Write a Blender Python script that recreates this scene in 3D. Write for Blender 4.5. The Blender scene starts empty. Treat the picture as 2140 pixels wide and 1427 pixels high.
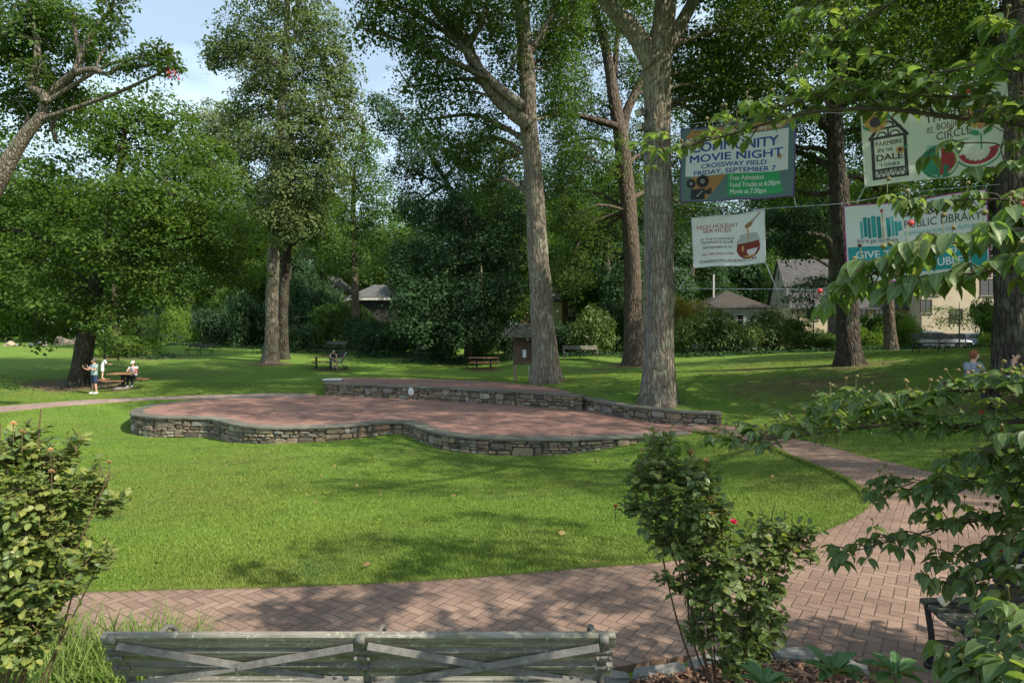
import bpy, bmesh, math, random
import numpy as np
from mathutils import Vector, Matrix
from mathutils.geometry import delaunay_2d_cdt
R = math.radians
SC = bpy.context.scene
COL = SC.collection
# ------------------------------------------------------------------ camera, sky, sun, exposure
F, CX, HY, ZC = 1300.0, 1070.0, 690.0, 3.4          # focal length in photo pixels, principal column, horizon row, eye height
cam = bpy.data.cameras.new('camera'); camo = bpy.data.objects.new('camera', cam); COL.objects.link(camo)
cam.sensor_width = 36.0; cam.lens = F/2140*36; cam.shift_y = -(713.5-HY)/2140
cam.clip_start = 0.05; cam.clip_end = 3000
camo.location = (0, 0, ZC); camo.rotation_euler = (R(90), 0, 0)
SC.camera = camo
SUN_EL, SUN_AZ = 43.0, 122.0                        # azimuth clockwise from +Y (the view direction)
sd = Vector((math.sin(R(SUN_AZ))*math.cos(R(SUN_EL)), math.cos(R(SUN_AZ))*math.cos(R(SUN_EL)), math.sin(R(SUN_EL))))
wd = bpy.data.worlds.new('World'); SC.world = wd; wd.use_nodes = True
wn = wd.node_tree; wn.nodes.clear()
def N(nt, typ, ins=None, **props):
    n = nt.nodes.new(typ)
    for k, v in props.items(): setattr(n, k, v)
    for k, v in (ins or {}).items():
        s = n.inputs[k]
        if isinstance(v, bpy.types.NodeSocket): nt.links.new(v, s)
        else: s.default_value = v
    return n
sky = N(wn, 'ShaderNodeTexSky', sky_type='NISHITA', sun_disc=False, sun_elevation=R(SUN_EL), sun_rotation=R(SUN_AZ), air_density=1.0, dust_density=1.6, ozone_density=0.7)
tc = N(wn, 'ShaderNodeTexCoord')
mp = N(wn, 'ShaderNodeMapping', {'Vector': tc.outputs['Generated'], 'Scale': (1.6, 1.6, 5.0)})
cn = N(wn, 'ShaderNodeTexNoise', {'Vector': mp.outputs[0], 'Scale': 1.7, 'Detail': 7.0, 'Roughness': .6})
cr = N(wn, 'ShaderNodeMapRange', {'Value': cn.outputs['Fac'], 'From Min': .43, 'From Max': .75, 'To Min': 0.28, 'To Max': .8})
mx = N(wn, 'ShaderNodeMix', {0: cr.outputs[0], 'A': sky.outputs[0], 'B': (8.5, 9.0, 9.6, 1)}, data_type='RGBA')
for s in mx.inputs:
    if s.name == 'A' and s.type == 'RGBA': wn.links.new(sky.outputs[0], s)
    if s.name == 'B' and s.type == 'RGBA': s.default_value = (6.4, 7.9, 8.5, 1)
bg = N(wn, 'ShaderNodeBackground', {'Color': [o for o in mx.outputs if o.type == 'RGBA'][0], 'Strength': 0.125})
wo = N(wn, 'ShaderNodeOutputWorld', {'Surface': bg.outputs[0]})
sl = bpy.data.lights.new('sun', 'SUN'); sl.energy = 4.9; sl.angle = R(.6); sl.color = (1, .90, .74)
so = bpy.data.objects.new('sun', sl); COL.objects.link(so); so.rotation_euler = (-sd).to_track_quat('-Z', 'Y').to_euler()
SC.view_settings.view_transform = 'Standard'; SC.view_settings.look = 'None'; SC.view_settings.gamma = 1
SC.view_settings.exposure = 0.66
cy = SC.cycles; cy.max_bounces = 7; cy.diffuse_bounces = 4; cy.glossy_bounces = 2; cy.transmission_bounces = 4; cy.transparent_max_bounces = 6
cy.caustics_reflective = False; cy.caustics_refractive = False

# ------------------------------------------------------------------ helpers
def W(px, py, d): return Vector(((px-CX)/F*d, d, ZC-(py-HY)/F*d))
CTRL = []
def cp(px, py, d): w = W(px, py, d); CTRL.append((w.x, w.y, w.z))
for x, y, z in [(-6,2.5,-2.3),(-3,3,-2.3),(0,3,-2.3),(2.5,3.2,-2.28),(5,3.5,-2.25),(-6,5.3,-2.36),(-3,5.4,-2.34),(0,5.7,-2.33),(2,6,-2.33),(4,6,-2.33),(7,6,-2.28),
                (-2,8.2,-2.56),(-2,11,-2.93),(2.5,11,-2.9),(-7,11,-2.95),(0,14.5,-3.33),(-6,15,-3.35),(-14,14,-3.2),(4.6,9,-2.55),(3,8,-2.53),(4.5,15,-3.15),
                (0,-1,-1.8),(0,-8,-1.6),(-12,-8,-1.8),(14,-8,-1.5),(12,4,-2.0),(-14,4,-2.4),(-30,10,-3.0),(28,10,-1.1)]: CTRL.append((x, y, z+ZC))
for a in [(1740,990,11),(1600,935,14.5),(2060,1020,9.8),(1800,955,13),(1507,889,20),(1450,905,18.6),(1150,957,17.5),(870,926,19.6),(490,924,20.5),(290,894,24),(690,930,19.2),
          (0,885,22),(0,858,24.4),(300,835,27.3),(560,826,29.3),(195,823,30.7),(160,806,33),(260,810,32),(690,771,40),(1010,773,40),(420,742,48),(340,715,60),(703,735,52),(897,749,45),
          (1212,749,42),(1140,799,29.5),(1320,762,40),(1375,838,22.4),(1700,862,20),(1900,842,19),(2000,960,12),(2110,885,13.5),(2115,800,17.5),(1775,762,28),(1862,731,40),
          (1960,735,30),(1960,732,48),(565,757,42),(1500,738,46),(1100,795,31),(800,790,32.6),(560,795,35),(380,780,38),(20,720,60),(0,790,33),(640,722,58),(1000,740,55)]: cp(*a)
for x, y, z in [(-70,60,-1.3),(70,60,-1.3),(0,75,-1.2),(-70,20,-2.7),(70,20,-0.9),(-70,120,-1),(0,120,-1),(70,120,-1),(-40,80,-1.2),(40,85,-1.3)]: CTRL.append((x, y, z+ZC))
_P = np.array(CTRL); _n = len(_P)
def _phi(r2): return .5*r2*np.log(r2+1e-9)
_d2 = ((_P[:, None, :2]-_P[None, :, :2])**2).sum(-1)
_A = np.zeros((_n+3, _n+3)); _A[:_n, :_n] = _phi(_d2)+np.eye(_n)*1.5; _A[:_n, _n] = 1; _A[:_n, _n+1:] = _P[:, :2]; _A[_n:, :_n] = _A[:_n, _n:].T
_wt = np.linalg.solve(_A, np.concatenate([_P[:, 2], [0, 0, 0]]))
def ground(x, y):
    x = np.clip(np.asarray(x, float), -75, 75); y = np.clip(np.asarray(y, float), -12, 122)
    sh = x.shape; x = x.ravel(); y = y.ravel(); out = np.empty(len(x))
    for i in range(0, len(x), 60000):
        a, b = x[i:i+60000], y[i:i+60000]
        d2 = (a[:, None]-_P[None, :, 0])**2+(b[:, None]-_P[None, :, 1])**2
        out[i:i+60000] = _phi(d2) @ _wt[:_n] + _wt[_n]+_wt[_n+1]*a+_wt[_n+2]*b
    return out.reshape(sh)
def gz(x, y): return float(ground(np.array([x]), np.array([y]))[0])
_ds = np.geomspace(1.8, 120, 900)
def G(px, py):                                       # where the sight line through a photo pixel meets the ground
    z = ZC-(py-HY)/F*_ds; g = ground((px-CX)/F*_ds, _ds); k = np.argmax(z < g)
    if not (z < g).any(): k = len(_ds)-1
    a = z[k-1]-g[k-1]; b = g[k]-z[k]; t = a/(a+b+1e-9); d = _ds[k-1]+(_ds[k]-_ds[k-1])*t
    p = W(px, py, d); return p
def onG(px, d): x = (px-CX)/F*d; return Vector((x, d, gz(x, d)))

def empty(name, loc, label=None, cat=None, group=None, rz=0.0):
    o = bpy.data.objects.new(name, None); COL.objects.link(o); o.location = loc; o.rotation_euler = (0, 0, rz); o.empty_display_size = .2
    return tag(o, label, cat, group)
def tag(o, label=None, cat=None, group=None, kind=None):
    if label: o['label'] = label
    if cat: o['category'] = cat
    if group: o['group'] = group
    if kind: o['kind'] = kind
    return o
def np_mesh(name, V, Fc, rnd=None, smooth=False):
    """V (n,3); Fc (m,k) or list of such arrays; rnd one float per face"""
    if not isinstance(Fc, list): Fc = [Fc]
    Fc = [np.asarray(f, np.int32) for f in Fc if len(f)]
    me = bpy.data.meshes.new(name); V = np.asarray(V, np.float32)
    me.vertices.add(len(V)); me.vertices.foreach_set('co', V.ravel())
    loops = np.concatenate([f.ravel() for f in Fc]); tot = np.concatenate([np.full(len(f), f.shape[1], np.int32) for f in Fc])
    st = np.concatenate([[0], np.cumsum(tot)[:-1]]).astype(np.int32)
    me.loops.add(len(loops)); me.loops.foreach_set('vertex_index', loops)
    me.polygons.add(len(tot)); me.polygons.foreach_set('loop_start', st)
    if smooth: me.polygons.foreach_set('use_smooth', np.ones(len(tot), bool))
    me.update(calc_edges=True)
    if rnd is not None:
        a = me.attributes.new('rnd', 'FLOAT', 'FACE'); a.data.foreach_set('value', np.asarray(rnd, np.float32))
    return me
def link(name, me, mat, parent=None, loc=None):
    o = bpy.data.objects.new(name, me); COL.objects.link(o)
    if mat and not me.materials: me.materials.append(mat)
    if parent is not None: o.parent = parent
    if loc is not None: o.location = loc
    return o
class MB:
    """collects simple shapes, then links them as ONE mesh object"""
    def __init__(s): s.v = []; s.f = []; s.r = []; s.k = 0.5
    def add(s, vs, fs, rnd=None):
        b = len(s.v); s.v += [tuple(p) for p in vs]; s.f += [tuple(i+b for i in q) for q in fs]; s.r += [s.k if rnd is None else rnd]*len(fs); return s
    def box(s, c, d, rot=None, bev=0.0, rnd=None):
        hx, hy, hz = d[0]/2, d[1]/2, d[2]/2
        if bev <= 0:
            vs = [(x, y, z) for x in (-hx, hx) for y in (-hy, hy) for z in (-hz, hz)]
            fs = [(0, 1, 3, 2), (4, 6, 7, 5), (0, 4, 5, 1), (2, 3, 7, 6), (0, 2, 6, 4), (1, 5, 7, 3)]
        else:
            bm = bmesh.new(); bmesh.ops.create_cube(bm, size=1)
            for v in bm.verts: v.co = Vector((v.co.x*d[0], v.co.y*d[1], v.co.z*d[2]))
            bmesh.ops.bevel(bm, geom=bm.edges[:], offset=bev, segments=2, profile=.6, affect='EDGES')
            bm.verts.index_update(); vs = [tuple(v.co) for v in bm.verts]; fs = [tuple(v.index for v in q.verts) for q in bm.faces]; bm.free()
        M = Matrix.Translation(Vector(c)) @ (rot.to_4x4() if rot is not None else Matrix.Identity(4))
        return s.add([M @ Vector(p) for p in vs], fs, rnd)
    def beam(s, a, b, w, h, up=(0, 0, 1), bev=0.0, rnd=None):
        a = Vector(a); b = Vector(b); t = (b-a); L = t.length; t.normalize(); u = Vector(up)
        sx = t.cross(u); sx.normalize(); u = sx.cross(t)
        return s.box((a+b)/2, (L, w, h), Matrix((t, sx, u)).transposed(), bev, rnd)
    def tube(s, pts, rad, n=8, seg=3, rnd=None, cap=True):
        v, f = tube(pts, rad, n, seg, cap); return s.add(v, f, rnd)
    def ball(s, c, r, nu=10, nv=7, rnd=None, sc=(1, 1, 1)):
        vs = []; fs = []
        for j in range(1, nv):
            th = math.pi*j/nv
            for i in range(nu):
                ph = 2*math.pi*i/nu; vs.append((c[0]+r*sc[0]*math.sin(th)*math.cos(ph), c[1]+r*sc[1]*math.sin(th)*math.sin(ph), c[2]+r*sc[2]*math.cos(th)))
        vs += [(c[0], c[1], c[2]+r*sc[2]), (c[0], c[1], c[2]-r*sc[2])]; t = len(vs)-2
        for j in range(nv-2):
            for i in range(nu): fs.append((j*nu+i, (j+1)*nu+i, (j+1)*nu+(i+1) % nu, j*nu+(i+1) % nu))
        for i in range(nu): fs.append((t, i, (i+1) % nu)); fs.append((t+1, (nv-2)*nu+(i+1) % nu, (nv-2)*nu+i))
        return s.add(vs, fs, rnd)
    def prism(s, poly, a, b, rnd=None):              # poly: list of 3D points, extruded from +a to +b (vectors)
        n = len(poly); a = Vector(a); b = Vector(b)
        vs = [Vector(p)+a for p in poly]+[Vector(p)+b for p in poly]
        fs = [tuple(range(n))[::-1], tuple(range(n, 2*n))]+[(i, (i+1) % n, n+(i+1) % n, n+i) for i in range(n)]
        return s.add(vs, fs, rnd)
    def build(s, name, mat, parent=None, smooth=False, world=False, rel=None):
        off = Vector(rel) if rel is not None else (parent.location.copy() if (world and parent is not None) else Vector())
        me = bpy.data.meshes.new(name); me.from_pydata([(p[0]-off.x, p[1]-off.y, p[2]-off.z) for p in s.v], [], s.f)
        if smooth: me.polygons.foreach_set('use_smooth', [True]*len(me.polygons))
        a = me.attributes.new('rnd', 'FLOAT', 'FACE'); a.data.foreach_set('value', s.r)
        me.update(); return link(name, me, mat, parent)
def smooth_path(pts, rad, seg):
    P = [np.array(p, float) for p in pts]; rad = list(rad) if hasattr(rad, '__len__') else [rad]*len(P)
    if seg <= 1 or len(P) < 3: return P, rad
    out = []; ro = []
    for i in range(len(P)-1):
        p0 = P[max(i-1, 0)]; p1 = P[i]; p2 = P[i+1]; p3 = P[min(i+2, len(P)-1)]
        for k in range(seg):
            t = k/seg; out.append(.5*((2*p1)+(-p0+p2)*t+(2*p0-5*p1+4*p2-p3)*t*t+(-p0+3*p1-3*p2+p3)*t**3)); ro.append(rad[i]*(1-t)+rad[i+1]*t)
    out.append(P[-1]); ro.append(rad[-1]); return out, ro
def tube(pts, rad, n=8, seg=3, cap=True, lump=0.0, rs=None):
    P, rr = smooth_path(pts, rad, seg); vs = []; fs = []
    ref = None
    for i, p in enumerate(P):
        t = P[min(i+1, len(P)-1)]-P[max(i-1, 0)]; L = np.linalg.norm(t); t = t/(L if L > 1e-9 else 1)
        if ref is None:
            ref = np.array([1., 0, 0]) if abs(t[0]) < .8 else np.array([0, 1., 0])
        a = ref-t*np.dot(ref, t); a /= np.linalg.norm(a); b = np.cross(t, a); ref = a
        for k in range(n):
            th = 2*math.pi*k/n; q = rr[i]
            if lump and rs is not None: q *= 1+lump*(rs.random()-.5)
            vs.append(p+q*(math.cos(th)*a+math.sin(th)*b))
    m = len(P)
    for i in range(m-1):
        for k in range(n): fs.append((i*n+k, i*n+(k+1) % n, (i+1)*n+(k+1) % n, (i+1)*n+k))
    if cap: fs.append(tuple(range(n))[::-1]); fs.append(tuple(range((m-1)*n, m*n)))
    return vs, fs
def inside(poly, x, y):
    x = np.asarray(x); y = np.asarray(y); c = np.zeros(x.shape, bool); n = len(poly)
    for i in range(n):
        x1, y1 = poly[i][:2]; x2, y2 = poly[i-1][:2]
        if y1 == y2: continue
        c ^= ((y1 > y) != (y2 > y)) & (x < (x2-x1)*(y-y1)/(y2-y1)+x1)
    return c
def densify(pts, step):
    out = []
    for i in range(len(pts)):
        a = Vector(pts[i][:2]); b = Vector(pts[(i+1) % len(pts)][:2]); k = max(1, int((b-a).length/step))
        out += [a.lerp(b, j/k) for j in range(k)]
    return out
def curve2(pts, seg=6): P, _ = smooth_path([(p[0], p[1], 0) for p in pts], 1, seg); return [Vector((q[0], q[1])) for q in P]
def drape(poly, step, zf, skirt=0.0):
    """polygon (2D) filled with a grid and laid on height function zf(x,y) -> MB"""
    B = densify(poly, step); xs = [p.x for p in B]; ys = [p.y for p in B]
    gx, gy = np.meshgrid(np.arange(min(xs), max(xs), step), np.arange(min(ys), max(ys), step)); gx = gx.ravel(); gy = gy.ravel()
    k = inside(B, gx, gy); pts = [Vector((a, b)) for a, b in zip(gx[k], gy[k])]
    n = len(B); r = delaunay_2d_cdt(B+pts, [(i, (i+1) % n) for i in range(n)], [], 1, 1e-5)
    v2, fc = r[0], r[2]
    X = np.array([p.x for p in v2]); Y = np.array([p.y for p in v2]); Z = zf(X, Y)
    mb = MB(); 
    def up(q):
        a, b, c = (v2[i] for i in q[:3]); return q if (b-a).cross(c-a) > 0 else q[::-1]
    mb.add([(a, b, c) for a, b, c in zip(X, Y, Z)], [up(tuple(q)) for q in fc])
    if skirt:
        bx = np.array([p.x for p in B]); by = np.array([p.y for p in B]); bz = zf(bx, by)
        vs = [(a, b, c) for a, b, c in zip(bx, by, bz)]+[(a, b, c-skirt) for a, b, c in zip(bx, by, bz)]
        mb.add(vs, [(i, (i+1) % n, n+(i+1) % n, n+i) for i in range(n)])
    return mb

# ------------------------------------------------------------------ materials
def newmat(name):
    m = bpy.data.materials.new(name); m.use_nodes = True; nt = m.node_tree; nt.nodes.clear()
    b = N(nt, 'ShaderNodeBsdfPrincipled'); o = N(nt, 'ShaderNodeOutputMaterial', {'Surface': b.outputs[0]}); return m, nt, b, o
def mixc(nt, f, a, b, blend='MIX'):
    n = nt.nodes.new('ShaderNodeMix'); n.data_type = 'RGBA'; n.blend_type = blend
    for s in n.inputs:
        v = {'Factor': f, 'A': a, 'B': b}.get(s.name)
        if s.name == 'Factor' and s.type != 'VALUE': continue
        if s.name in 'AB' and s.type != 'RGBA': continue
        if v is None: continue
        if isinstance(v, bpy.types.NodeSocket): nt.links.new(v, s)
        else: s.default_value = v if s.type == 'VALUE' else (*v[:3], 1)
    return [o for o in n.outputs if o.type == 'RGBA'][0]
def noi(nt, vec, scale, detail=4, rough=.55, dist=0.0): return N(nt, 'ShaderNodeTexNoise', {'Vector': vec, 'Scale': scale, 'Detail': detail, 'Roughness': rough, 'Distortion': dist}).outputs['Fac']
def mr(nt, v, a, b, c=0., d=1.): return N(nt, 'ShaderNodeMapRange', {'Value': v, 'From Min': a, 'From Max': b, 'To Min': c, 'To Max': d}).outputs[0]
def math_(nt, op, a, b=0.0): return N(nt, 'ShaderNodeMath', {0: a, 1: b}, operation=op).outputs[0]
def pos(nt, scale=(1, 1, 1), rz=0.0, obj=False):
    src = N(nt, 'ShaderNodeTexCoord').outputs['Object'] if obj else N(nt, 'ShaderNodeNewGeometry').outputs['Position']
    return N(nt, 'ShaderNodeMapping', {'Vector': src, 'Scale': scale, 'Rotation': (0, 0, rz)}).outputs[0]
def bump(nt, b, h, strength=.5, dist=.02): nt.links.new(N(nt, 'ShaderNodeBump', {'Height': h, 'Strength': strength, 'Distance': dist}).outputs[0], b.inputs['Normal'])
def rndattr(nt): return N(nt, 'ShaderNodeAttribute', attribute_name='rnd').outputs['Fac']
def plain(name, col, rough=.6, var=.15, scale=8, metal=0.0, bmp=0.0, spec=.4, obj=True):
    m, nt, b, o = newmat(name); p = pos(nt, obj=obj); n = noi(nt, p, scale, 5)
    c = mixc(nt, mr(nt, n, .3, .7), [k*(1-var) for k in col], [min(1, k*(1+var)) for k in col])
    nt.links.new(c, b.inputs['Base Color']); b.inputs['Roughness'].default_value = rough; b.inputs['Metallic'].default_value = metal
    b.inputs['Specular IOR Level'].default_value = spec
    if bmp: bump(nt, b, noi(nt, p, scale*4, 4), bmp, .01)
    return m
def leafmat(name, a, b_, trans=.35, rough=.62, spec=.16, tcol=None):
    m, nt, b, o = newmat(name); r = rndattr(nt)
    c = mixc(nt, r, a, b_)
    big = mr(nt, noi(nt, pos(nt), .35, 2), .35, .65, .82, 1.18)
    c = mixc(nt, 1.0, c, N(nt, 'ShaderNodeCombineColor', {0: big, 1: big, 2: big}).outputs[0], 'MULTIPLY')
    nt.links.new(c, b.inputs['Base Color']); b.inputs['Roughness'].default_value = rough; b.inputs['Specular IOR Level'].default_value = spec
    tr = N(nt, 'ShaderNodeBsdfTranslucent', {'Color': mixc(nt, 1.0, c, tcol or (1.6, 1.6, .55), 'MULTIPLY')})
    ms = N(nt, 'ShaderNodeMixShader', {0: trans, 1: b.outputs[0], 2: tr.outputs[0]}); nt.links.new(ms.outputs[0], o.inputs['Surface']); return m
def barkmat(name, a, b_, lichen=None, scale=1.0, ridge=7.0):
    m, nt, b, o = newmat(name); p = pos(nt, (1, 1, .24)); p2 = pos(nt, (1, 1, .6))
    wv = N(nt, 'ShaderNodeTexVoronoi', {'Vector': mixc(nt, .12, p, N(nt, 'ShaderNodeTexNoise', {'Vector': p, 'Scale': 3.0, 'Detail': 3.0}).outputs['Color']), 'Scale': ridge*scale}, feature='DISTANCE_TO_EDGE').outputs['Distance']
    cr_ = mr(nt, wv, 0, .22); n1 = noi(nt, p2, 9*scale, 6, .65)
    c = mixc(nt, mr(nt, n1, .3, .7), a, b_); c = mixc(nt, mr(nt, cr_, 0, .55, .62, 0), c, [k*.3 for k in a])
    c = mixc(nt, mr(nt, noi(nt, pos(nt, (1, 1, .35)), 1.6, 6, .7), .44, .66, 0, .7), c, [(a[i]+b_[i])*.28 for i in range(3)]); c = mixc(nt, mr(nt, noi(nt, pos(nt), 16, 5, .75), .56, .72, 0, .6), c, [min(1, b_[i]*1.35) for i in range(3)])
    if lichen: c = mixc(nt, mr(nt, noi(nt, pos(nt), 2.3, 5, .7), .5, .66, 0, .65), c, lichen)
    nt.links.new(c, b.inputs['Base Color']); b.inputs['Roughness'].default_value = .9; b.inputs['Specular IOR Level'].default_value = .15
    bump(nt, b, math_(nt, 'ADD', cr_, math_(nt, 'MULTIPLY', n1, .6)), 1.0, .05); return m

# ------------------------------------------------------------------ the setting: lawn, paths, terrace
rs = np.random.default_rng(7)
def lawn_colour(nt, dirt):
    p = pos(nt)
    n0 = mr(nt, noi(nt, p, .22, 5, .65), .46, .70, 0, .75); n1 = mr(nt, noi(nt, p, .35, 4), .35, .65); n2 = mr(nt, noi(nt, p, 3.2, 5, .6), .3, .7); n3 = mr(nt, noi(nt, p, 28, 3, .7), .25, .75)
    c = mixc(nt, n1, (.088, .182, .026), (.138, .232, .038)); c = mixc(nt, math_(nt, 'MULTIPLY', n2, .45), c, (.075, .150, .026))
    c = mixc(nt, math_(nt, 'MULTIPLY', n3, .5), c, (.175, .24, .05))
    c = mixc(nt, n0, c, (.135, .165, .045)); c = mixc(nt, mr(nt, noi(nt, p, .9, 6, .7), .55, .70, 0, .7), c, (.050, .125, .030)); c = mixc(nt, mr(nt, noi(nt, p, 2.1, 6, .75), .64, .74, 0, .55), c, (.17, .155, .070))
    dm = mr(nt, math_(nt, 'ADD', dirt, math_(nt, 'MULTIPLY', math_(nt, 'SUBTRACT', noi(nt, p, 1.6, 6, .65), .5), 1.3)), .45, .8)
    return mixc(nt, dm, c, mixc(nt, n3, (.085, .062, .040), (.17, .13, .08))), n3
def lawn_mat():
    m, nt, b, o = newmat('lawn_ground'); c, n3 = lawn_colour(nt, N(nt, 'ShaderNodeAttribute', attribute_name='dirt').outputs['Fac'])
    nt.links.new(c, b.inputs['Base Color']); b.inputs['Roughness'].default_value = .9; b.inputs['Specular IOR Level'].default_value = .1
    bump(nt, b, noi(nt, pos(nt), 45, 5, .7), .8, .03); return m
DIRT = [(onG(160, 33), 3.2, 1.3), (onG(1140, 29.6), 1.6, 1.0), (onG(1375, 22.2), 1.3, .9), (onG(1775, 27.6), 3.4, .8), (onG(1700, 24), 5.5, .75), (onG(2110, 16), 3.5, .85), (onG(1320, 39), 2.6, .95), (onG(565, 41.5), 2.2, .95),
        (onG(300, 46), 6, .8), (onG(1010, 39.6), 1.8, 1.0), (onG(690, 39.6), 1.5, 1.0), (onG(260, 31.6), 1.3, 1.0), (onG(1250, 37), 3, .7), (onG(1550, 30), 4, .62)]
def dirt_at(x, y):
    d = np.zeros(np.shape(x))
    for c, r, s in DIRT: d = np.maximum(d, s*np.exp(-(((x-c.x)/r)**2+((y-c.y)/(r*.75))**2)*1.1))
    return d
def axis(lo, hi, near, s0, g):
    a = [near]; s = s0
    while a[-1] < hi: a.append(a[-1]+s); s *= g
    b = [near]; s = s0
    while b[-1] > lo: b.append(b[-1]-s); s *= g
    return np.array(b[::-1][:-1]+a)
ax = axis(-700, 700, 2, .22, 1.02); ay = axis(-60, 1200, 20, .20, 1.02)
X, Y = np.meshgrid(ax, ay); Z = ground(X, Y)
ZS = ZC-3.07; ZU = ZC-2.50
def at_z(px, py, z): d = (ZC-z)*F/(py-HY); return Vector(((px-CX)/F*d, d))
dip = [at_z(x, y, ZS) for x, y in [(600,826),(285,850),(281,863),(330,868),(440,871),(475,880),(520,887),(700,887),(820,878),(880,890),(930,902),(1000,909),(1200,912),(1430,902),(1500,893)]]
dip += [at_z(x, y, ZC-2.62) for x, y in [(1507,862.3),(1460,859),(1400,854),(1320,844),(1260,834),(1215,826)]]+[at_z(x, y, ZU) for x, y in [(1170,815),(1000,800),(800,795),(700,795)]]
sel = inside(dip, X, Y); Z[sel] = np.minimum(Z[sel], ZS-.12)
dip2 = [at_z(x, y, ZU) for x, y in [(690,796),(800,798),(1000,808),(1130,818),(1190,822),(1160,813),(1080,802),(980,796),(870,793),(720,791)]]
sel = inside(dip2, X, Y); Z[sel] = np.minimum(Z[sel], ZU-.1)
nx, ny = len(ax), len(ay); idx = np.arange(nx*ny).reshape(ny, nx)
me = np_mesh('lawn', np.stack([X.ravel(), Y.ravel(), Z.ravel()], 1), np.stack([idx[:-1, :-1].ravel(), idx[:-1, 1:].ravel(), idx[1:, 1:].ravel(), idx[1:, :-1].ravel()], 1), smooth=True)
at = me.attributes.new('dirt', 'FLOAT', 'POINT'); at.data.foreach_set('value', dirt_at(X.ravel(), Y.ravel()).astype(np.float32))
tag(link('lawn', me, lawn_mat()), kind='structure')

def brick_mat(name, size, rz, herring, ca, cb, joint, weeds=.0):
    m, nt, b, o = newmat(name); p = pos(nt, (1/size, 1/size, 1), rz)
    if herring:
        p = N(nt, 'ShaderNodeVectorMath', {0: p, 1: mixc(nt, 1.0, (0, 0, 0), (0, 0, 0))}, operation='ADD').outputs[0]
        s = N(nt, 'ShaderNodeSeparateXYZ', {0: p}); x, y = s.outputs[0], s.outputs[1]
        i = math_(nt, 'FLOOR', x); j = math_(nt, 'FLOOR', y); u = math_(nt, 'SUBTRACT', x, i); v = math_(nt, 'SUBTRACT', y, j)
        k = math_(nt, 'FLOORED_MODULO', math_(nt, 'SUBTRACT', i, j), 4.0)
        def eq(t): return math_(nt, 'COMPARE', k, float(t))
        for n_ in [n_ for n_ in nt.nodes if n_.type == 'MATH' and n_.operation == 'COMPARE']: pass
        E = [N(nt, 'ShaderNodeMath', {0: k, 1: float(t), 2: .4}, operation='COMPARE').outputs[0] for t in range(4)]
        dl = math_(nt, 'ADD', u, E[1]); dr = math_(nt, 'ADD', math_(nt, 'SUBTRACT', 1.0, u), E[0])
        db = math_(nt, 'ADD', v, E[2]); dt = math_(nt, 'ADD', math_(nt, 'SUBTRACT', 1.0, v), E[3])
        d = math_(nt, 'MINIMUM', math_(nt, 'MINIMUM', dl, dr), math_(nt, 'MINIMUM', db, dt))
        bi = math_(nt, 'SUBTRACT', i, E[1]); bj = math_(nt, 'SUBTRACT', j, E[2])
        wn_ = N(nt, 'ShaderNodeTexWhiteNoise', {'Vector': N(nt, 'ShaderNodeCombineXYZ', {0: bi, 1: bj}).outputs[0]}).outputs['Value']
        jm = mr(nt, math_(nt, 'ADD', d, math_(nt, 'MULTIPLY', math_(nt, 'SUBTRACT', noi(nt, pos(nt), 30, 3), .5), .06)), .02, .075, 1, 0)
    else:
        bt = N(nt, 'ShaderNodeTexBrick', {'Vector': p, 'Color1': (0, 0, 0, 1), 'Color2': (1, 1, 1, 1), 'Mortar': (.5, .5, .5, 1), 'Scale': 1.0, 'Mortar Size': .07, 'Mortar Smooth': .4, 'Bias': 0.0, 'Brick Width': 2.0, 'Row Height': 1.0})
        wn_ = N(nt, 'ShaderNodeSeparateColor', {0: bt.outputs['Color']}).outputs[0]; jm = bt.outputs['Fac']
    c = mixc(nt, wn_, ca, cb); g = noi(nt, pos(nt), 1.1, 6, .6); c = mixc(nt, mr(nt, g, .42, .70, 0, .75), c, [k_*.5 for k_ in ca]); c = mixc(nt, mr(nt, noi(nt, pos(nt), .33, 4, .6), .5, .7, 0, .5), c, [k_*.75 for k_ in cb]); c = mixc(nt, mr(nt, noi(nt, pos(nt), 5, 6, .75), .60, .70, 0, .5), c, (.07, .065, .05))
    c = mixc(nt, mr(nt, noi(nt, pos(nt), 60, 3, .7), .35, .75, 0, .35), c, [min(1, k_*1.5) for k_ in cb])
    jc = mixc(nt, mr(nt, noi(nt, pos(nt), 1.7, 4), .5, .62), joint, (.05, .085, .02)) if weeds else joint
    c = mixc(nt, math_(nt, 'MULTIPLY', jm, .7), c, jc)
    nt.links.new(c, b.inputs['Base Color']); b.inputs['Roughness'].default_value = .82; b.inputs['Specular IOR Level'].default_value = .25
    h = math_(nt, 'ADD', math_(nt, 'SUBTRACT', 1.0, jm), math_(nt, 'MULTIPLY', noi(nt, pos(nt), 25, 5, .65), .5)); bump(nt, b, h, .7, .012); return m
MPATH = brick_mat('herringbone_path', .096, R(35), True, (.165, .110, .084), (.258, .176, .136), (.105, .080, .062))
MSTAGE = brick_mat('terrace_brick', .12, R(6), False, (.235, .128, .105), (.32, .188, .154), (.135, .097, .079), 1)
MASPH = plain('asphalt', (.055, .055, .058), .85, .25, 3, bmp=.4, obj=False)

def g2(pts): return [G(*p) for p in pts]
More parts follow.
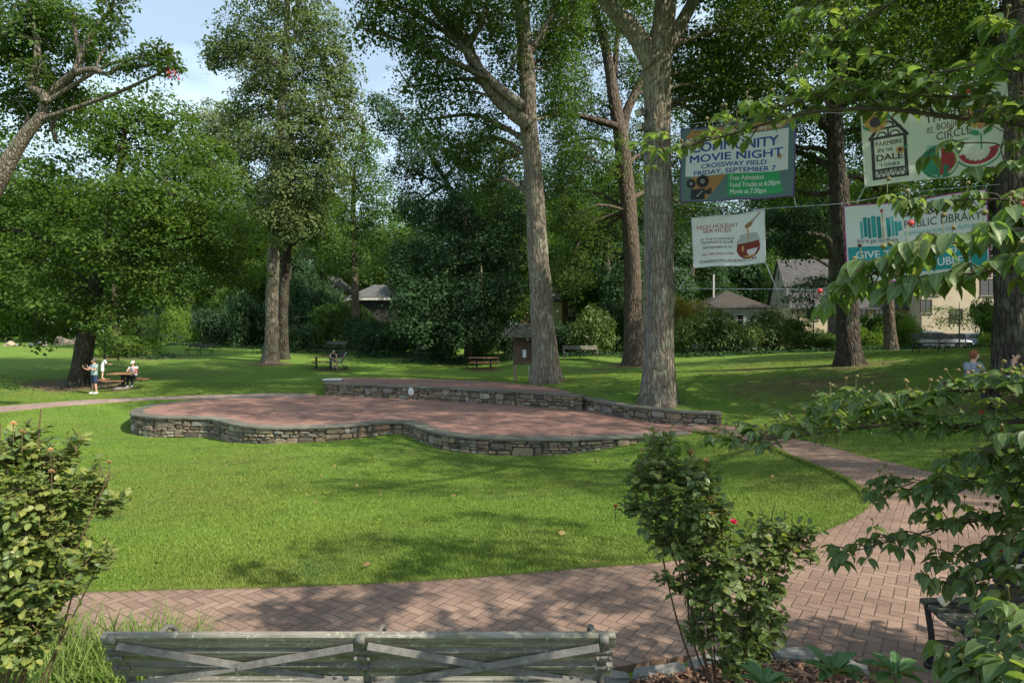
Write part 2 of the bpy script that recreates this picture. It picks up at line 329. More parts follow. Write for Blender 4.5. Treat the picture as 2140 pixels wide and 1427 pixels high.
# one continuous brick path round the lawn: inner edge (lawn side), then outer edge back
inner = [(-700,1262),(-200,1253),(150,1248),(430,1241),(700,1233),(1000,1216),(1240,1195),(1390,1183),(1560,1152),(1690,1126),(1770,1094),(1812,1062),(1802,1030),(1750,996),(1650,955),(1560,926),(1500,911),(1440,903)]
outer = [(1452,892),(1500,890),(1560,899),(1640,918),(1800,957),(1900,980),(2060,1026),(2140,1066),(2300,1100),(2900,1150)]
IN = curve2([(p.x, p.y) for p in g2(inner)], 5); OUT = curve2([(p.x, p.y) for p in g2(outer)], 5)
near = [Vector((9, 3.6)), Vector((4, 3.5)), Vector((2.75, 3.85)), Vector((2.35, 4.25)), Vector((1.6, 4.42)), Vector((.9, 4.25)), Vector((.35, 4.05)), Vector((.2, 3.3)), Vector((-2.0, 3.3)), Vector((-2.1, 4.15)), Vector((-2.7, 4.5)), Vector((-9, 4.4))]
PATHPOLY = IN+OUT+near
fz = lambda h: (lambda x, y: ground(x, y)+h)
tag(drape(PATHPOLY, .35, fz(.05), .25).build('brick_path', MPATH), kind='structure')
lp_near = [(-60,868),(0,862),(120,850),(240,841),(400,834),(520,832),(620,831)]; lp_far = [(660,824),(560,823),(420,827),(300,832),(160,838),(0,850),(-60,855)]
LP = curve2([(p.x, p.y) for p in g2(lp_near)], 4)+curve2([(p.x, p.y) for p in g2(lp_far)], 4)
LP2 = [Vector((-40, 21.5))]+LP+[Vector((-40, 23.5))]
tag(drape(LP2, .5, fz(.03), .2).build('brick_path', brick_mat('side_path_brick', .13, R(20), True, (.26, .19, .165), (.33, .25, .22), (.16, .13, .11))), kind='structure')

# ---- raised brick terrace with dry stone walls
front = [(560,827),(430,833),(330,843),(281,854),(272,860),(284,867),(330,871),(400,872),(440,874),(475,883),(520,890),(600,892),(700,890),(780,884),(820,881),(850,883),(880,893),(930,905),(1000,912),(1100,915),(1200,915),(1290,912),(1360,909),(1440,905)]
FR = curve2([at_z(x, y, ZS) for x, y in front], 6)
back = [(1500,891),(1420,874),(1350,868),(1270,860),(1190,846),(1100,836),(900,826),(760,822),(685,821),(678,826),(620,826)]
BK = curve2([at_z(x, y-1, ZS) for x, y in back], 3)
STAGE = FR+BK
def rock_mat():
    m, nt, b, o = newmat('field_stone'); r = rndattr(nt); p = pos(nt)
    rp = nt.nodes.new('ShaderNodeValToRGB'); nt.links.new(r, rp.inputs[0]); e = rp.color_ramp.elements
    e[0].position = 0; e[0].color = (.085, .078, .065, 1); e[1].position = 1; e[1].color = (.46, .42, .34, 1)
    for q, c in ((.15, (.17, .14, .10)), (.4, (.30, .245, .17)), (.62, (.38, .29, .18)), (.72, (.24, .16, .11)), (.82, (.26, .25, .22))):
        n_ = e.new(q); n_.color = (*c, 1)
    c = mixc(nt, mr(nt, noi(nt, p, 14, 6, .7), .3, .7, 0, .55), rp.outputs[0], (.085, .078, .066))
    c = mixc(nt, mr(nt, noi(nt, p, 5, 5, .7), .6, .68, 0, .5), c, (.38, .37, .31)); c = mixc(nt, mr(nt, noi(nt, p, 1.2, 4), .5, .7, 0, .4), c, (.075, .073, .055))
    nt.links.new(c, b.inputs['Base Color']); b.inputs['Roughness'].default_value = .9; b.inputs['Specular IOR Level'].default_value = .2
    bump(nt, b, noi(nt, p, 18, 6, .7), .9, .03); return m
MROCK = rock_mat(); MMORT = plain('wall_joint', (.075, .066, .052), .95, .3, 6, obj=False)
def cope_mat():
    m, nt, b, o = newmat('bluestone_coping'); p = pos(nt); r = rndattr(nt)
    c = mixc(nt, r, (.105, .105, .085), (.175, .17, .14)); c = mixc(nt, mr(nt, noi(nt, p, 3, 6, .65), .45, .7, 0, .6), c, (.075, .078, .055)); c = mixc(nt, mr(nt, noi(nt, p, 22, 4, .7), .55, .75, 0, .5), c, (.27, .26, .22))
    nt.links.new(c, b.inputs['Base Color']); b.inputs['Roughness'].default_value = .8; bump(nt, b, noi(nt, p, 20, 5, .65), .5, .015); return m
MCOPE = cope_mat()
def arc(pts):
    P = np.array([(p[0], p[1]) for p in pts]); s = np.concatenate([[0], np.cumsum(np.linalg.norm(np.diff(P, axis=0), axis=1))])
    def at(q):
        q = np.clip(q, 0, s[-1]); x = np.interp(q, s, P[:, 0]); y = np.interp(q, s, P[:, 1]); e = .12
        tx = np.interp(q+e, s, P[:, 0])-np.interp(q-e, s, P[:, 0]); ty = np.interp(q+e, s, P[:, 1])-np.interp(q-e, s, P[:, 1]); l = math.hypot(tx, ty)+1e-9
        return x, y, ty/l, -tx/l                     # outward normal on the right-hand side of travel
    return s[-1], at
def stone_wall(pts, ztop, zbot, sgn, parent, rng, inset=.05, thick=.12):
    """irregular stones laid in broken courses along a curve; zbot(x,y) is the foot"""
    L, at = arc(pts); mb = MB(); core = MB(); n = int(L/.2)+2; ring = []
    for i in range(n):
        x, y, a, b = at(L*i/(n-1)); a *= sgn; b *= sgn; o = -inset-.035; zb = zbot(x, y)-.25
        zt = ztop(x, y) if callable(ztop) else ztop
        ring += [(x+a*o, y+b*o, zt), (x+a*o, y+b*o, zb), (x+a*(o-thick), y+b*(o-thick), zt), (x+a*(o-thick), y+b*(o-thick), zb)]
    core.add(ring, [q for i in range(n-1) for q in ((4*i, 4*i+4, 4*i+5, 4*i+1), (4*i+2, 4*i+3, 4*i+7, 4*i+6), (4*i, 4*i+2, 4*i+6, 4*i+4))]+[(0, 1, 3, 2), (4*n-4, 4*n-2, 4*n-1, 4*n-3)])
    def stone(s0, s1, v0, v1, top):
        cs, cv = (s0+s1)/2, (v0+v1)/2; hs, hv = (s1-s0)/2-.008, (v1-v0)/2-.006; K = 12; pr = []; k = rng.uniform(3.5, 9); ph = rng.uniform(0, 6); 
        J = [1+rng.uniform(-.12, .06) for _ in range(K)]; sk = rng.uniform(-.12, .12); dep = rng.uniform(.01, .07)
        for (q, o) in ((1.0, -.05), (1.0, dep*.35), (.86, dep*.85), (.5, dep*1.05)):
            for i in range(K):
                th = 2*math.pi*(i+.5)/K; c, s = math.cos(th), math.sin(th); r = (abs(c)**k+abs(s)**k)**(-1/k)*J[i]*q
                u = cs+hs*r*c+sk*hv*r*s; v = cv+hv*r*s; x, y, a, b = at(u); a *= sgn; b *= sgn; oo = -inset-.02+o+rng.uniform(-.006, .006)
                pr.append((x+a*oo, y+b*oo, top-v))
        f = [(j*K+i, j*K+(i+1) % K, (j+1)*K+(i+1) % K, (j+1)*K+i) for j in range(3) for i in range(K)]+[tuple(3*K+i for i in range(K))]
        if sgn < 0: f = [q[::-1] for q in f]
        mb.add(pr, f, rng.random())
    s = 0.0
    while s < L-.08:                                # columns of stones: each a stack of one to four stones cut to the wall's height
        w = min(rng.choice((.35, .55, .8, 1.1))*rng.uniform(.8, 1.2), L-s)
        if L-s-w < .3: w = L-s
        x, y, _, _ = at(s+w/2); top = ztop(x, y) if callable(ztop) else ztop; H = top-zbot(x, y)+.06
        v = 0.0; k = 0
        while v < H-.03:
            h = min(rng.choice((.045, .06, .075, .095, .12, .16, .23))*rng.uniform(.85, 1.15), H-v)
            if H-v-h < .07: h = H-v
            u = s+rng.uniform(-.05, .05)
            e = s+w+rng.uniform(-.05, .05)
            while u < e-.02:
                ww = min(rng.uniform(.14, .30+1.5*h), e-u)
                if e-u-ww < .12: ww = e-u
                stone(u, u+ww, v, v+h, top)
                u += ww
            v += h
        s += w
    core.build('wall_core', MMORT, parent, world=True); return mb.build('stone_wall', MROCK, parent, world=True)
def coping(pts, z, sgn, parent, rng, w=.42, h=.07, over=.03):
    L, at = arc(pts); mb = MB(); s = 0.0
    while s < L-.01:
        l = min(rng.uniform(.9, 1.7), L-s)
        if L-s-l < .4: l = L-s
        m = max(2, int(l/.15)); vs = []; dz = rng.uniform(-.010, .012); zz = z
        for i in range(m+1):
            q = s+.004+(l-.008)*i/m; x, y, a, b = at(q); a *= sgn; b *= sgn; zt = (zz(x, y) if callable(zz) else zz)+dz
            j = rng.uniform(-.014, .014)
            for o, hz in ((over+j-.012, h), (over+j, h-.014), (over+j, 0), (-w, 0), (-w, h)): vs.append((x+a*o, y+b*o, zt-h+hz))
        fs = [(5*i+k, 5*i+(k+1) % 5, 5*i+5+(k+1) % 5, 5*i+5+k) for i in range(m) for k in range(5)]+[tuple(range(5)), tuple(range(5*m, 5*m+5))[::-1]]
        mb.add(vs, [q[::-1] for q in fs] if sgn < 0 else fs, rng.random()); s += l
    return mb.build('coping', MCOPE, parent, world=True)
rr = random.Random(3)
def flat(poly, z, mat, parent, name='brick_paving', t=.2):
    P = [Vector((p[0], p[1])) for p in poly]; mb = drape(P, 1.5, lambda x, y: np.full(np.shape(x), z), t); return mb.build(name, mat, parent, world=True)
terr = empty('brick_terrace', (FR[60].x, FR[60].y, ZS-.6), 'low curving brick terrace with a stone front wall in the middle of the lawn', 'terrace')
flat(STAGE, ZS-.012, MSTAGE, terr, t=.04)
stone_wall(FR[8:], ZS-.065, gz, 1, terr, rr); coping(FR, ZS, 1, terr, rr)
up_front = [(677,799),(690,801),(760,803),(850,807),(950,811),(1050,816),(1130,821),(1215,826)]
UF = curve2([at_z(x, y, ZU) for x, y in up_front], 5)
up_back = [(1170,812),(1080,800),(980,794),(870,791),(780,789),(720,789),(690,792)]
UB = curve2([at_z(x, y, ZU) for x, y in up_back], 4)
upl = empty('raised_platform', (UF[20].x, UF[20].y+1, ZS), 'small upper brick platform with stone wall behind the terrace', 'platform')
flat(UF+UB, ZU-.012, MSTAGE, upl, t=.04)
UFW = [Vector((UF[0].x+.25, UF[0].y+2.2)), Vector((UF[0].x+.05, UF[0].y+.5))]+UF
stone_wall(UFW, ZU-.065, lambda x, y: ZS, 1, upl, rr); coping(UFW, ZU, 1, upl, rr, .4)
rw_ = [(1210,829),(1260,838),(1320,848),(1400,857),(1460,861),(1508,863)]
RW = curve2([at_z(x, y, ZC-2.62) for x, y in rw_], 5); zr = ZC-2.62
ret = empty('retaining_wall', (RW[12].x, RW[12].y, ZS), 'low stone retaining wall that runs right from the upper platform', 'wall')
stone_wall(RW, zr-.065, lambda x, y: ZS+.02, 1, ret, rr, .05, .3); coping(RW, zr, 1, ret, rr, .4)
e0 = RW[-1]; stone_wall([e0, Vector((e0.x-.03, e0.y+.38))], zr-.065, lambda x, y: ZS-.05, 1, ret, rr, .03, .1)
# the pale round stone set into the upper wall
ps = at_z(860, 826+14, ZS); mb = MB(); 
L_, at_ = arc(UFW); best = min(range(400), key=lambda k: abs((at_(L_*k/400)[0]/at_(L_*k/400)[1])-(860-CX)/F)); x_, y_, a_, b_ = at_(L_*best/400)
mb.ball((0, 0, 0), .16, 16, 10, sc=(1, .35, 1.15)); o_ = mb.build('pale_stone', plain('pale_stone', (.6, .61, .6), .8, .12, 14, bmp=.3), None, True); o_.location = (x_+a_*.03, y_+b_*.03, ZS+.33); o_.rotation_euler = (0, 0, math.atan2(b_, a_)+R(90)); tag(o_, 'pale rounded stone set in the upper platform wall', 'stone')
# mulch bed
MB_ = [Vector((.55, 3.2)), Vector((.75, 4.02)), Vector((1.05, 4.14)), Vector((1.6, 4.27)), Vector((2.2, 4.15)), Vector((2.55, 3.7)), Vector((3.4, 3.2)), Vector((4.5, 2.9)), Vector((4.5, .2)), Vector((.55, .2))]
def mulch_mat():
    m, nt, b, o = newmat('bark_mulch'); p = pos(nt, (1, 2.2, 1), .6); v = N(nt, 'ShaderNodeTexVoronoi', {'Vector': p, 'Scale': 38.0, 'Randomness': 1.0})
    c = mixc(nt, N(nt, 'ShaderNodeSeparateColor', {0: v.outputs['Color']}).outputs[0], (.07, .035, .02), (.22, .12, .07)); nt.links.new(c, b.inputs['Base Color']); b.inputs['Roughness'].default_value = .95
    bump(nt, b, v.outputs['Distance'], 1.0, .05); return m
MMULCH = mulch_mat()
tag(drape(MB_, .12, lambda x, y: ground(x, y)+.03+.02*np.sin(x*9)*np.cos(y*11), .1).build('mulch_bed', MMULCH), kind='structure')
rq = random.Random(5); ch = MB()
for _ in range(5200):
    x = rq.uniform(.6, 3.2); y = rq.uniform(2.6, 4.3)
    if not inside(MB_, np.array([x]), np.array([y]))[0]: continue
    z = 0; a = rq.uniform(0, 6.3); l = rq.uniform(.012, .035); w = rq.uniform(.004, .009); dx, dy = math.cos(a), math.sin(a); t = rq.uniform(-.5, .5)
    c = (x, y, None); ch.v += [(x-dx*l-dy*w, y-dy*l+dx*w, t), (x+dx*l-dy*w, y+dy*l+dx*w, -t), (x+dx*l+dy*w, y+dy*l-dx*w, -t), (x-dx*l+dy*w, y-dy*l-dx*w, t)]
    k = len(ch.v); ch.f.append((k-4, k-3, k-2, k-1)); ch.r.append(rq.random())
zz = ground(np.array([p[0] for p in ch.v]), np.array([p[1] for p in ch.v])); ch.v = [(p[0], p[1], zz[i]+.055+p[2]*.02+.02*math.sin(p[0]*9)*math.cos(p[1]*11)) for i, p in enumerate(ch.v)]
m_, nt_, b_s, _ = newmat('mulch_chip'); nt_.links.new(mixc(nt_, rndattr(nt_), (.06, .03, .018), (.30, .17, .10)), b_s.inputs['Base Color']); b_s.inputs['Roughness'].default_value = .95
tag(ch.build('mulch_chips', m_), 'reddish brown bark mulch chips covering the planting bed', 'mulch', kind='stuff')
# granite edging blocks in front of the bed
MGR = plain('granite', (.165, .165, .155), .85, .22, 22, bmp=.8)
labs = ['granite edging block nearest the weathered bench, partly behind its end', 'long granite edging block second from the weathered bench', 'granite edging block directly left of the rose stems', 'granite edging block directly behind the rose stems', 'granite edging block right of the rose stems', 'last granite edging block, at the right corner of the mulch bed']
kp = [(.42, 4.02), (.78, 4.06), (1.18, 4.18), (1.50, 4.30), (1.82, 4.34), (2.14, 4.30), (2.36, 4.08)]
for i in range(6):
    a, b = Vector(kp[i]), Vector(kp[i+1]); c = (a+b)/2; l = (b-a).length-.025; bm = bmesh.new(); bmesh.ops.create_cube(bm, size=1)
    bmesh.ops.subdivide_edges(bm, edges=bm.edges[:], cuts=3, use_grid_fill=True)
    for v in bm.verts:
        q = v.co; r = max(abs(q.x), abs(q.y), abs(q.z))*2; ln = q.length*2; q *= (1-.18*max(0, ln-1)/.73)
        v.co = Vector((q.x*l+rq.uniform(-.008, .008), q.y*.10+rq.uniform(-.01, .01), q.z*.10+rq.uniform(-.008, .008)))
    me = bpy.data.meshes.new('granite_block'); bm.to_mesh(me); bm.free(); o = link('granite_block', me, MGR, None, (c.x, c.y, gz(c.x, c.y)+.03)); o.rotation_euler = (0, 0, math.atan2(b.y-a.y, b.x-a.x))
    tag(o, labs[i], 'edging block', 'granite blocks edging the mulch bed')
# parking lot behind the hedge on the right
pk = [Vector((22, 43)), Vector((60, 43)), Vector((60, 56)), Vector((22, 56))]
tag(drape(pk, 2, fz(.03)).build('parking_lot', MASPH), kind='structure')

# ---- grass blades over the open lawn (nobody could count them)
def grass():
    n = 1100000; d = 4.6*(34/4.6)**(rs.random(n)**1.15); px = rs.uniform(-0.87, 0.87, n); x = px*d; y = d
    k = ~inside(PATHPOLY, x, y) & ~inside(STAGE, x, y) & ~inside(UF+UB, x, y) & ~inside(LP2, x, y) & ~inside(MB_, x, y) & ~((y < 5) & (x < .6))
    for poly in (UFW, RW):
        pass
    x, y, d = x[k], y[k], d[k]; dt = dirt_at(x, y); k = rs.random(len(x)) > dt*.9; x, y, d = x[k], y[k], d[k]; z = ground(x, y); n = len(x)
    E = np.array([(p.x, p.y) for p in densify(IN, .05)]); E = E[:max(1, len(E)-int((IN[0]-IN[-1]).length/.05)-1)]; E = E[(np.abs(E[:, 0]) < E[:, 1]*.95+1) & (E[:, 1] < 20)]; E = E[np.linalg.norm(np.roll(E, -1, 0)-E, axis=1) < .2]; e = E[rs.integers(0, len(E), 26000)]+rs.normal(0, .016, (26000, 2))*(1+.8*np.sin(rs.integers(0, 50, 26000)))[:, None]
    x = np.concatenate([x, e[:, 0]]); y = np.concatenate([y, e[:, 1]]); d = y; ze = ground(e[:, 0], e[:, 1])+.025; z = np.concatenate([z, ze]); n = len(x)
    h = rs.uniform(.012, .036, n)*(1+.35*np.sin(x*2.1+np.sin(y*1.7))*np.sin(y*2.6))*(1+d/80); h[-26000:] = rs.uniform(.03, .06, 26000); w = (.0028+d*.00042)*rs.uniform(.7, 1.3, n); a = rs.uniform(0, 6.283, n); le = rs.uniform(.1, 1.3, n)*h; b = rs.uniform(0, 6.283, n)
    V = np.empty((n, 3, 3), np.float32); V[:, 0] = np.stack([x-w*np.cos(a), y-w*np.sin(a), z-.004], 1); V[:, 1] = np.stack([x+w*np.cos(a), y+w*np.sin(a), z-.004], 1); V[:, 2] = np.stack([x+le*np.cos(b), y+le*np.sin(b), z+h], 1)
    me = np_mesh('grass_blades', V.reshape(-1, 3), np.arange(n*3).reshape(n, 3), rs.random(n))
    m, nt, bs, o = newmat('grass_blade'); c, _ = lawn_colour(nt, N(nt, 'ShaderNodeValue').outputs[0]); c = mixc(nt, rndattr(nt), c, mixc(nt, 1.0, c, (1.7, 1.45, 1.3), 'MULTIPLY'))
    nt.links.new(c, bs.inputs['Base Color']); bs.inputs['Roughness'].default_value = .6; bs.inputs['Specular IOR Level'].default_value = .25
    for q in nt.nodes:
        if q.type == 'VALUE': q.outputs[0].default_value = 0.0
    tr = N(nt, 'ShaderNodeBsdfTranslucent', {'Color': c}); ms = N(nt, 'ShaderNodeMixShader', {0: .3, 1: bs.outputs[0], 2: tr.outputs[0]}); nt.links.new(ms.outputs[0], o.inputs['Surface'])
    tag(link('grass_blades', me, m), 'short mown green grass of the park lawn', 'grass', kind='stuff')
grass()

# ------------------------------------------------------------------ trees
BK_GREY = barkmat('oak_bark_grey', (.165, .138, .108), (.30, .26, .212), (.32, .34, .26), 1.0, 8)
BK_BROWN = barkmat('brown_bark', (.10, .08, .062), (.185, .15, .12), None, 1.0, 8)
BK_DARK = barkmat('dark_bark', (.050, .042, .034), (.10, .085, .068), (.12, .14, .10), 1.0, 9)
BK_PALE = barkmat('pale_bark', (.16, .135, .11), (.28, .245, .20), (.13, .13, .10), 1.0, 15)
LF = {
 'maple': leafmat('maple_leaf', (.050, .104, .024), (.105, .170, .036), .45),
 'oak': leafmat('oak_leaf', (.042, .088, .024), (.090, .148, .036), .45),
 'tulip': leafmat('tulip_leaf', (.078, .125, .046), (.150, .195, .082), .3),
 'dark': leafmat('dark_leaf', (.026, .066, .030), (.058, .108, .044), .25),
 'pale': leafmat('pale_leaf', (.120, .172, .080), (.195, .235, .125), .3),
 'bright': leafmat('bright_leaf', (.090, .175, .030), (.165, .250, .050), .4),
 'mid': leafmat('mid_leaf', (.056, .122, .032), (.110, .182, .050), .45),
 'gold': leafmat('gold_leaf', (.17, .15, .035), (.28, .22, .05), .35),
 'conifer': leafmat('conifer_needle', (.060, .100, .055), (.110, .150, .085), .2),
 'redleaf': leafmat('red_leaf', (.35, .04, .03), (.5, .09, .05), .3),
 'rhodo': leafmat('rhododendron_leaf', (.050, .092, .024), (.105, .160, .038), .25, .5, .3),
}
def nz(p, s, k):                                     # cheap smooth pseudo-noise in about [-1,1]
    q = p*s; return (np.sin(q[:, 0]*1.7+1.3*np.sin(q[:, 1]*1.1+k)+k)+np.sin(q[:, 1]*2.1+1.7*np.sin(q[:, 2]*.9)+2*k)+np.sin(q[:, 2]*2.6+1.1*np.sin(q[:, 0]*1.4)+3*k))/3
def crown_points(rg, blobs, dens, gap=-.35, flat=.9):
    """cluster centres and outward directions; blobs: (centre, (rx,ry,rz))"""
    C = []; O = []; Bi = []
    for bi, (c, r) in enumerate(blobs):
        c = np.array(c); r = np.array(r); n = int(dens*((r[0]*r[1])**1.6+(r[0]*r[2])**1.6+(r[1]*r[2])**1.6)**(1/1.6)*2.2)+4
        u = rg.normal(size=(n, 3)); u /= np.linalg.norm(u, axis=1)[:, None]
        rad = (rg.uniform(.12, 1, n))**.5*(1+.22*nz(u, 3.1, bi*1.7)+.12*nz(u, 7, bi))
        p = c+u*r*rad[:, None]; k = nz(p, 4.2/max(1.5, r.mean()), bi*.9) > gap; C.append(p[k]); O.append(u[k]); Bi.append(np.full(k.sum(), bi))
    return np.concatenate(C), np.concatenate(O), np.concatenate(Bi)
def spray(rg, C, O, m, cr, L, asp=.6, up=.75, droop=.25, gnd=None):
    """m leaves round each cluster centre, laid out as a flattish tilted spray -> V, rnd"""
    n = len(C); N_ = np.array([0, 0, up])+O*.65+rg.normal(size=(n, 3))*.28; N_ /= np.linalg.norm(N_, axis=1)[:, None]
    a = np.cross(N_, rg.normal(size=(n, 3))); a /= np.linalg.norm(a, axis=1)[:, None]; b = np.cross(N_, a)
    th = rg.uniform(0, 6.283, (n, m)); r = cr*np.sqrt(rg.random((n, m)))*rg.uniform(.6, 1.25, (n, 1))
    ct, st = np.cos(th)[..., None], np.sin(th)[..., None]
    out = a[:, None]*ct+b[:, None]*st; P = C[:, None]+out*r[..., None]+N_[:, None]*(rg.normal(size=(n, m, 1))*cr*.16)-np.array([0, 0, 1])*(droop*r[..., None]**2/cr)
    t = out+rg.normal(size=(n, m, 3))*.55-np.array([0, 0, droop]); t /= np.linalg.norm(t, axis=2)[..., None]
    nn = N_[:, None]+rg.normal(size=(n, m, 3))*.42; nn -= t*(nn*t).sum(2)[..., None]; nn /= np.linalg.norm(nn, axis=2)[..., None]
    s = np.cross(t, nn); l = (L*rg.uniform(.55, 1.2, (n, m))*rg.uniform(.7, 1.3, (n, 1)))[..., None]; w = l*asp*.5
    V = np.stack([P, P+t*l*.5+s*w+nn*l*.07, P+t*l-nn*l*.1, P+t*l*.5-s*w+nn*l*.07], 2)
    rn = np.clip(rg.normal(.48, .22, (n, m))+rg.normal(0, .24, (n, 1)), 0, 1)
    return V.reshape(-1, 3), rn.ravel()
def leaf_object(name, V, rn, mat, parent):
    V = V-np.array(parent.location); n = len(V)//4
    return link(name, np_mesh(name, V, np.arange(n*4).reshape(n, 4), rn), mat, parent)
def trunk_mesh(mb, pts, rad, rg, n=16, flare=1.0, seg=5, lump=.05):
    """trunk with root flare and lobes; pts from the ground up"""
    P, rr_ = smooth_path(pts, rad, seg); b = len(mb.v); ref = np.array([1., 0, 0]); ph = rg.uniform(0, 6); m = len(P); z0 = P[0][2]; lob = rg.integers(4, 7)
    for i, p in enumerate(P):
        t = P[min(i+1, m-1)]-P[max(i-1, 0)]; t /= np.linalg.norm(t); a = ref-t*np.dot(ref, t); a /= np.linalg.norm(a); c = np.cross(t, a); ref = a
        f = math.exp(-max(0, p[2]-z0)/(rr_[0]*1.15))*flare
        for k in range(n):
            th = 2*math.pi*k/n; q = rr_[i]*(1+f*(.45+.32*math.sin(lob*th+ph)+.12*math.sin((lob+3)*th))+lump*math.sin(3*th+i*.55+ph)+lump*.8*math.sin(5*th-i*.9)+rg.uniform(-.5, .5)*lump)
            mb.v.append(tuple(p+q*(math.cos(th)*a+math.sin(th)*c)))
    for i in range(m-1):
        for k in range(n): mb.f.append((b+i*n+k, b+i*n+(k+1) % n, b+(i+1)*n+(k+1) % n, b+(i+1)*n+k)); mb.r.append(.5)
    mb.f.append(tuple(range(b+(m-1)*n, b+m*n))); mb.r.append(.5)
    return P, rr_
def limbs_to(mb, rg, spine, srad, blobs, C, Bi, per=9, r0=.5):
    """a limb from the trunk towards each blob, then branches to some of its clusters"""
    S = np.array(spine)
    for bi, (c, r) in enumerate(blobs):
        c = np.array(c); dz = c[2]-S[:, 2]; ds = np.linalg.norm(S-c, axis=1); cost = ds+np.where(dz < .25*ds, 6, 0)+0*ds; k = int(np.argmin(cost)); s = S[k]; L = np.linalg.norm(c-s); R0 = min(srad[k]*.75, (.018*L+.05)*r0*2)
        mid = (s+c)/2+np.array([0, 0, .10*L])+rg.normal(size=3)*.06*L; e = c+(c-s)/max(L, .1)*min(r)*.5
        pts = [s, mid, c, e]; v, f = tube(pts, [R0, R0*.72, R0*.42, .015], 7, 4, False); mb.add(v, f)
        pp, _ = smooth_path(pts, 1, 4); pp = np.array(pp); cl = C[Bi == bi]
        if len(cl) == 0: continue
        for q in cl[rg.permutation(len(cl))[:per]]:
            d = np.linalg.norm(pp-q, axis=1)+np.where(pp[:, 2] > q[2]+.3, 1.5, 0); j = int(np.argmin(d*.8+np.linspace(.9, 0, len(pp)))); a = pp[j]; l = np.linalg.norm(q-a)
            m_ = (a+q)/2+rg.normal(size=3)*.09*l+np.array([0, 0, .05*l]); v, f = tube([a, m_, q], [R0*.34*(1-.5*j/len(pp))+.008, R0*.2+.006, .008], 5, 3, False); mb.add(v, f)
def B(px, py, d, rx, rz, ry=None):                   # a crown blob given where it stands in the picture and how deep it is
    w = W(px, py, d); a, b = rx*d/F, rz*d/F; return ((w.x, w.y, w.z), (a, ry or (a+b)/2, b))
SP = {  # species: leaf material, leaves per spray, spray radius, leaf length, aspect, spray density
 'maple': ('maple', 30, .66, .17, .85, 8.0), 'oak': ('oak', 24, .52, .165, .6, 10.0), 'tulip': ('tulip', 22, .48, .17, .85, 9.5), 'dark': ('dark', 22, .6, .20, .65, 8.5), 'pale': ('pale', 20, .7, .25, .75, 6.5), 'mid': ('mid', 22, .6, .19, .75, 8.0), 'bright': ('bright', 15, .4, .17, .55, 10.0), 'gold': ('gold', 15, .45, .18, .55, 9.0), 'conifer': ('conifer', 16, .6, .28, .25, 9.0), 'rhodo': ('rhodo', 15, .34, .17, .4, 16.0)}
def tree(name, label, sp, bark, trunk, blobs, seed, cat='tree', group=None, limbs=(), flare=.8, per=9, gap=-.35, dens=1.0, leafmul=1.0, sides=16, top=True, droop=.25, up=.75, limb_r=.5, lump=.05, leafscale=1.0):
    rg = np.random.default_rng(seed); base = Vector(trunk[0][0]); root = empty(name, base, label, cat, group); mb = MB()
    pts = [np.array(p) for p, _ in trunk]; pts[0] = pts[0]-np.array([0, 0, .12]); P, rr_ = trunk_mesh(mb, pts, [r for _, r in trunk], rg, sides, flare, 6, lump)
    spine = list(P); srad = list(rr_)
    for lp, lr in limbs:
        v, f = tube(lp, lr, 10, 6, True, .10, random.Random(seed)); mb.add(v, f); q, w = smooth_path(lp, lr, 6); spine += q; srad += w
    m_, m, cr, L, asp, de = SP[sp]; C, O, Bi = crown_points(rg, blobs, de*dens, gap)
    lo = max(0, int(len(P)*.35)); limbs_to(mb, rg, spine[lo:], srad[lo:], blobs, C, Bi, per, limb_r)
    mb.build('trunk', bark, root, True, True)
    V, rn = spray(rg, C, O, int(m*leafmul), cr*leafscale, L*leafscale, asp, up=up, droop=droop); leaf_object('crown', V, rn, LF[m_], root); return root
def T(px, py, d, wpx): return (tuple(W(px, py, d)), wpx/2*d/F)   # trunk station: photo pixel, depth, width in pixels
def TG(px, d, wpx): g = onG(px, d); return (tuple(g), wpx/2*d/F)
def LB(pts, d): return [tuple(W(p[0], p[1], p[2] if len(p) > 3 else d)) for p in pts], [p[-1]/2*d/F for p in pts]

# the great oak right of centre, forked, two floodlights on it
big_oak = tree('oak_tree', 'massive grey oak with a thick forked trunk right of centre, behind the stone retaining wall', 'oak', BK_GREY,
     [TG(1376, 22.4, 69), T(1376, 760, 22.4, 66), T(1376, 600, 22.4, 64), T(1376, 400, 22.4, 58), T(1373, 240, 22.4, 55), T(1374, 130, 22.3, 61), T(1388, 40, 22.2, 46), T(1395, -150, 22, 38), T(1400, -500, 22, 22)],
     [B(1180, -330, 21, 220, 130, 3), B(1400, -500, 22, 260, 150, 4), B(1600, -330, 22, 200, 130, 3.4), B(1330, -90, 23.5, 70, 60, 1.5), B(1480, -60, 22.5, 90, 60, 1.6), B(1560, 70, 23, 110, 70, 1.8), B(1420, 150, 23.2, 50, 45, .9), B(1475, 180, 23, 55, 40, 1.0), B(1265, -120, 21, 120, 70, 2), B(1510, 140, 23.5, 70, 60, 1.4), B(1440, 90, 23.5, 60, 50, 1.3), B(1560, 190, 24, 70, 50, 1.4), B(1470, 250, 24.5, 50, 40, 1.2)], 11, flare=.55, dens=1.1,
     limbs=[LB([(1366, 140, 48), (1335, 82, 42), (1300, 40, 36), (1268, 0, 32), (1200, -130, 24), (1150, -330, 12)], 22.2), LB([(1392, 110, 34), (1440, 20, 26), (1520, -120, 20), (1600, -300, 12)], 22.4)], per=12, lump=.035)
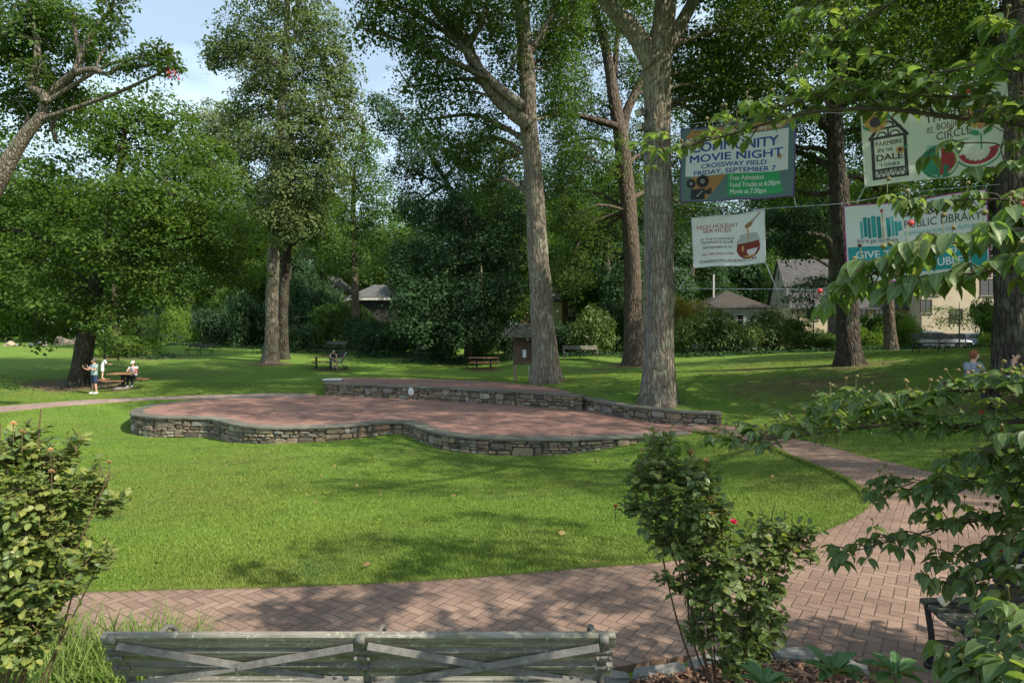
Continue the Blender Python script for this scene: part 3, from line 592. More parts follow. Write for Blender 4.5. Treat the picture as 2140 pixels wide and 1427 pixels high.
tree('oak_tree', 'tall grey oak with a burled trunk beside the wooden notice board', 'oak', BK_GREY,
     [TG(1143, 29.3, 54), T(1138, 720, 29.3, 52), T(1128, 600, 29.3, 46), T(1122, 480, 29.3, 41), T(1113, 350, 29.3, 38), T(1105, 250, 29.3, 36), T(1099, 120, 29.2, 32), T(1090, 0, 29, 30), T(1080, -250, 29, 16)],
     [B(1060, -200, 29, 190, 120, 4), B(930, -60, 27, 150, 70, 3), B(830, 20, 27, 80, 55, 2.2), B(900, 120, 27.5, 70, 60, 2), B(860, 80, 28, 60, 45, 1.6), B(1000, 40, 28, 90, 60, 2), B(950, 190, 29, 80, 55, 1.8), B(1020, 260, 30, 60, 60, 1.5), B(900, 250, 30, 50, 45, 1.4), B(1180, 40, 30, 70, 70, 2), B(780, -30, 27, 70, 50, 2), B(1060, 130, 29, 50, 70, 1.4), B(1190, -60, 29, 90, 60, 2), B(760, 60, 27, 40, 30, 1.2), B(1150, 130, 31, 60, 60, 2), B(1050, 30, 30, 70, 60, 2), B(930, 20, 28, 70, 50, 2), B(960, 310, 32, 60, 40, 1.8), B(870, 180, 29, 50, 40, 1.4), B(1060, 330, 32, 50, 50, 1.5), B(1020, 390, 34, 60, 50, 2), B(1160, 240, 32, 50, 60, 1.8)], 12, flare=.75,
     limbs=[LB([(1106, 262, 30), (1070, 235, 28), (1030, 195, 26), (985, 120, 27), (972, 80, 24), (935, 50, 20), (905, 10, 18), (890, -80, 12)], 28.6), LB([(1096, 225, 22), (1040, 180, 18), (1000, 140, 16), (960, 90, 12), (870, 30, 10), (790, 5, 6)], 28.2), LB([(975, 100, 16), (1010, 40, 12), (1020, -20, 10)], 28.4), LB([(1098, 120, 20), (1140, 60, 16), (1170, -20, 12)], 29.4)], per=14, lump=.05)
tree('oak_tree', 'dark brown oak with a dividing trunk between the two grey oaks', 'oak', BK_BROWN,
     [TG(1322, 39.5, 40), T(1322, 690, 39.5, 37), T(1322, 560, 39.5, 34), T(1312, 420, 39.5, 32), T(1300, 300, 39.5, 32), T(1282, 200, 39.5, 24), T(1268, 110, 39.5, 20), T(1245, 30, 39.5, 17), T(1230, -80, 39, 12)],
     [B(1240, 40, 38, 100, 80, 3.5), B(1180, 180, 38, 70, 80, 3), B(1230, 330, 38, 80, 60, 2.5), B(1200, 450, 38, 60, 60, 2), B(1190, 560, 40, 60, 55, 2), B(1330, 150, 41, 70, 60, 2.4), B(1270, -60, 38, 160, 80, 4), B(1250, 230, 41, 50, 50, 2), B(1240, 500, 41, 60, 60, 2), B(1170, 60, 41, 80, 70, 3), B(1330, 20, 42, 90, 70, 3), B(1190, 300, 42, 70, 80, 3), B(1300, 400, 43, 60, 70, 2.4), B(1180, 400, 42, 50, 60, 2.2), B(1330, 300, 43, 50, 60, 2.2), B(1420, 330, 44, 60, 70, 2.4), B(1410, 200, 43, 60, 70, 2.4), B(1440, 440, 45, 60, 50, 2.2)], 13, flare=.45,
     limbs=[LB([(1300, 310, 24), (1305, 250, 20), (1325, 200, 17), (1342, 165, 14), (1370, 110, 8)], 39.6), LB([(1290, 265, 16), (1240, 250, 13), (1180, 235, 9)], 39), LB([(1285, 160, 14), (1290, 80, 11), (1310, 0, 8)], 40)], per=12)
tree('oak_tree', 'dark trunked oak with a flared base behind the banners, right of the great oak', 'oak', BK_DARK,
     [TG(1775, 28, 46), T(1772, 700, 28, 44), T(1768, 600, 28, 42), T(1760, 480, 28, 39), T(1750, 360, 28, 34), T(1744, 270, 28, 32), T(1742, 180, 28, 27), T(1740, 60, 28, 20), T(1738, -100, 28, 12)],
     [B(1720, 60, 27, 160, 90, 3.4), B(1600, 160, 27, 130, 80, 3), B(1880, 60, 27, 160, 90, 3), B(1640, 0, 28, 150, 60, 3), B(1540, 60, 26.5, 70, 70, 2), B(1990, 0, 27, 120, 80, 3), B(1680, 250, 29, 60, 60, 1.6), B(1800, 170, 29, 80, 60, 2), B(1500, 230, 28, 60, 60, 1.5), B(1930, 170, 28, 90, 70, 2.2), B(1600, 300, 31, 70, 40, 2), B(1700, 340, 30, 50, 40, 1.5), B(1820, 270, 30, 70, 60, 2), B(1480, 140, 29, 80, 70, 2.4), B(1560, 250, 32, 80, 50, 2.2), B(2060, 100, 29, 100, 80, 3), B(1900, -60, 28, 200, 70, 4), B(1620, -70, 28, 200, 70, 4), B(1640, 390, 34, 70, 40, 2), B(1500, 350, 34, 60, 50, 2), B(1840, 400, 33, 60, 50, 2)], 14, flare=1.0,
     limbs=[LB([(1748, 300, 22), (1725, 262, 18), (1690, 235, 14), (1640, 180, 8)], 28), LB([(1752, 340, 14), (1715, 312, 12), (1670, 308, 9), (1630, 290, 5)], 28.3), LB([(1745, 200, 16), (1790, 140, 13), (1860, 70, 8)], 28)], per=12)
tree('oak_tree', 'stout dark oak trunk at the right edge beside the picnic table', 'oak', BK_DARK,
     [TG(2122, 17.5, 76), T(2120, 700, 17.5, 72), T(2118, 560, 17.5, 68), T(2118, 400, 17.5, 64), T(2120, 200, 17.5, 58), T(2125, 0, 17.5, 50), T(2130, -300, 17.5, 34)],
     [B(2120, -330, 17, 330, 130, 3), B(1950, -60, 18, 130, 60, 1.6), B(2060, 60, 19, 120, 70, 1.5), B(2080, 330, 20, 60, 60, 1.2), B(2200, 150, 18, 150, 120, 1.8), B(1850, -150, 18, 150, 70, 2), B(2010, 120, 21, 80, 60, 1.4), B(2100, 220, 21, 70, 60, 1.4), B(2030, 300, 23, 60, 50, 1.3), B(2080, 430, 23, 60, 40, 1.2)], 15, flare=.5, per=12)
tree('oak_tree', 'slender trunked tree in the lawn edge near the parked cars', 'mid', BK_BROWN,
     [TG(1862, 40, 25), T(1858, 660, 40, 22), T(1852, 560, 40, 20), T(1845, 400, 40, 17), T(1840, 250, 40, 12)], [B(1850, 330, 40, 110, 70, 3.4), B(1930, 250, 40, 120, 80, 3), B(1780, 220, 40, 120, 80, 3), B(1880, 120, 40, 160, 90, 4), B(2010, 350, 40, 90, 60, 3), B(1950, 430, 41, 90, 50, 3), B(1820, 430, 41, 70, 40, 2.4), B(2080, 250, 41, 90, 80, 3), B(2060, 440, 42, 70, 50, 2.6)], 16, flare=.5)
tree('pine_tree', 'grey trunked tree with layered drooping boughs behind the holiday banner', 'dark', BK_GREY,
     [TG(1742, 47, 24), T(1743, 600, 47, 23), T(1742, 500, 47, 20), T(1738, 420, 47, 15), T(1735, 340, 47, 8)],
     [B(1650, 440, 46, 60, 16, 2.6), B(1690, 475, 46, 70, 16, 2.6), B(1630, 500, 46, 40, 13, 2), B(1690, 410, 47, 60, 18, 2.2), B(1660, 520, 46, 45, 10, 2), B(1800, 470, 48, 60, 16, 2.2), B(1700, 370, 47, 50, 18, 2.2), B(1620, 460, 46, 40, 14, 2)], 17, flare=.3, limbs=[LB([(1742, 530, 18), (1728, 500, 16), (1700, 490, 12), (1640, 485, 6)], 46.6)], droop=.45)
# left side
tree('maple_tree', 'broad dark green maple with a leaning trunk beside the standing man', 'maple', BK_DARK,
     [TG(160, 33, 38), T(176, 730, 33, 34), T(190, 650, 33, 31), T(203, 580, 33, 27), T(215, 520, 33, 24), T(230, 440, 33, 19), T(250, 350, 33, 13), T(262, 260, 33, 8)],
     [B(110, 420, 33, 150, 90, 4.5), B(270, 300, 33, 110, 90, 4), B(390, 400, 33, 120, 90, 4), B(450, 490, 33.5, 110, 60, 3.5), B(60, 560, 32, 120, 70, 4), B(250, 520, 31, 120, 60, 3.5), B(140, 630, 31, 90, 34, 2.5), B(330, 600, 33, 90, 45, 3), B(480, 560, 34, 70, 40, 2.5), B(200, 240, 33, 90, 60, 3), B(30, 350, 33, 100, 80, 3.5), B(260, 420, 30, 120, 60, 3), B(-20, 640, 33, 70, 40, 3), B(340, 240, 34, 60, 50, 2.5), B(70, 690, 33, 40, 25, 1.5), B(420, 330, 34.5, 70, 50, 2.4), B(215, 660, 31, 60, 25, 1.8), B(-60, 480, 33, 90, 90, 3)], 21, flare=.55, per=10, up=1.5, gap=-.25,
     limbs=[LB([(215, 520, 14), (190, 480, 11), (120, 440, 7)], 33), LB([(210, 560, 13), (260, 500, 10), (340, 460, 7)], 33), LB([(330, 470, 6), (340, 430, 6), (345, 375, 5)], 32)])
tree('oak_tree', 'pale barked oak leaning in from the left edge with crooked bare limbs', 'oak', BK_PALE,
     [TG(-190, 21, 56), T(-130, 640, 21, 42), T(-60, 480, 21, 36), T(0, 372, 21, 30), T(44, 296, 21, 26), T(84, 244, 21, 21), T(100, 205, 21, 16), T(126, 178, 21, 17), T(162, 148, 20.8, 14)],
     [B(60, 60, 21, 60, 40, 1.2), B(120, 90, 22, 50, 35, 1), B(20, 130, 22, 50, 50, 1.3), B(95, 170, 22.5, 50, 35, 1.2), B(30, 10, 21, 70, 40, 1.4), B(230, 92, 20.5, 34, 24, .7), B(300, 118, 20, 34, 16, .5), B(235, 45, 20.6, 26, 22, .5), B(195, 60, 20.8, 26, 26, .6), B(255, 145, 20.2, 30, 12, .4), B(75, 150, 20.6, 34, 40, .7), B(160, 40, 20.8, 34, 34, .7), B(345, 120, 20, 24, 16, .4), B(350, 145, 20, 16, 14, .3), B(215, 8, 20.5, 20, 14, .4), B(255, 2, 20.5, 22, 8, .4), B(-40, 60, 21, 70, 90, 1.8), B(175, 120, 22, 35, 25, .8), B(110, 20, 21, 50, 20, .9), B(60, 230, 23, 60, 40, 1.2), B(130, 50, 22.5, 60, 40, 1.2), B(60, 100, 22.5, 70, 50, 1.4), B(120, 215, 23, 45, 35, 1), B(20, 215, 22.5, 40, 60, 1.2), B(150, 180, 22.5, 30, 22, .7), B(190, 110, 22, 30, 22, .7), B(330, 100, 19.8, 30, 10, .4), B(270, 138, 20.2, 20, 8, .4)], 22, flare=.5, dens=2.0, gap=-.15, leafscale=.85,
     limbs=[LB([(96, 215, 20), (88, 195, 18), (62, 180, 16), (75, 140, 14), (78, 100, 12), (72, 60, 10), (58, 0, 9), (50, -60, 6)], 20.8), LB([(160, 150, 18), (172, 110, 13), (185, 82, 10), (212, 45, 9), (232, 20, 7), (240, -20, 6)], 20.6), LB([(160, 152, 14), (195, 145, 11), (225, 155, 9), (255, 138, 8), (300, 138, 7), (325, 130, 5), (345, 100, 3)], 20.2), LB([(168, 118, 10), (158, 70, 8), (152, 20, 6)], 20.8), LB([(95, 235, 14), (45, 290, 9), (60, 240, 5)], 21.4), LB([(120, 300, 7), (110, 260, 7), (150, 225, 5)], 22)], per=7, limb_r=.3)
rl = np.random.default_rng(5); C_, O_, _ = crown_points(rl, [B(363, 155, 20, 11, 12, .2), B(356, 148, 20, 7, 6, .15)], 30, -2); V_, r_ = spray(rl, C_, O_, 7, .12, .11)
_oak = [o for o in COL.objects if o.get('label', '').startswith('pale barked oak')][0]; leaf_object('red_leaves', V_, r_, LF['redleaf'], _oak)
tree('tulip_tree', 'tall tulip tree with a straight grey trunk and sunlit crown left of centre', 'tulip', BK_GREY,
     [TG(565, 42, 32), T(568, 700, 42, 28), T(570, 600, 42, 25), T(573, 480, 42, 23), T(578, 380, 42, 21), T(586, 250, 42, 17), T(596, 120, 42, 13), T(604, -60, 42, 9)],
     [B(590, -10, 42, 100, 60, 3.2), B(520, 70, 42, 75, 55, 2.5), B(660, 70, 42, 90, 65, 3), B(480, 110, 42, 50, 36, 1.6), B(700, 140, 42, 55, 50, 2), B(590, 140, 42, 110, 60, 3.4), B(545, 200, 43, 70, 50, 2.2), B(650, 220, 41.5, 90, 55, 3), B(600, 290, 41, 110, 55, 3.2), B(690, 290, 42, 60, 40, 2), B(530, 300, 43, 70, 50, 2.4), B(720, 200, 42, 40, 30, 1.4), B(610, 380, 41, 80, 50, 2.4), B(540, 390, 43, 60, 40, 2), B(680, 370, 42, 60, 40, 2), B(640, 450, 43, 60, 40, 1.8), B(560, -90, 42, 130, 60, 3.5), B(575, 440, 41, 60, 45, 1.8), B(605, 470, 41.5, 50, 40, 1.6), B(450, 90, 42, 24, 18, .9), B(445, 125, 42, 26, 18, .9), B(735, 250, 42, 30, 24, 1.2), B(500, 240, 43, 40, 30, 1.5)], 23, flare=.6, per=8, gap=-.45)
tree('tulip_tree', 'darker tulip tree standing just behind the tall sunlit one', 'mid', BK_DARK,
     [TG(594, 44, 22), T(592, 640, 44, 20), T(600, 520, 44, 18), T(605, 400, 44, 16), T(606, 250, 44, 11)], [B(650, 420, 45, 70, 50, 2.4), B(560, 450, 45.5, 50, 40, 2), B(680, 500, 45, 60, 40, 2), B(620, 330, 45, 80, 40, 2.4)], 24, flare=.4)
tree('leafy_tree', 'pale grey green tree whose rounded top shows left of the tall tulip tree', 'pale', BK_GREY,
     [TG(440, 66, 16), T(440, 550, 66, 14), T(440, 400, 66, 10), T(435, 280, 66, 6)], [B(425, 260, 66, 55, 50, 3), B(460, 330, 66, 70, 60, 3.5), B(400, 370, 67, 60, 60, 3.4), B(480, 260, 65, 40, 50, 2.6), B(500, 400, 65, 50, 60, 3), B(420, 450, 66, 80, 60, 4), B(520, 470, 65, 50, 60, 3)], 25, flare=.3)
tree('leafy_tree', 'fresh green tree between the tall tulip tree and the dark oaks', 'mid', BK_BROWN,
     [TG(745, 54, 18), T(742, 600, 54, 15), T(738, 480, 54, 12), T(740, 360, 54, 7)], [B(760, 300, 54, 45, 45, 2.4), B(715, 350, 54, 50, 45, 2.5), B(780, 380, 54, 55, 50, 2.6), B(730, 430, 54, 80, 50, 3), B(690, 490, 54, 70, 45, 3), B(790, 470, 55, 60, 50, 3), B(730, 540, 55, 90, 45, 3.5)], 26, flare=.3)
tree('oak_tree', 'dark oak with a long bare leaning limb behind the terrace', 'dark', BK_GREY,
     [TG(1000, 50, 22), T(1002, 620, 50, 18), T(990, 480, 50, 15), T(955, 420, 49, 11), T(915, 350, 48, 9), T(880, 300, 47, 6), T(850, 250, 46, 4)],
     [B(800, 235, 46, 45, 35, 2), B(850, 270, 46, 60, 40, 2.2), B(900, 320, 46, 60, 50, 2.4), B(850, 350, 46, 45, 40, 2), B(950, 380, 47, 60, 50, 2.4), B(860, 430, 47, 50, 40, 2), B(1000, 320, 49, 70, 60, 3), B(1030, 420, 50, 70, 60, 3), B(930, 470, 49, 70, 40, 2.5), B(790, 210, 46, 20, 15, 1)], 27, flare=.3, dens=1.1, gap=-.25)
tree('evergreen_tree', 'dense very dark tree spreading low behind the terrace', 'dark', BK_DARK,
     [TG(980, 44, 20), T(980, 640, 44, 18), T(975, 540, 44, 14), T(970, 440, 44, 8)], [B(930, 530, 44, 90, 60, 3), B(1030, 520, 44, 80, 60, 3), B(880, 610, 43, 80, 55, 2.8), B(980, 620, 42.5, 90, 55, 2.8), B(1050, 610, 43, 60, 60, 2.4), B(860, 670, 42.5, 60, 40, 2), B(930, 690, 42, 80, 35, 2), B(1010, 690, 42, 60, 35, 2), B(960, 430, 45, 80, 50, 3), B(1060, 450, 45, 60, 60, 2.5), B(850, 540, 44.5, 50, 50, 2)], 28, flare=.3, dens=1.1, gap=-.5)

# ------------------------------------------------------------------ shade trees added out of sight, crowns shaped to shade lawn and path
def TW(x, y, z, r): return ((x, y, z), r)
g_ = gz(14.6, 6.5)
tree('added_shade_tree', 'big spreading tree added out of sight at the right to shade the lawn', 'oak', BK_GREY, [TW(14.6, 6.5, g_, .5), TW(14.5, 6.6, g_+5, .42), TW(14.3, 7, g_+11, .3), TW(14, 7.5, g_+16, .15)],
     [((12, 8.5, 14.5), (3.2, 2.6, 1.6)), ((16, 4.5, 15), (3.4, 2.6, 2)), ((9.2, 11.8, 15), (2.6, 2.2, 1.4)), ((19, 8, 13), (3.4, 3, 2)), ((12.5, 2.6, 17), (2.0, 1.3, 1.0)), ((20, 3, 14), (3, 3, 2)), ((15, 10, 16), (3, 3, 2))], 31, dens=.95, gap=-.15)
g_ = gz(9, -4)
tree('added_shade_tree', 'tree added out of sight behind the viewer to dapple the path with shade', 'oak', BK_GREY, [TW(9, -4, g_, .4), TW(9, -4, g_+5, .33), TW(8.8, -3.8, g_+9, .22), TW(8.5, -3.5, g_+12, .1)],
     [((9.2, .5, 10.4), (.9, .7, .6)), ((12.4, -1.4, 10.6), (2.0, .9, 1.0)), ((7.9, 1.4, 10.6), (1.6, .8, .7)), ((9.5, 2.4, 11.5), (1.2, .7, .6)), ((14, -3, 11), (2.4, 2, 1.2))], 32, dens=.6, gap=0.0, limb_r=.12)
# canopy added above the frame on edge oak and great oak for shade
def more_crown(root, blobs, seed, sp='oak', dens=.8, name='crown', gap=-.25):
    rg = np.random.default_rng(seed); m_, m, cr, L, asp, de = SP[sp]; C, O, Bi = crown_points(rg, blobs, de*dens, gap); V, rn = spray(rg, C, O, m, cr, L, asp); leaf_object(name, V, rn, LF[m_], root)
edge_oak = [o for o in COL.objects if 'right edge beside the picnic' in o.get('label', '')][0]
more_crown(edge_oak, [((11.5, 14.5, 15.5), (4, 3, 2)), ((15, 18, 16), (4, 4, 2.5)), ((8.4, 17.5, 14.6), (3.2, 2.6, 1.5)), ((13, 22, 15), (5, 3, 2)), ((17, 13, 14.5), (3, 3, 2))], 33)

more_crown(big_oak, [((3.2, 16, 15.2), (3.6, 2.2, 1.6)), ((7.2, 14.6, 15.6), (3, 2.4, 1.6)), ((-.5, 18.5, 16.6), (2.6, 2, 1.5)), ((5, 19, 16), (3.5, 3, 2)), ((8.5, 21, 17), (3, 3, 2)), ((.5, 24, 18), (3, 3, 2))], 35, dens=1.0)

# ------------------------------------------------------------------ background trees: a few grown, the rest copies of them
PROTO = {}
def proto_tree(kind, bark, v):
    key = (kind, v)
    if key in PROTO: return PROTO[key]
    rg = np.random.default_rng(100+v+len(kind)*7); H = 16.; mb = MB()
    pts = [np.array((0, 0, -.3)), np.array((rg.uniform(-.2, .2), 0, 4)), np.array((rg.uniform(-.5, .5), rg.uniform(-.4, .4), 9)), np.array((0, 0, 14.5))]
    P, q = trunk_mesh(mb, pts, [.36, .28, .2, .05], rg, 9, .5, 4)
    if kind == 'conifer': bl = [((rg.uniform(-.6, .6), rg.uniform(-.6, .6), z), (4.2*(1-z/17.5)+.3, 4.2*(1-z/17.5)+.3, .6)) for z in np.arange(2.5, 16, 1.15)]
    else:
        bl = [((0, 0, 13.5), (2.6, 2.6, 2.0))]+[((math.cos(a)*r, math.sin(a)*r, z), (s, s, s*.75)) for a, r, z, s in [(rg.uniform(0, 6.28)+i*1.7, rg.uniform(1.6, 3.4), 4.2+i*.95, rg.uniform(1.7, 2.6)) for i in range(9)]]
    m_, m, cr, L, asp, de = SP[kind]; C, O, Bi = crown_points(rg, bl, de*.85, -.5); limbs_to(mb, rg, P[4:], q[4:], bl, C, Bi, 4, .4)
    V, rn = spray(rg, C, O, m, cr*1.2, L*1.25, asp); n = len(V)//4
    t = mb.build('trunk', bark, None, True).data; c = np_mesh('crown', V, np.arange(n*4).reshape(n, 4), rn); c.materials.append(LF[m_])
    bpy.data.objects.remove([o for o in bpy.data.objects if o.data == t][0]); PROTO[key] = (t, c); return PROTO[key]
def bgtree(kind, px, d, h, wf, label, v=0, bark=None, name='leafy_tree', lift=0.0):
    t, c = proto_tree(kind, bark or BK_BROWN, v); g = onG(px, d) if d < 118 else Vector(((px-CX)/F*d, d, gz((px-CX)/F*d, 118)))
    r = empty(name, g, label, 'tree', 'background trees'); s = h/16.; r.scale = (s*wf, s*wf, s); r.rotation_euler = (0, 0, (px*.37+d) % 6.28)
    for me in (t, c): o = bpy.data.objects.new(me.name.split('.')[0], me); COL.objects.link(o); o.parent = r
    return r
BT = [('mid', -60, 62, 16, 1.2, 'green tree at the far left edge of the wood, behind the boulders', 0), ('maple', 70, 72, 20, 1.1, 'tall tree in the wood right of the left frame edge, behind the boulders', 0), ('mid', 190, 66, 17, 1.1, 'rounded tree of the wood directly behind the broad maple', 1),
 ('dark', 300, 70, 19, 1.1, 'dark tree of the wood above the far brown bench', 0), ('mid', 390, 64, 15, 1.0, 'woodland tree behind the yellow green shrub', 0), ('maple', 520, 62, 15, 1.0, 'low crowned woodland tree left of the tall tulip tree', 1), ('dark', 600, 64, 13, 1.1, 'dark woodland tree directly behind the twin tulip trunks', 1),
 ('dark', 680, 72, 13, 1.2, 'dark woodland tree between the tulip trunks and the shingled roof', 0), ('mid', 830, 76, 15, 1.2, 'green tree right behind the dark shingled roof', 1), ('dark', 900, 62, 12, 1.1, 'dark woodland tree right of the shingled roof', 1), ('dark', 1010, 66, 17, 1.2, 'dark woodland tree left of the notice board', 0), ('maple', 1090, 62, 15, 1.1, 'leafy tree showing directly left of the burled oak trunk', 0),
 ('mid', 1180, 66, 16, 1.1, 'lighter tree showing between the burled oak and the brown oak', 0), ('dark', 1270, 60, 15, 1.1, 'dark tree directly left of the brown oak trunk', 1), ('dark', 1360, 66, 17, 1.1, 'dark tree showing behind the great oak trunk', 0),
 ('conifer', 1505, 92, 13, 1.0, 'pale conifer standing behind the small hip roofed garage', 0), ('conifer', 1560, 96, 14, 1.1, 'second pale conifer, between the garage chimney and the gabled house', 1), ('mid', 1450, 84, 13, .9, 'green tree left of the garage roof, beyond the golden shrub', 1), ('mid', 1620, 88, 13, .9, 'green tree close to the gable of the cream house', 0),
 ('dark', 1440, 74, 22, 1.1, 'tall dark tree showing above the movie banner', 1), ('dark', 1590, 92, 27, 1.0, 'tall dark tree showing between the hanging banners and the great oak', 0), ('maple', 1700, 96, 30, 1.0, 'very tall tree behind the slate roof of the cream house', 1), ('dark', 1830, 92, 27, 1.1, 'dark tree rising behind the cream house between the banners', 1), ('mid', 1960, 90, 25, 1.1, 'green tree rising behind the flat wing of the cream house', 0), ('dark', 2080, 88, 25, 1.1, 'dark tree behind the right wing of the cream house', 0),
 ('mid', 2200, 84, 24, 1.1, 'tree at the far right edge behind the parked cars', 1), ('pale', 640, 92, 24, 1.0, 'pale tree far behind the twin tulip trunks', 0), ('pale', 330, 94, 22, 1.1, 'pale distant tree seen over the broad maple', 0), ('mid', 120, 100, 26, 1.1, 'distant tall tree above the left oak limbs', 1), ('pale', 0, 110, 26, 1.2, 'pale distant tree at the left frame edge', 0), ('dark', 960, 92, 22, 1.2, 'distant dark tree above the leaning bare limb', 1), ('mid', 1220, 96, 26, 1.2, 'distant tree glimpsed high between the two oaks', 1), ('dark', 780, 96, 17, 1.3, 'distant dark tree above the shingled roof', 0)]
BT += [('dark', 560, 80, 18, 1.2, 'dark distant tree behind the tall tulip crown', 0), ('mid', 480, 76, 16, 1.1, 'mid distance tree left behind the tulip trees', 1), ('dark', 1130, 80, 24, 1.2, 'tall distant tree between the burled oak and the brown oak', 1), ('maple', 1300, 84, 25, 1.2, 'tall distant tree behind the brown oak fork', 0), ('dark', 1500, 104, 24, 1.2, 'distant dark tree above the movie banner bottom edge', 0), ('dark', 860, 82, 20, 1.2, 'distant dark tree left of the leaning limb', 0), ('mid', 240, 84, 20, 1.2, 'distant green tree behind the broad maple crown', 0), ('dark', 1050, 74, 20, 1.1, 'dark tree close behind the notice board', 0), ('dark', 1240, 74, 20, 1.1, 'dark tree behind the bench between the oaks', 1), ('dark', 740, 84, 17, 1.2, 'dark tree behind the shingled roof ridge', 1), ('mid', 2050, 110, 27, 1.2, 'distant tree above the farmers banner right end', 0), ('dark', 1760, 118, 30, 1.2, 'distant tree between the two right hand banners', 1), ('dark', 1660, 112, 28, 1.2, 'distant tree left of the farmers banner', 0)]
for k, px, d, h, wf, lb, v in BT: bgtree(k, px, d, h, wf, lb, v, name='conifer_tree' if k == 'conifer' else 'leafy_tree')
for x, y, h, wf, lb, v in ((25, 17, 17, 1.2, 'added shade tree outside the right frame edge beside the picnic table', 0), (31, 27, 19, 1.2, 'added shade tree outside the right frame edge near the parked cars', 1), (23, 8, 16, 1.0, 'added shade tree outside the right frame edge nearest the viewer', 1), (38, 40, 20, 1.2, 'added shade tree outside the right frame edge beyond the cars', 0), (30, 12, 18, 1.1, 'second added shade tree outside the right frame edge', 0)):
    r = bgtree('maple', CX+x/y*F, y, h, wf, lb, v, name='added_shade_tree')  # unseen trees added to shade the far lawn and background
# the far wood closing the horizon reads as one mass
rg_ = np.random.default_rng(77); bl_ = []
for i in range(74):
    a = -1.25+2.5*i/73+rg_.uniform(-.02, .02); d = rg_.uniform(118, 150); h = rg_.uniform(9, 15); bl_.append(((math.sin(a)*d*1.1, math.cos(a)*d if abs(a) < 1 else math.cos(a)*d+20, 2.0+h*.45), (rg_.uniform(4, 8), 4, h*.55)))
C_, O_, _ = crown_points(rg_, bl_, 1.0, -.9); V_, r_ = spray(rg_, C_, O_, 12, 1.5, .9, .7); n_ = len(V_)//4
tag(link('far_wood', np_mesh('far_wood', V_, np.arange(n_*4).reshape(n_, 4), r_), LF['dark']), 'distant wooded belt closing off the park behind the trees', 'wood', kind='stuff')

# ------------------------------------------------------------------ shrubs along the edge of the park
SHP = {}
def proto_shrub(kind, v):
    if (kind, v) in SHP: return SHP[(kind, v)]
    rg = np.random.default_rng(300+v*13+len(kind)); mb = MB(); bl = [((rg.uniform(-.55, .55), rg.uniform(-.5, .5), rg.uniform(.35, .95)), (rg.uniform(.4, .62), rg.uniform(.4, .6), rg.uniform(.3, .5))) for _ in range(8)]
    m_, m, cr, L, asp, de = SP[kind]; C, O, Bi = crown_points(rg, bl, 50, -.5)
    for i in range(7):
        q = C[rg.integers(len(C))]; v_, f_ = tube([(rg.uniform(-.12, .12), rg.uniform(-.1, .1), -.12), (q[0]*.45, q[1]*.45, q[2]*.5), q], [.022, .016, .006], 5, 3); mb.add(v_, f_)
    V, rn = spray(rg, C, O, m, .17, .085 if kind != 'rhodo' else .10, asp, droop=.3); k = V[:, 2].reshape(-1, 4).min(1) > -.05; V = V.reshape(-1, 4, 3)[k].reshape(-1, 3); rn = rn[k]; n = len(V)//4
    o = mb.build('stem', BK_DARK, None, True); s = o.data; bpy.data.objects.remove(o); c = np_mesh('foliage', V, np.arange(n*4).reshape(n, 4), rn); c.materials.append(LF[m_]); SHP[(kind, v)] = (s, c); return SHP[(kind, v)]
def shrub(kind, px, d, wpx, hpx, label, v=0, name='shrub', group='shrubs along the park edge'):
    s, c = proto_shrub(kind, v); g = onG(px, d); r = empty(name, g, label, 'shrub', group); w, h = wpx*d/F/2.0, hpx*d/F/1.35; r.scale = (w, w*.8, h); r.rotation_euler = (0, 0, (px*.71) % 6.28)
    for me in (s, c): o = bpy.data.objects.new(me.name.split('.')[0], me); COL.objects.link(o); o.parent = r
    return r
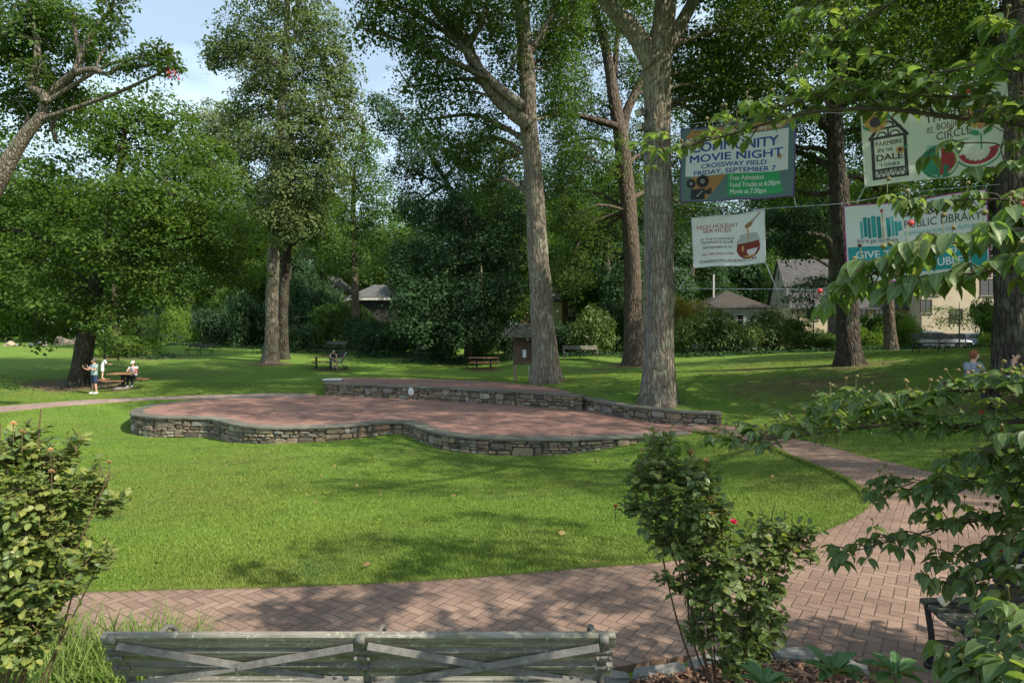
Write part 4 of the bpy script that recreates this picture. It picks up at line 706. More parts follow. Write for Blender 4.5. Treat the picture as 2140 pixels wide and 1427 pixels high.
SH = [('bright', 402, 57, 64, 62, 'yellow green feathery shrub at the wood edge behind the dark bench', 0), ('dark', 455, 57, 110, 110, 'dark shrub right of the yellow green feathery shrub', 0), ('dark', 520, 55, 120, 130, 'tall dark shrub left of the tulip tree trunk', 1), ('dark', 622, 51, 110, 80, 'dark low shrub close right of the twin tulip trunks', 0),
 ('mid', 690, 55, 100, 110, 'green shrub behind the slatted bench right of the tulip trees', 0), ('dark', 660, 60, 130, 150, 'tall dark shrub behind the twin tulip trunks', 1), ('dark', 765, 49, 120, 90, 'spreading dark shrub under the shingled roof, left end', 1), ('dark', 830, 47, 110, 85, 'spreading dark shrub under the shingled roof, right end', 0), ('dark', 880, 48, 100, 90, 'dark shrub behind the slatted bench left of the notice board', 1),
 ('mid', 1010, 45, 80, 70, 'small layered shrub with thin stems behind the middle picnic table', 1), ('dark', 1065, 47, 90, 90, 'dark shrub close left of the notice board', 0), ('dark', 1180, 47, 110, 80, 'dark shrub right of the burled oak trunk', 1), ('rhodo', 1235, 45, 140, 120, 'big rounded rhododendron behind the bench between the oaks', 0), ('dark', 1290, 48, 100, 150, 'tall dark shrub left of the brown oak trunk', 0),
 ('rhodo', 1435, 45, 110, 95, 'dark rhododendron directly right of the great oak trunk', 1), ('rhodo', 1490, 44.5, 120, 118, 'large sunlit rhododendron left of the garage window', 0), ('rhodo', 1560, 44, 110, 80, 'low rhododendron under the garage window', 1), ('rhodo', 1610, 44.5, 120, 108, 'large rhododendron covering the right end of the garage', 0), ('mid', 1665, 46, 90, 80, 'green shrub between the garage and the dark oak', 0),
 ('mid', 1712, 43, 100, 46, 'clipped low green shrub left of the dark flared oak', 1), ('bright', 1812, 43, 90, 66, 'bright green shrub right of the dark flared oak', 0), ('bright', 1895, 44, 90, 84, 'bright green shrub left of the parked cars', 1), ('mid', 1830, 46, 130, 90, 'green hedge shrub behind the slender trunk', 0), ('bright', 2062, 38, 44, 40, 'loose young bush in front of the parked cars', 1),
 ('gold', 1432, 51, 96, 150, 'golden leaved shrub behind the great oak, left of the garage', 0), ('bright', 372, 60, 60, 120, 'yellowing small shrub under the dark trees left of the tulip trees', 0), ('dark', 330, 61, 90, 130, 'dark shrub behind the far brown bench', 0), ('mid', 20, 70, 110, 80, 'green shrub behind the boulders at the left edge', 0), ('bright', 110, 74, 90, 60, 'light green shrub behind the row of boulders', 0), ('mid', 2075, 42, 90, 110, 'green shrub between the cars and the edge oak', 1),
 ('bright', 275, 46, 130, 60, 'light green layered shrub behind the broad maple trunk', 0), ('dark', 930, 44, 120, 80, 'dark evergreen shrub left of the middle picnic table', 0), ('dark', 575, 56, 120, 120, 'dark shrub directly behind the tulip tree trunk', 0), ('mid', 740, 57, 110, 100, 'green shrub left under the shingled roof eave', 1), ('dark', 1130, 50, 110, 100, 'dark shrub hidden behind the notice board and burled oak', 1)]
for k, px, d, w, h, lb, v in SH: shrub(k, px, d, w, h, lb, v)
def sapling(px, d, h, label, sp, seed, blobs, lean=0):
    g = onG(px, d); tree('young_tree', label, sp, BK_BROWN, [((g.x, g.y, g.z), .05), ((g.x+lean*.3, g.y, g.z+h*.4), .04), ((g.x+lean, g.y, g.z+h), .015)], blobs, seed, flare=.3, sides=7, per=8, leafscale=.75, leafmul=.9)
sapling(218, 40, 2.2, 'small rounded young tree directly behind the standing man', 'mid', 41, [B(222, 712, 40, 32, 22, 1), B(205, 722, 40, 18, 12, .6), B(240, 725, 40, 20, 12, .6)])
sapling(272, 46, 2.4, 'light green young tree with flat layers behind the boy', 'bright', 42, [B(262, 690, 46, 36, 8, 1.4), B(300, 680, 46, 45, 8, 1.4), B(330, 665, 46, 40, 8, 1.4), B(280, 668, 46, 40, 7, 1.4), B(250, 705, 46, 24, 7, .8)])
sapling(2005, 40, 3.0, 'thin stemmed young tree beside the blue parked car', 'bright', 43, [B(1990, 670, 40, 45, 16, 1.4), B(2030, 655, 40, 40, 14, 1.2), B(1965, 650, 40, 30, 12, 1)])
sapling(1700, 43, 4.0, 'young tree with flat dark layers in front of the cream house', 'dark', 44, [B(1690, 600, 43, 60, 9, 1.6), B(1720, 585, 43, 60, 9, 1.6), B(1670, 625, 43, 40, 8, 1.2), B(1700, 650, 43, 50, 10, 1.4)])
# ivy and ground cover under the shrubs
rg_ = np.random.default_rng(55); bx = [(s[1], s[2], s[3]) for s in SH if s[2] < 58]; Cc = []
for px, d, w in bx:
    n = 150; x = (px-CX)/F*d+rg_.uniform(-.7, .7, n)*w*d/F; y = d-1.0+rg_.uniform(-.9, 1.6, n); Cc.append(np.stack([x, y, ground(x, y)+.12], 1))
C_ = np.concatenate(Cc); O_ = np.tile([0, -.2, .3], (len(C_), 1)); V_, r_ = spray(rg_, C_, O_, 9, .3, .15, .8, droop=.1); n_ = len(V_)//4
tag(link('ground_cover', np_mesh('ground_cover', V_, np.arange(n_*4).reshape(n_, 4), r_), LF['dark']), 'dark ivy and ground cover spreading under the shrubs at the park edge', 'ground cover', kind='stuff')

# ------------------------------------------------------------------ buildings
def brickwall(name, a, b_, mort, w=.22, h=.075):
    m, nt, b, o = newmat(name); tcx = N(nt, 'ShaderNodeTexCoord').outputs['Object']; s = N(nt, 'ShaderNodeSeparateXYZ', {0: tcx}); v = N(nt, 'ShaderNodeCombineXYZ', {0: math_(nt, 'ADD', s.outputs[0], s.outputs[1]), 1: s.outputs[2]}).outputs[0]
    bt = N(nt, 'ShaderNodeTexBrick', {'Vector': v, 'Color1': (*a, 1), 'Color2': (*b_, 1), 'Mortar': (*mort, 1), 'Scale': 1.0, 'Mortar Size': .012, 'Brick Width': w, 'Row Height': h}); c = mixc(nt, mr(nt, noi(nt, tcx, .9, 5), .4, .7, 0, .35), bt.outputs['Color'], [k*.72 for k in a])
    nt.links.new(c, b.inputs['Base Color']); b.inputs['Roughness'].default_value = .9; bump(nt, b, math_(nt, 'SUBTRACT', 1.0, bt.outputs['Fac']), .5, .01); return m
MCREAM = brickwall('cream_brick', (.42, .355, .245), (.50, .43, .31), (.36, .31, .235)); MGABSILL = plain('shaded_gable_sill', (.32, .31, .285), .9, .2, 2.2, bmp=.3)
MSLATE = brickwall('slate_roof', (.05, .05, .052), (.085, .082, .08), (.03, .03, .032), .34, .2); MSHING = brickwall('dark_shingle', (.034, .028, .022), (.058, .047, .037), (.02, .017, .014), .3, .14); MGSH = brickwall('grey_shingle', (.085, .088, .09), (.125, .128, .13), (.05, .05, .05), .3, .14)
MSIDE = brickwall('painted_siding', (.50, .56, .48), (.54, .60, .51), (.30, .34, .29), 60, .13); MWHITE = plain('white_paint', (.60, .61, .58), .55, .06, 5); MDKTRIM = plain('dark_window_frame', (.075, .045, .035), .6, .2, 8); MDARKW = plain('dark_boards', (.035, .034, .032), .8, .3, 4)
mg_, ntg, bg_, _ = newmat('window_glass'); bg_.inputs['Base Color'].default_value = (.02, .025, .03, 1); bg_.inputs['Roughness'].default_value = .06; bg_.inputs['Specular IOR Level'].default_value = .8; MGLASS = mg_
def window(parent, c, w, h, face, mat, mull=(2, 3), name='window'):
    """window in a wall facing -y ('f') or -x ('l'); c is the centre on the wall face, in the parent's space"""
    def P(u, v, o): return (c[0]+u, c[1]-o, c[2]+v) if face == 'f' else (c[0]-o, c[1]+u, c[2]+v)
    fr = MB(); t = .07
    def bar(u, v, a, b, o=.03, dep=.10): q = P(u, v, o); fr.box(q, (a, dep, b) if face == 'f' else (dep, a, b), None, .008)
    bar(-w/2, 0, t, h+t); bar(w/2, 0, t, h+t); bar(0, h/2, w-t, t); bar(0, -h/2, w-t, t)
    for i in range(1, mull[0]): bar(-w/2+w*i/mull[0], 0, .03, h-t, .02, .05)
    for i in range(1, mull[1]): bar(0, -h/2+h*i/mull[1], w-t, .03, .018, .045)
    o = fr.build(name, mat, parent); g = MB(); g.box(P(0, 0, -.01), (w-.02, .03, h-.02) if face == 'f' else (.03, w-.02, h-.02)); g.build('pane', MGLASS, o)
    s = MB(); q = P(0, -h/2-t*.9, .06); s.box(q, (w+.2, .16, .06) if face == 'f' else (.16, w+.2, .06), None, .01); s.build('sill', MGABSILL, o); return o
def box_walls(b, x0, x1, y0, y1, z0, z1): b.box(((x0+x1)/2, (y0+y1)/2, (z0+z1)/2), (x1-x0, y1-y0, z1-z0))
def hip(b, x0, x1, y0, y1, z0, z1, ov=.4, rl=0.0, t=.12):
    cx, cy = (x0+x1)/2, (y0+y1)/2; e = [(x0-ov, y0-ov), (x1+ov, y0-ov), (x1+ov, y1+ov), (x0-ov, y1+ov)]
    vs = [(*p, z0) for p in e]+[(*p, z0+t) for p in e]+[(cx-rl, cy, z1), (cx+rl, cy, z1)]
    b.add(vs, [(3, 2, 1, 0), (0, 1, 5, 4), (1, 2, 6, 5), (2, 3, 7, 6), (3, 0, 4, 7), (4, 5, 9, 8), (5, 6, 9), (6, 7, 8, 9), (7, 4, 8)])
# small garage with a hip roof
d = 53.; g = onG(1540, d); k = d/F
gar = empty('garage', g, 'small pale green garage with a dark pyramid roof behind the rhododendrons', 'garage'); zt = W(1540, 646, d).z-g.z; zp = W(1540, 604, d).z-g.z; hw = 62*k
b = MB(); box_walls(b, -hw, hw, 0, hw*2, -1.5, zt); b.build('wall', MSIDE, gar); b = MB(); hip(b, -hw, hw, 0, hw*2, zt, zp, .45, .1); rf = b.build('roof', MSHING, gar)
b = MB(); b.box((-1.2, 2.4, zp+.35), (.14, .14, 2.2)); b.build('vent_pipe', plain('galvanised', (.5, .5, .5), .5, .1, 6, .3), rf); b = MB(); b.box((0, -.06, zt-.12), (2*hw+.1, .1, .22), None, .01); b.box((-hw+.02, -.05, zt/2-.6), (.16, .08, zt+1)); b.box((hw-.02, -.05, zt/2-.6), (.16, .08, zt+1)); b.build('trim', MWHITE, gar)
window(gar, (0, 0, zt-1.15), 1.15, 1.35, 'f', MWHITE)
# cream brick house with a slate gable roof
d = 60.; g = onG(1625, d); k = d/F; hs = empty('cream_house', (g.x, d, g.z), 'large cream brick house with a gable end greyed for shade and slate roof behind the banners', 'house')
def hx(px): return W(px, 690, d).x-g.x
def hz(py): return W(1625, py, d).z-g.z
xg0, xg1 = hx(1612), hx(1662); ze, zr_ = hz(640), hz(533)                     # gable end faces left-front; the house body runs to the right
Ld = 9.0
body = MB(); x0, x1 = hx(1652), hx(1905); box_walls(body, x0, x1, 0, 9, -2, ze); body.build('wall', MCREAM, hs)
gb = MB(); gw = 7.0                                                            # gable wall: pentagon in the y-z plane, turned a little to the viewer
gp = [(x0, -.01, -2), (x0, -.01, ze+.0), (x0+.40, 3.6, zr_-.1), (x0+.9, 7.2, ze), (x0+.9, 7.2, -2)]
gb.prism(gp, (-.02, 0, 0), (.25, .0, 0)); gbo = gb.build('gable_wall', MGABSILL, hs)  # grey put into the wall colour to stand for its shade
rf = MB(); rd = (x0+.40, 3.6, zr_); xr = hx(1905); rf.add([(x0-.25, -.45, ze-.15), (xr, -.45, ze-.15), (xr, 3.6, zr_), (rd[0]-.2, 3.6, zr_), (x0+.65, 7.6, ze-.15), (xr, 7.6, ze-.15), (x0-.25, -.45, ze-.35), (xr, -.45, ze-.35), (xr, 3.6, zr_-.2), (rd[0]-.2, 3.6, zr_-.2), (x0+.65, 7.6, ze-.35), (xr, 7.6, ze-.35)],
   [(0, 1, 2, 3), (3, 2, 5, 4), (6, 9, 8, 7), (9, 10, 11, 8), (0, 6, 7, 1), (0, 3, 9, 6), (3, 4, 10, 9), (4, 5, 11, 10), (1, 7, 8, 2), (2, 8, 11, 5)]); rf.build('roof', MSLATE, hs)
for u, v, w, h in ((.62, hz(668), .75, 1.5), (.25, hz(662), .75, 2.2), (.5, hz(570), .35, .9)):
    q = Vector((x0, -.01, 0)).lerp(Vector((x0+.9, 7.2, 0)), u); o = MB(); n = Vector((-7.2, .9, 0)).normalized(); tt = Vector((.9, 7.2, 0)).normalized(); rot = Matrix((tt, -n, Vector((0, 0, 1)))).transposed()
    o.box((q.x+n.x*.03, q.y+n.y*.03, v), (w, .1, h), rot, .01); wo_ = o.build('window', MDKTRIM, hs); p = MB(); p.box((q.x+n.x*.07, q.y+n.y*.07, v), (w-.18, .06, h-.18), rot); p.build('pane', MGLASS, wo_)
for px in (1700, 1745, 1800, 1838): window(hs, (hx(px), 0, hz(655)), .95, 1.15, 'f', MDKTRIM)
wing = MB(); xw0, xw1 = hx(1895), hx(2220); box_walls(wing, xw0, xw1, -2.2, 8, -2, hz(560)); wing.build('wing_wall', MCREAM, hs)
wr = MB(); hip(wr, xw0, xw1, -2.2, 8, hz(560), hz(500), .4, 4.5); wr.build('wing_roof', MSLATE, hs)
for px, py, w, h in ((1935, 640, 1.0, 1.2), (1998, 658, 1.1, 1.1), (2050, 656, 1.2, 1.2), (2066, 600, 1.5, 1.5), (1950, 600, 1.1, 1.4), (2140, 600, 1.3, 1.5)):
    f = d-2.2; window(hs, ((px-CX)/F*f-g.x, -2.2, ZC-(py-HY)/F*f-g.z), w, h, 'f', MDKTRIM)
# dark pavilion with a grey scalloped hip roof
d = 60.; g = onG(783, d); k = d/F; pv = empty('pavilion', g, 'dark wooden building with a grey shingled hip roof among the trees', 'building'); zt = W(783, 624, d).z-g.z; zp = W(783, 597, d).z-g.z; hw = 47*k
b = MB(); box_walls(b, -hw, hw, 0, hw*2, -1, zt); b.build('wall', MDARKW, pv); b = MB(); hip(b, -hw, hw, 0, hw*2, zt, zp+.25, .5, .5); b.build('roof', MGSH, pv)
b = MB(); n_ = 22; W_ = 2*hw+.8; pl = [(-hw-.4, -.47, zt+.03)]
for i in range(n_): 
    for q, r_ in ((.02, -.04), (.1, -.15), (.5, -.19), (.9, -.15), (.98, -.04)): pl.append((-hw-.4+W_*(i+q)/n_, -.47, zt+r_))
pl.append((hw+.4, -.47, zt+.03)); b.prism(pl, (0, 0, 0), (0, -.05, 0))
b.build('eave_trim', MWHITE, pv)
# two white houses glimpsed through the trees
for px, py, d, w, h, lb in ((645, 655, 74, 4.6, 5.4, 'white clapboard house glimpsed through leaves behind the tulip trees'), (1195, 655, 68, 5.2, 4.6, 'white house with a grey porch roof glimpsed between the two oaks'), (380, 690, 82, 4, 4.2, 'white house glimpsed through the trees above the yellow shrub')):
    g = onG(px, d); ho = empty('white_house', g, lb, 'house', 'white houses behind the trees'); b = MB(); box_walls(b, -w, w, 0, 7, -1, h); b.build('wall', MWHITE, ho); b = MB(); hip(b, -w, w, 0, 7, h, h+2.4, .4, 2.4); b.build('roof', MGSH, ho)
    for i in range(3): window(ho, (-w*.6+w*.6*i, 0, h*.62), .9, 1.4, 'f', MWHITE)

# ------------------------------------------------------------------ benches
def oldwood(name, a, b_, moss, amt=.5):
    m, nt, b, o = newmat(name); p = pos(nt, (.6, 9, 9), obj=True); p1 = pos(nt, (1.2, 4, 4), obj=True); n1 = noi(nt, p, 5, 6, .65)
    c = mixc(nt, mr(nt, n1, .34, .66), a, b_); c = mixc(nt, mr(nt, noi(nt, pos(nt, (.5, 30, 30), obj=True), 6, 5, .7), .55, .68, 0, .65), c, [k*.35 for k in a]); c = mixc(nt, mr(nt, noi(nt, p1, 2.2, 5, .6), .46, .66, 0, amt), c, moss)
    c = mixc(nt, mr(nt, noi(nt, pos(nt, obj=True), 34, 4, .7), .58, .66, 0, .6), c, (.40, .43, .36))
    nt.links.new(c, b.inputs['Base Color']); b.inputs['Roughness'].default_value = .85; b.inputs['Specular IOR Level'].default_value = .2; bump(nt, b, n1, .9, .008); return m
MWOOD = oldwood('weathered_slat', (.125, .118, .100), (.275, .265, .230), (.080, .082, .048), .65)
MIRON = plain('grey_iron', (.125, .122, .115), .68, .3, 30, .1, .3); MBLACK = plain('black_steel', (.018, .018, .02), .5, .2, 10, .2); MDKWOOD = oldwood('dark_slat', (.045, .046, .038), (.095, .096, .08), (.035, .04, .024), .4)
def copy_tree(o, parent=None):
    c = o.copy(); COL.objects.link(c)
    if parent is not None: c.parent = parent
    for ch in list(o.children): copy_tree(ch, c)
    return c
def make_bench(label, wood, loc, rz=0.0, L=2.39, hoop=True, group='park benches of wooden slats'):
    b = empty('park_bench', loc, label, 'bench', group, rz); rng = random.Random(9)
    back = [(-.105, .835), (-.062, .745), (-.018, .655)]; dn = Vector((0, .44, -.9)).normalized()
    for i, (y, z) in enumerate(back):
        m = MB(); up = -dn; m.beam((-L/2+rng.uniform(0, .012), y, z), (L/2-rng.uniform(0, .012), y, z), .035, .072, up, .005); m.build('back_slat', wood, b)
    for i in range(6):
        y = .09+i*.077; z = .405+.028*(i/5)+.02*math.cos(i/5*math.pi*2)*.5; m = MB(); m.beam((-L/2, y, z), (L/2, y, z), .062, .032, (0, -.06, 1), .005); m.build('seat_slat', wood, b)
    for x in (-L/2+.06, .012, L/2-.06):
        m = MB(); w = .022
        def strap(pts, r=.017): m.tube([(x, p[0], p[1]) for p in pts], r, 8, 4)
        strap([(.50, 0), (.47, .18), (.50, .34), (.52, .41)], .019); strap([(-.06, 0), (.02, .16), (.07, .30), (.04, .50), (-.02, .66), (-.085, .80), (-.125, .862)], .021)
        strap([(.52, .40), (.30, .385), (.07, .37)], .018); strap([(.47, .18), (.25, .27), (.04, .20)], .014); m.tube([(x-.020, -.124, .846), (x+.020, -.124, .846)], .024, 12, 1); m.ball((x, .5, .012), .03, 8, 6); m.ball((x, -.06, .012), .03, 8, 6)
        for y, z in ((-.105, .78), (-.045, .70), (-.01, .60)):
            for sx in (-.03, .03): m.ball((x+sx, y-.008, z-.03), .011, 7, 5)
            m.tube([(x-.036, y, z-.03), (x+.036, y, z-.03)], .008, 6, 1)
        if hoop: m.tube([(x, .30+.14*math.cos(a), .55+.14*math.sin(a)) for a in [R(k) for k in range(-90, 271, 24)]], .014, 8, 1, cap=False)
        m.build('frame', MIRON if wood is MWOOD else MBLACK, b, True)
    for s in (-1, 1):
        xa, xb = (.045, L/2-.085) if s > 0 else (-L/2+.085, -.02)
        for up_, off in ((0, 0), (1, .012)):
            z0, z1 = (.82, .585) if not up_ else (.585, .82); y0, y1 = (-.135, -.035) if not up_ else (-.035, -.135)
            m = MB(); m.beam((xa, y0-off, z0), (xb, y1-off, z1), .010, .032, (0, .44, .9), .002); m.ball(((xa+xb)/2, (y0+y1)/2-off-.008, (z0+z1)/2), .009, 7, 5); m.build('cross_brace', MIRON if wood is MWOOD else MBLACK, b)
    return b
bx0 = W(751.5, 1320, 2.9).x
bench0 = make_bench('weathered mossy bench seen from behind in the foreground, iron braces crossed on its back', MWOOD, (bx0, 3.0, gz(bx0, 3.0)))
bench0.location.z = W(0, 1318, 2.9).z-.872
def bench_copy(src, px, d, rz, label, sc=1.0):
    c = copy_tree(src); g = onG(px, d); c.location = g; c.rotation_euler = (0, 0, rz); c['label'] = label; c.scale = (sc, 1, 1); return c
rb = make_bench('dark slatted bench under the dogwood with a seated person, at the lower right', MDKWOOD, (3.84, 3.70, gz(4.0, 3.8)+.03), R(3), 2.2, hoop=False)
bench_copy(rb, 420, 48, R(180), 'dark empty bench standing alone on the open lawn left of the tulip trees', .9)
bench_copy(bench0, 340, 60, R(176), 'brown empty bench farthest back, at the wood edge above the open lawn', .85)
bench_copy(bench0, 703, 52, R(168), 'grey slatted bench behind the bald man and stroller', .75)
bench_copy(bench0, 897, 45, R(168), 'grey slatted bench by the dark shrubs left of the middle picnic table', .85)
bench_copy(bench0, 1212, 42, R(182), 'long grey bench between the burled oak and the brown oak')
bench_copy(rb, 1962, 30, R(178), 'long dark bench in front of the parked cars', 1.18)

# ------------------------------------------------------------------ picnic tables
MPLANK = oldwood('table_plank', (.26, .130, .065), (.38, .205, .11), (.17, .09, .05), .4); MCONC = plain('concrete', (.33, .31, .28), .9, .15, 6, bmp=.3)
def planks(par, name, x0, x1, y0, y1, z, n, along='x', t=.04):
    m = MB(); w = ((y1-y0) if along == 'x' else (x1-x0))/n
    if along == 'x': m.box(((x0+x1)/2, (y0+y1)/2, z-t*.8), ((x1-x0)*.8, (y1-y0)*.9, t*.5))
    else: m.box(((x0+x1)/2, (y0+y1)/2, z-t*.8), ((x1-x0)*.9, (y1-y0)*.8, t*.5))
    for i in range(n):
        if along == 'x': m.box(((x0+x1)/2, y0+w*(i+.5), z-t/2), (x1-x0, w-.012, t), None, .006)
        else: m.box((x0+w*(i+.5), (y0+y1)/2, z-t/2), (w-.012, y1-y0, t), None, .006)
    return m.build(name, MPLANK, par)
def picnic_long(label, loc, rz=0.0):
    t = empty('picnic_table', loc, label, 'picnic table', 'picnic tables on the lawn', rz)
    planks(t, 'table_top', -.95, .95, -.37, .37, .77, 5)
    planks(t, 'bench_seat', -.95, .95, -.80, -.53, .46, 2); planks(t, 'bench_seat', -.95, .95, .53, .80, .46, 2)
    for x in (-.45, .45):
        m = MB(); m.box((x, 0, .365), (.11, .11, .73), None, .01); m.beam((x, -.78, .395), (x, .78, .395), .07, .05); m.beam((x, -.34, .715), (x, .34, .715), .07, .04); m.box((x, 0, .012), (.22, .22, .024)); m.build('post', MBLACK, t)
    return t
def picnic_square(label, loc, rz=0.0):
    t = empty('picnic_table', loc, label, 'picnic table', 'picnic tables on the lawn', rz); planks(t, 'table_top', -.56, .56, -.56, .56, .77, 6)
    for a in range(4):
        q = [(-.46, .46, -1.12, -.84, 'x'), (.84, 1.12, -.46, .46, 'y'), (-.46, .46, .84, 1.12, 'x'), (-1.12, -.84, -.46, .46, 'y')][a]; planks(t, 'seat', *q[:4], .46, 2, q[4])
    m = MB(); m.box((0, 0, .36), (.14, .14, .72), None, .01); m.beam((-.95, 0, .38), (.95, 0, .38), .08, .06); m.beam((0, -.95, .375), (0, .95, .375), .08, .055); m.beam((-.45, 0, .71), (.45, 0, .71), .07, .04); m.beam((0, -.45, .707), (0, .45, .707), .07, .04); m.build('pedestal', MBLACK, t)
    m = MB(); m.box((0, 0, .0), (.75, .6, .1), None, .03); m.build('concrete_base', MCONC, t); return t
tl = picnic_square('square picnic table with four attached seats, woman seated and boy standing on it', onG(257, 32), R(6))
tm = picnic_long('brown picnic table with the bald man and stroller at its end', onG(676, 40), R(3))
tc_ = picnic_long('empty brown picnic table directly left of the notice board', onG(1011, 40.2), R(-2))
tr = picnic_long('picnic table at the right edge with a red haired man sitting at it', onG(2128, 14.6), R(4))

# ------------------------------------------------------------------ notice board
g = onG(1097, 30.6); nb = empty('notice_board', g, 'old wooden notice board with a mossy shake roof beside the burled oak', 'notice board', rz=R(4))
MOLDB = oldwood('old_dark_board', (.085, .058, .042), (.17, .12, .085), (.06, .05, .036), .4); MPOST = oldwood('post_wood', (.22, .17, .12), (.34, .27, .20), (.14, .12, .09), .4)
m = MB()
for i in range(8): m.box((.0, 0, .90+i*.17), (1.16, .06, .164), None, .006)
m.box((0, .04, 1.5), (1.1, .03, 1.3)); m.build('board_panel', MOLDB, nb)
for x in (-.48, .48): m = MB(); m.box((x, .06, .95), (.13, .12, 1.9), None, .01); m.build('post', MPOST, nb)
m = MB(); m.tube([(.2, .12, 0), (.2, .12, 1.2)], .035, 10, 1); m.build('steel_pole', plain('pale_steel', (.45, .48, .50), .4, .1, 8, .4), nb, True)
def shake_mat():
    mm, nt, b, o = newmat('mossy_shake'); r = rndattr(nt); c = mixc(nt, r, (.055, .047, .038), (.16, .14, .11)); c = mixc(nt, mr(nt, noi(nt, pos(nt), 4, 5, .7), .48, .6, 0, .9), c, (.16, .19, .10)); nt.links.new(c, b.inputs['Base Color']); b.inputs['Roughness'].default_value = .95; return mm
m = MB(); rq = random.Random(4)
for side in (-1, 1):
    for r_ in range(5):
        hl = 1.14-.13*r_; x = -hl
        while x < hl:
            w = rq.uniform(.08, .18); y0 = side*(.80-r_*.16); y1 = side*(.80-r_*.16-.24); z0 = 2.16+r_*.12+rq.uniform(0, .02)
            m.beam((x+w/2, y0, z0), (x+w/2+rq.uniform(-.01, .01), y1, z0+.16), w-.01, .028, (0, 0, 1), 0, rq.random()); x += w
for sx in (-1, 1):
    for r_ in range(5):
        y = -.80+.15*r_; xo = sx*(1.14-.13*r_); xi = sx*(1.14-.13*r_-.22); z0 = 2.15+r_*.12
        while y < .80-.15*r_: w = rq.uniform(.08, .18); m.beam((xo, y+w/2, z0), (xi, y+w/2, z0+.17), w-.01, .028, (0, 0, 1), 0, rq.random()); y += w
m.box((0, 0, 2.76), (1.1, .16, .05), None, .01); m.add([(-1.1, -.78, 2.14), (1.1, -.78, 2.14), (1.1, .78, 2.14), (-1.1, .78, 2.14), (-.5, 0, 2.72), (.5, 0, 2.72)], [(0, 1, 5, 4), (1, 2, 5), (2, 3, 4, 5), (3, 0, 4), (3, 2, 1, 0)]); m.build('roof', shake_mat(), nb)
m = MB()
for x in (-.95, -.55, -.15, .25, .65, .98): m.tube([(x, -.74, 2.12), (x, 0, 2.62)], .055, 7, 1); m.tube([(x, .74, 2.12), (x, 0, 2.62)], .055, 7, 1)
m.tube([(-1.05, -.3, 2.22), (1.05, -.3, 2.22)], .06, 8, 1); m.tube([(-1.05, .3, 2.22), (1.05, .3, 2.22)], .06, 8, 1); m.box((-.48, 0, 2.05), (.12, .12, .5)); m.box((.48, 0, 2.05), (.12, .12, .5)); m.build('rafter', MOLDB, nb)
MPAPER = plain('paper', (.75, .77, .80), .7, .03, 4)
for x, z, w, h in ((-.03, 1.36, .17, .38), (.12, 2.06, .11, .13)): m = MB(); m.box((x, -.037, z), (w, .006, h)); o = m.build('paper_notice', MPAPER, nb)

# ------------------------------------------------------------------ floodlights and their cable
MLENS = plain('lamp_glass', (.42, .42, .36), .15, .1, 9)
def floodlight(px, py, d, aim, label):
    w = W(px, py, d); f = empty('floodlight', w, label, 'floodlight', 'floodlights fixed to the oak trunks'); a = Vector(aim).normalized(); q = a.to_track_quat('Y', 'Z').to_matrix()
    m = MB(); m.box((0, 0, 0), (.34, .16, .26), q, .02); m.box(tuple(a*-.11), (.22, .10, .17), q, .02); m.build('housing', MBLACK, f); m = MB(); m.box(tuple(a*.085), (.28, .02, .20), q); m.build('lens', MLENS, f)
    m = MB(); m.tube([tuple(a*-.1), (.12, .1, -.05), (.33, .2, -.12)], .022, 7, 3); m.build('bracket', MBLACK, f); return f
floodlight(1337, 236, 22.1, (-.75, -.5, -.35), 'upper floodlight on the great oak, left of the fork')
floodlight(1338, 266, 22.0, (-.8, -.6, -.1), 'lower floodlight on the great oak, below the other lamp')
floodlight(1084, 384, 29.0, (-.7, -.6, -.4), 'black floodlight high on the burled oak trunk')
def on_trunk(px, py, d=22.4, hw=.58): return tuple(W(px, py, d-hw))
m = MB(); m.tube([on_trunk(1347, 290, hw=.38), on_trunk(1351, 400, hw=.45), on_trunk(1356, 560, hw=.52), on_trunk(1354, 700, hw=.55), on_trunk(1350, 770, hw=.60), on_trunk(1340, 815, hw=.75), tuple(G(1322, 838)+Vector((0, 0, .02)))], .018, 7, 5)
tag(m.build('power_cable', plain('cable_blue', (.06, .09, .13), .5, .15, 4), None, True), 'dark cable running down the trunk of the great oak to the ground', 'cable')

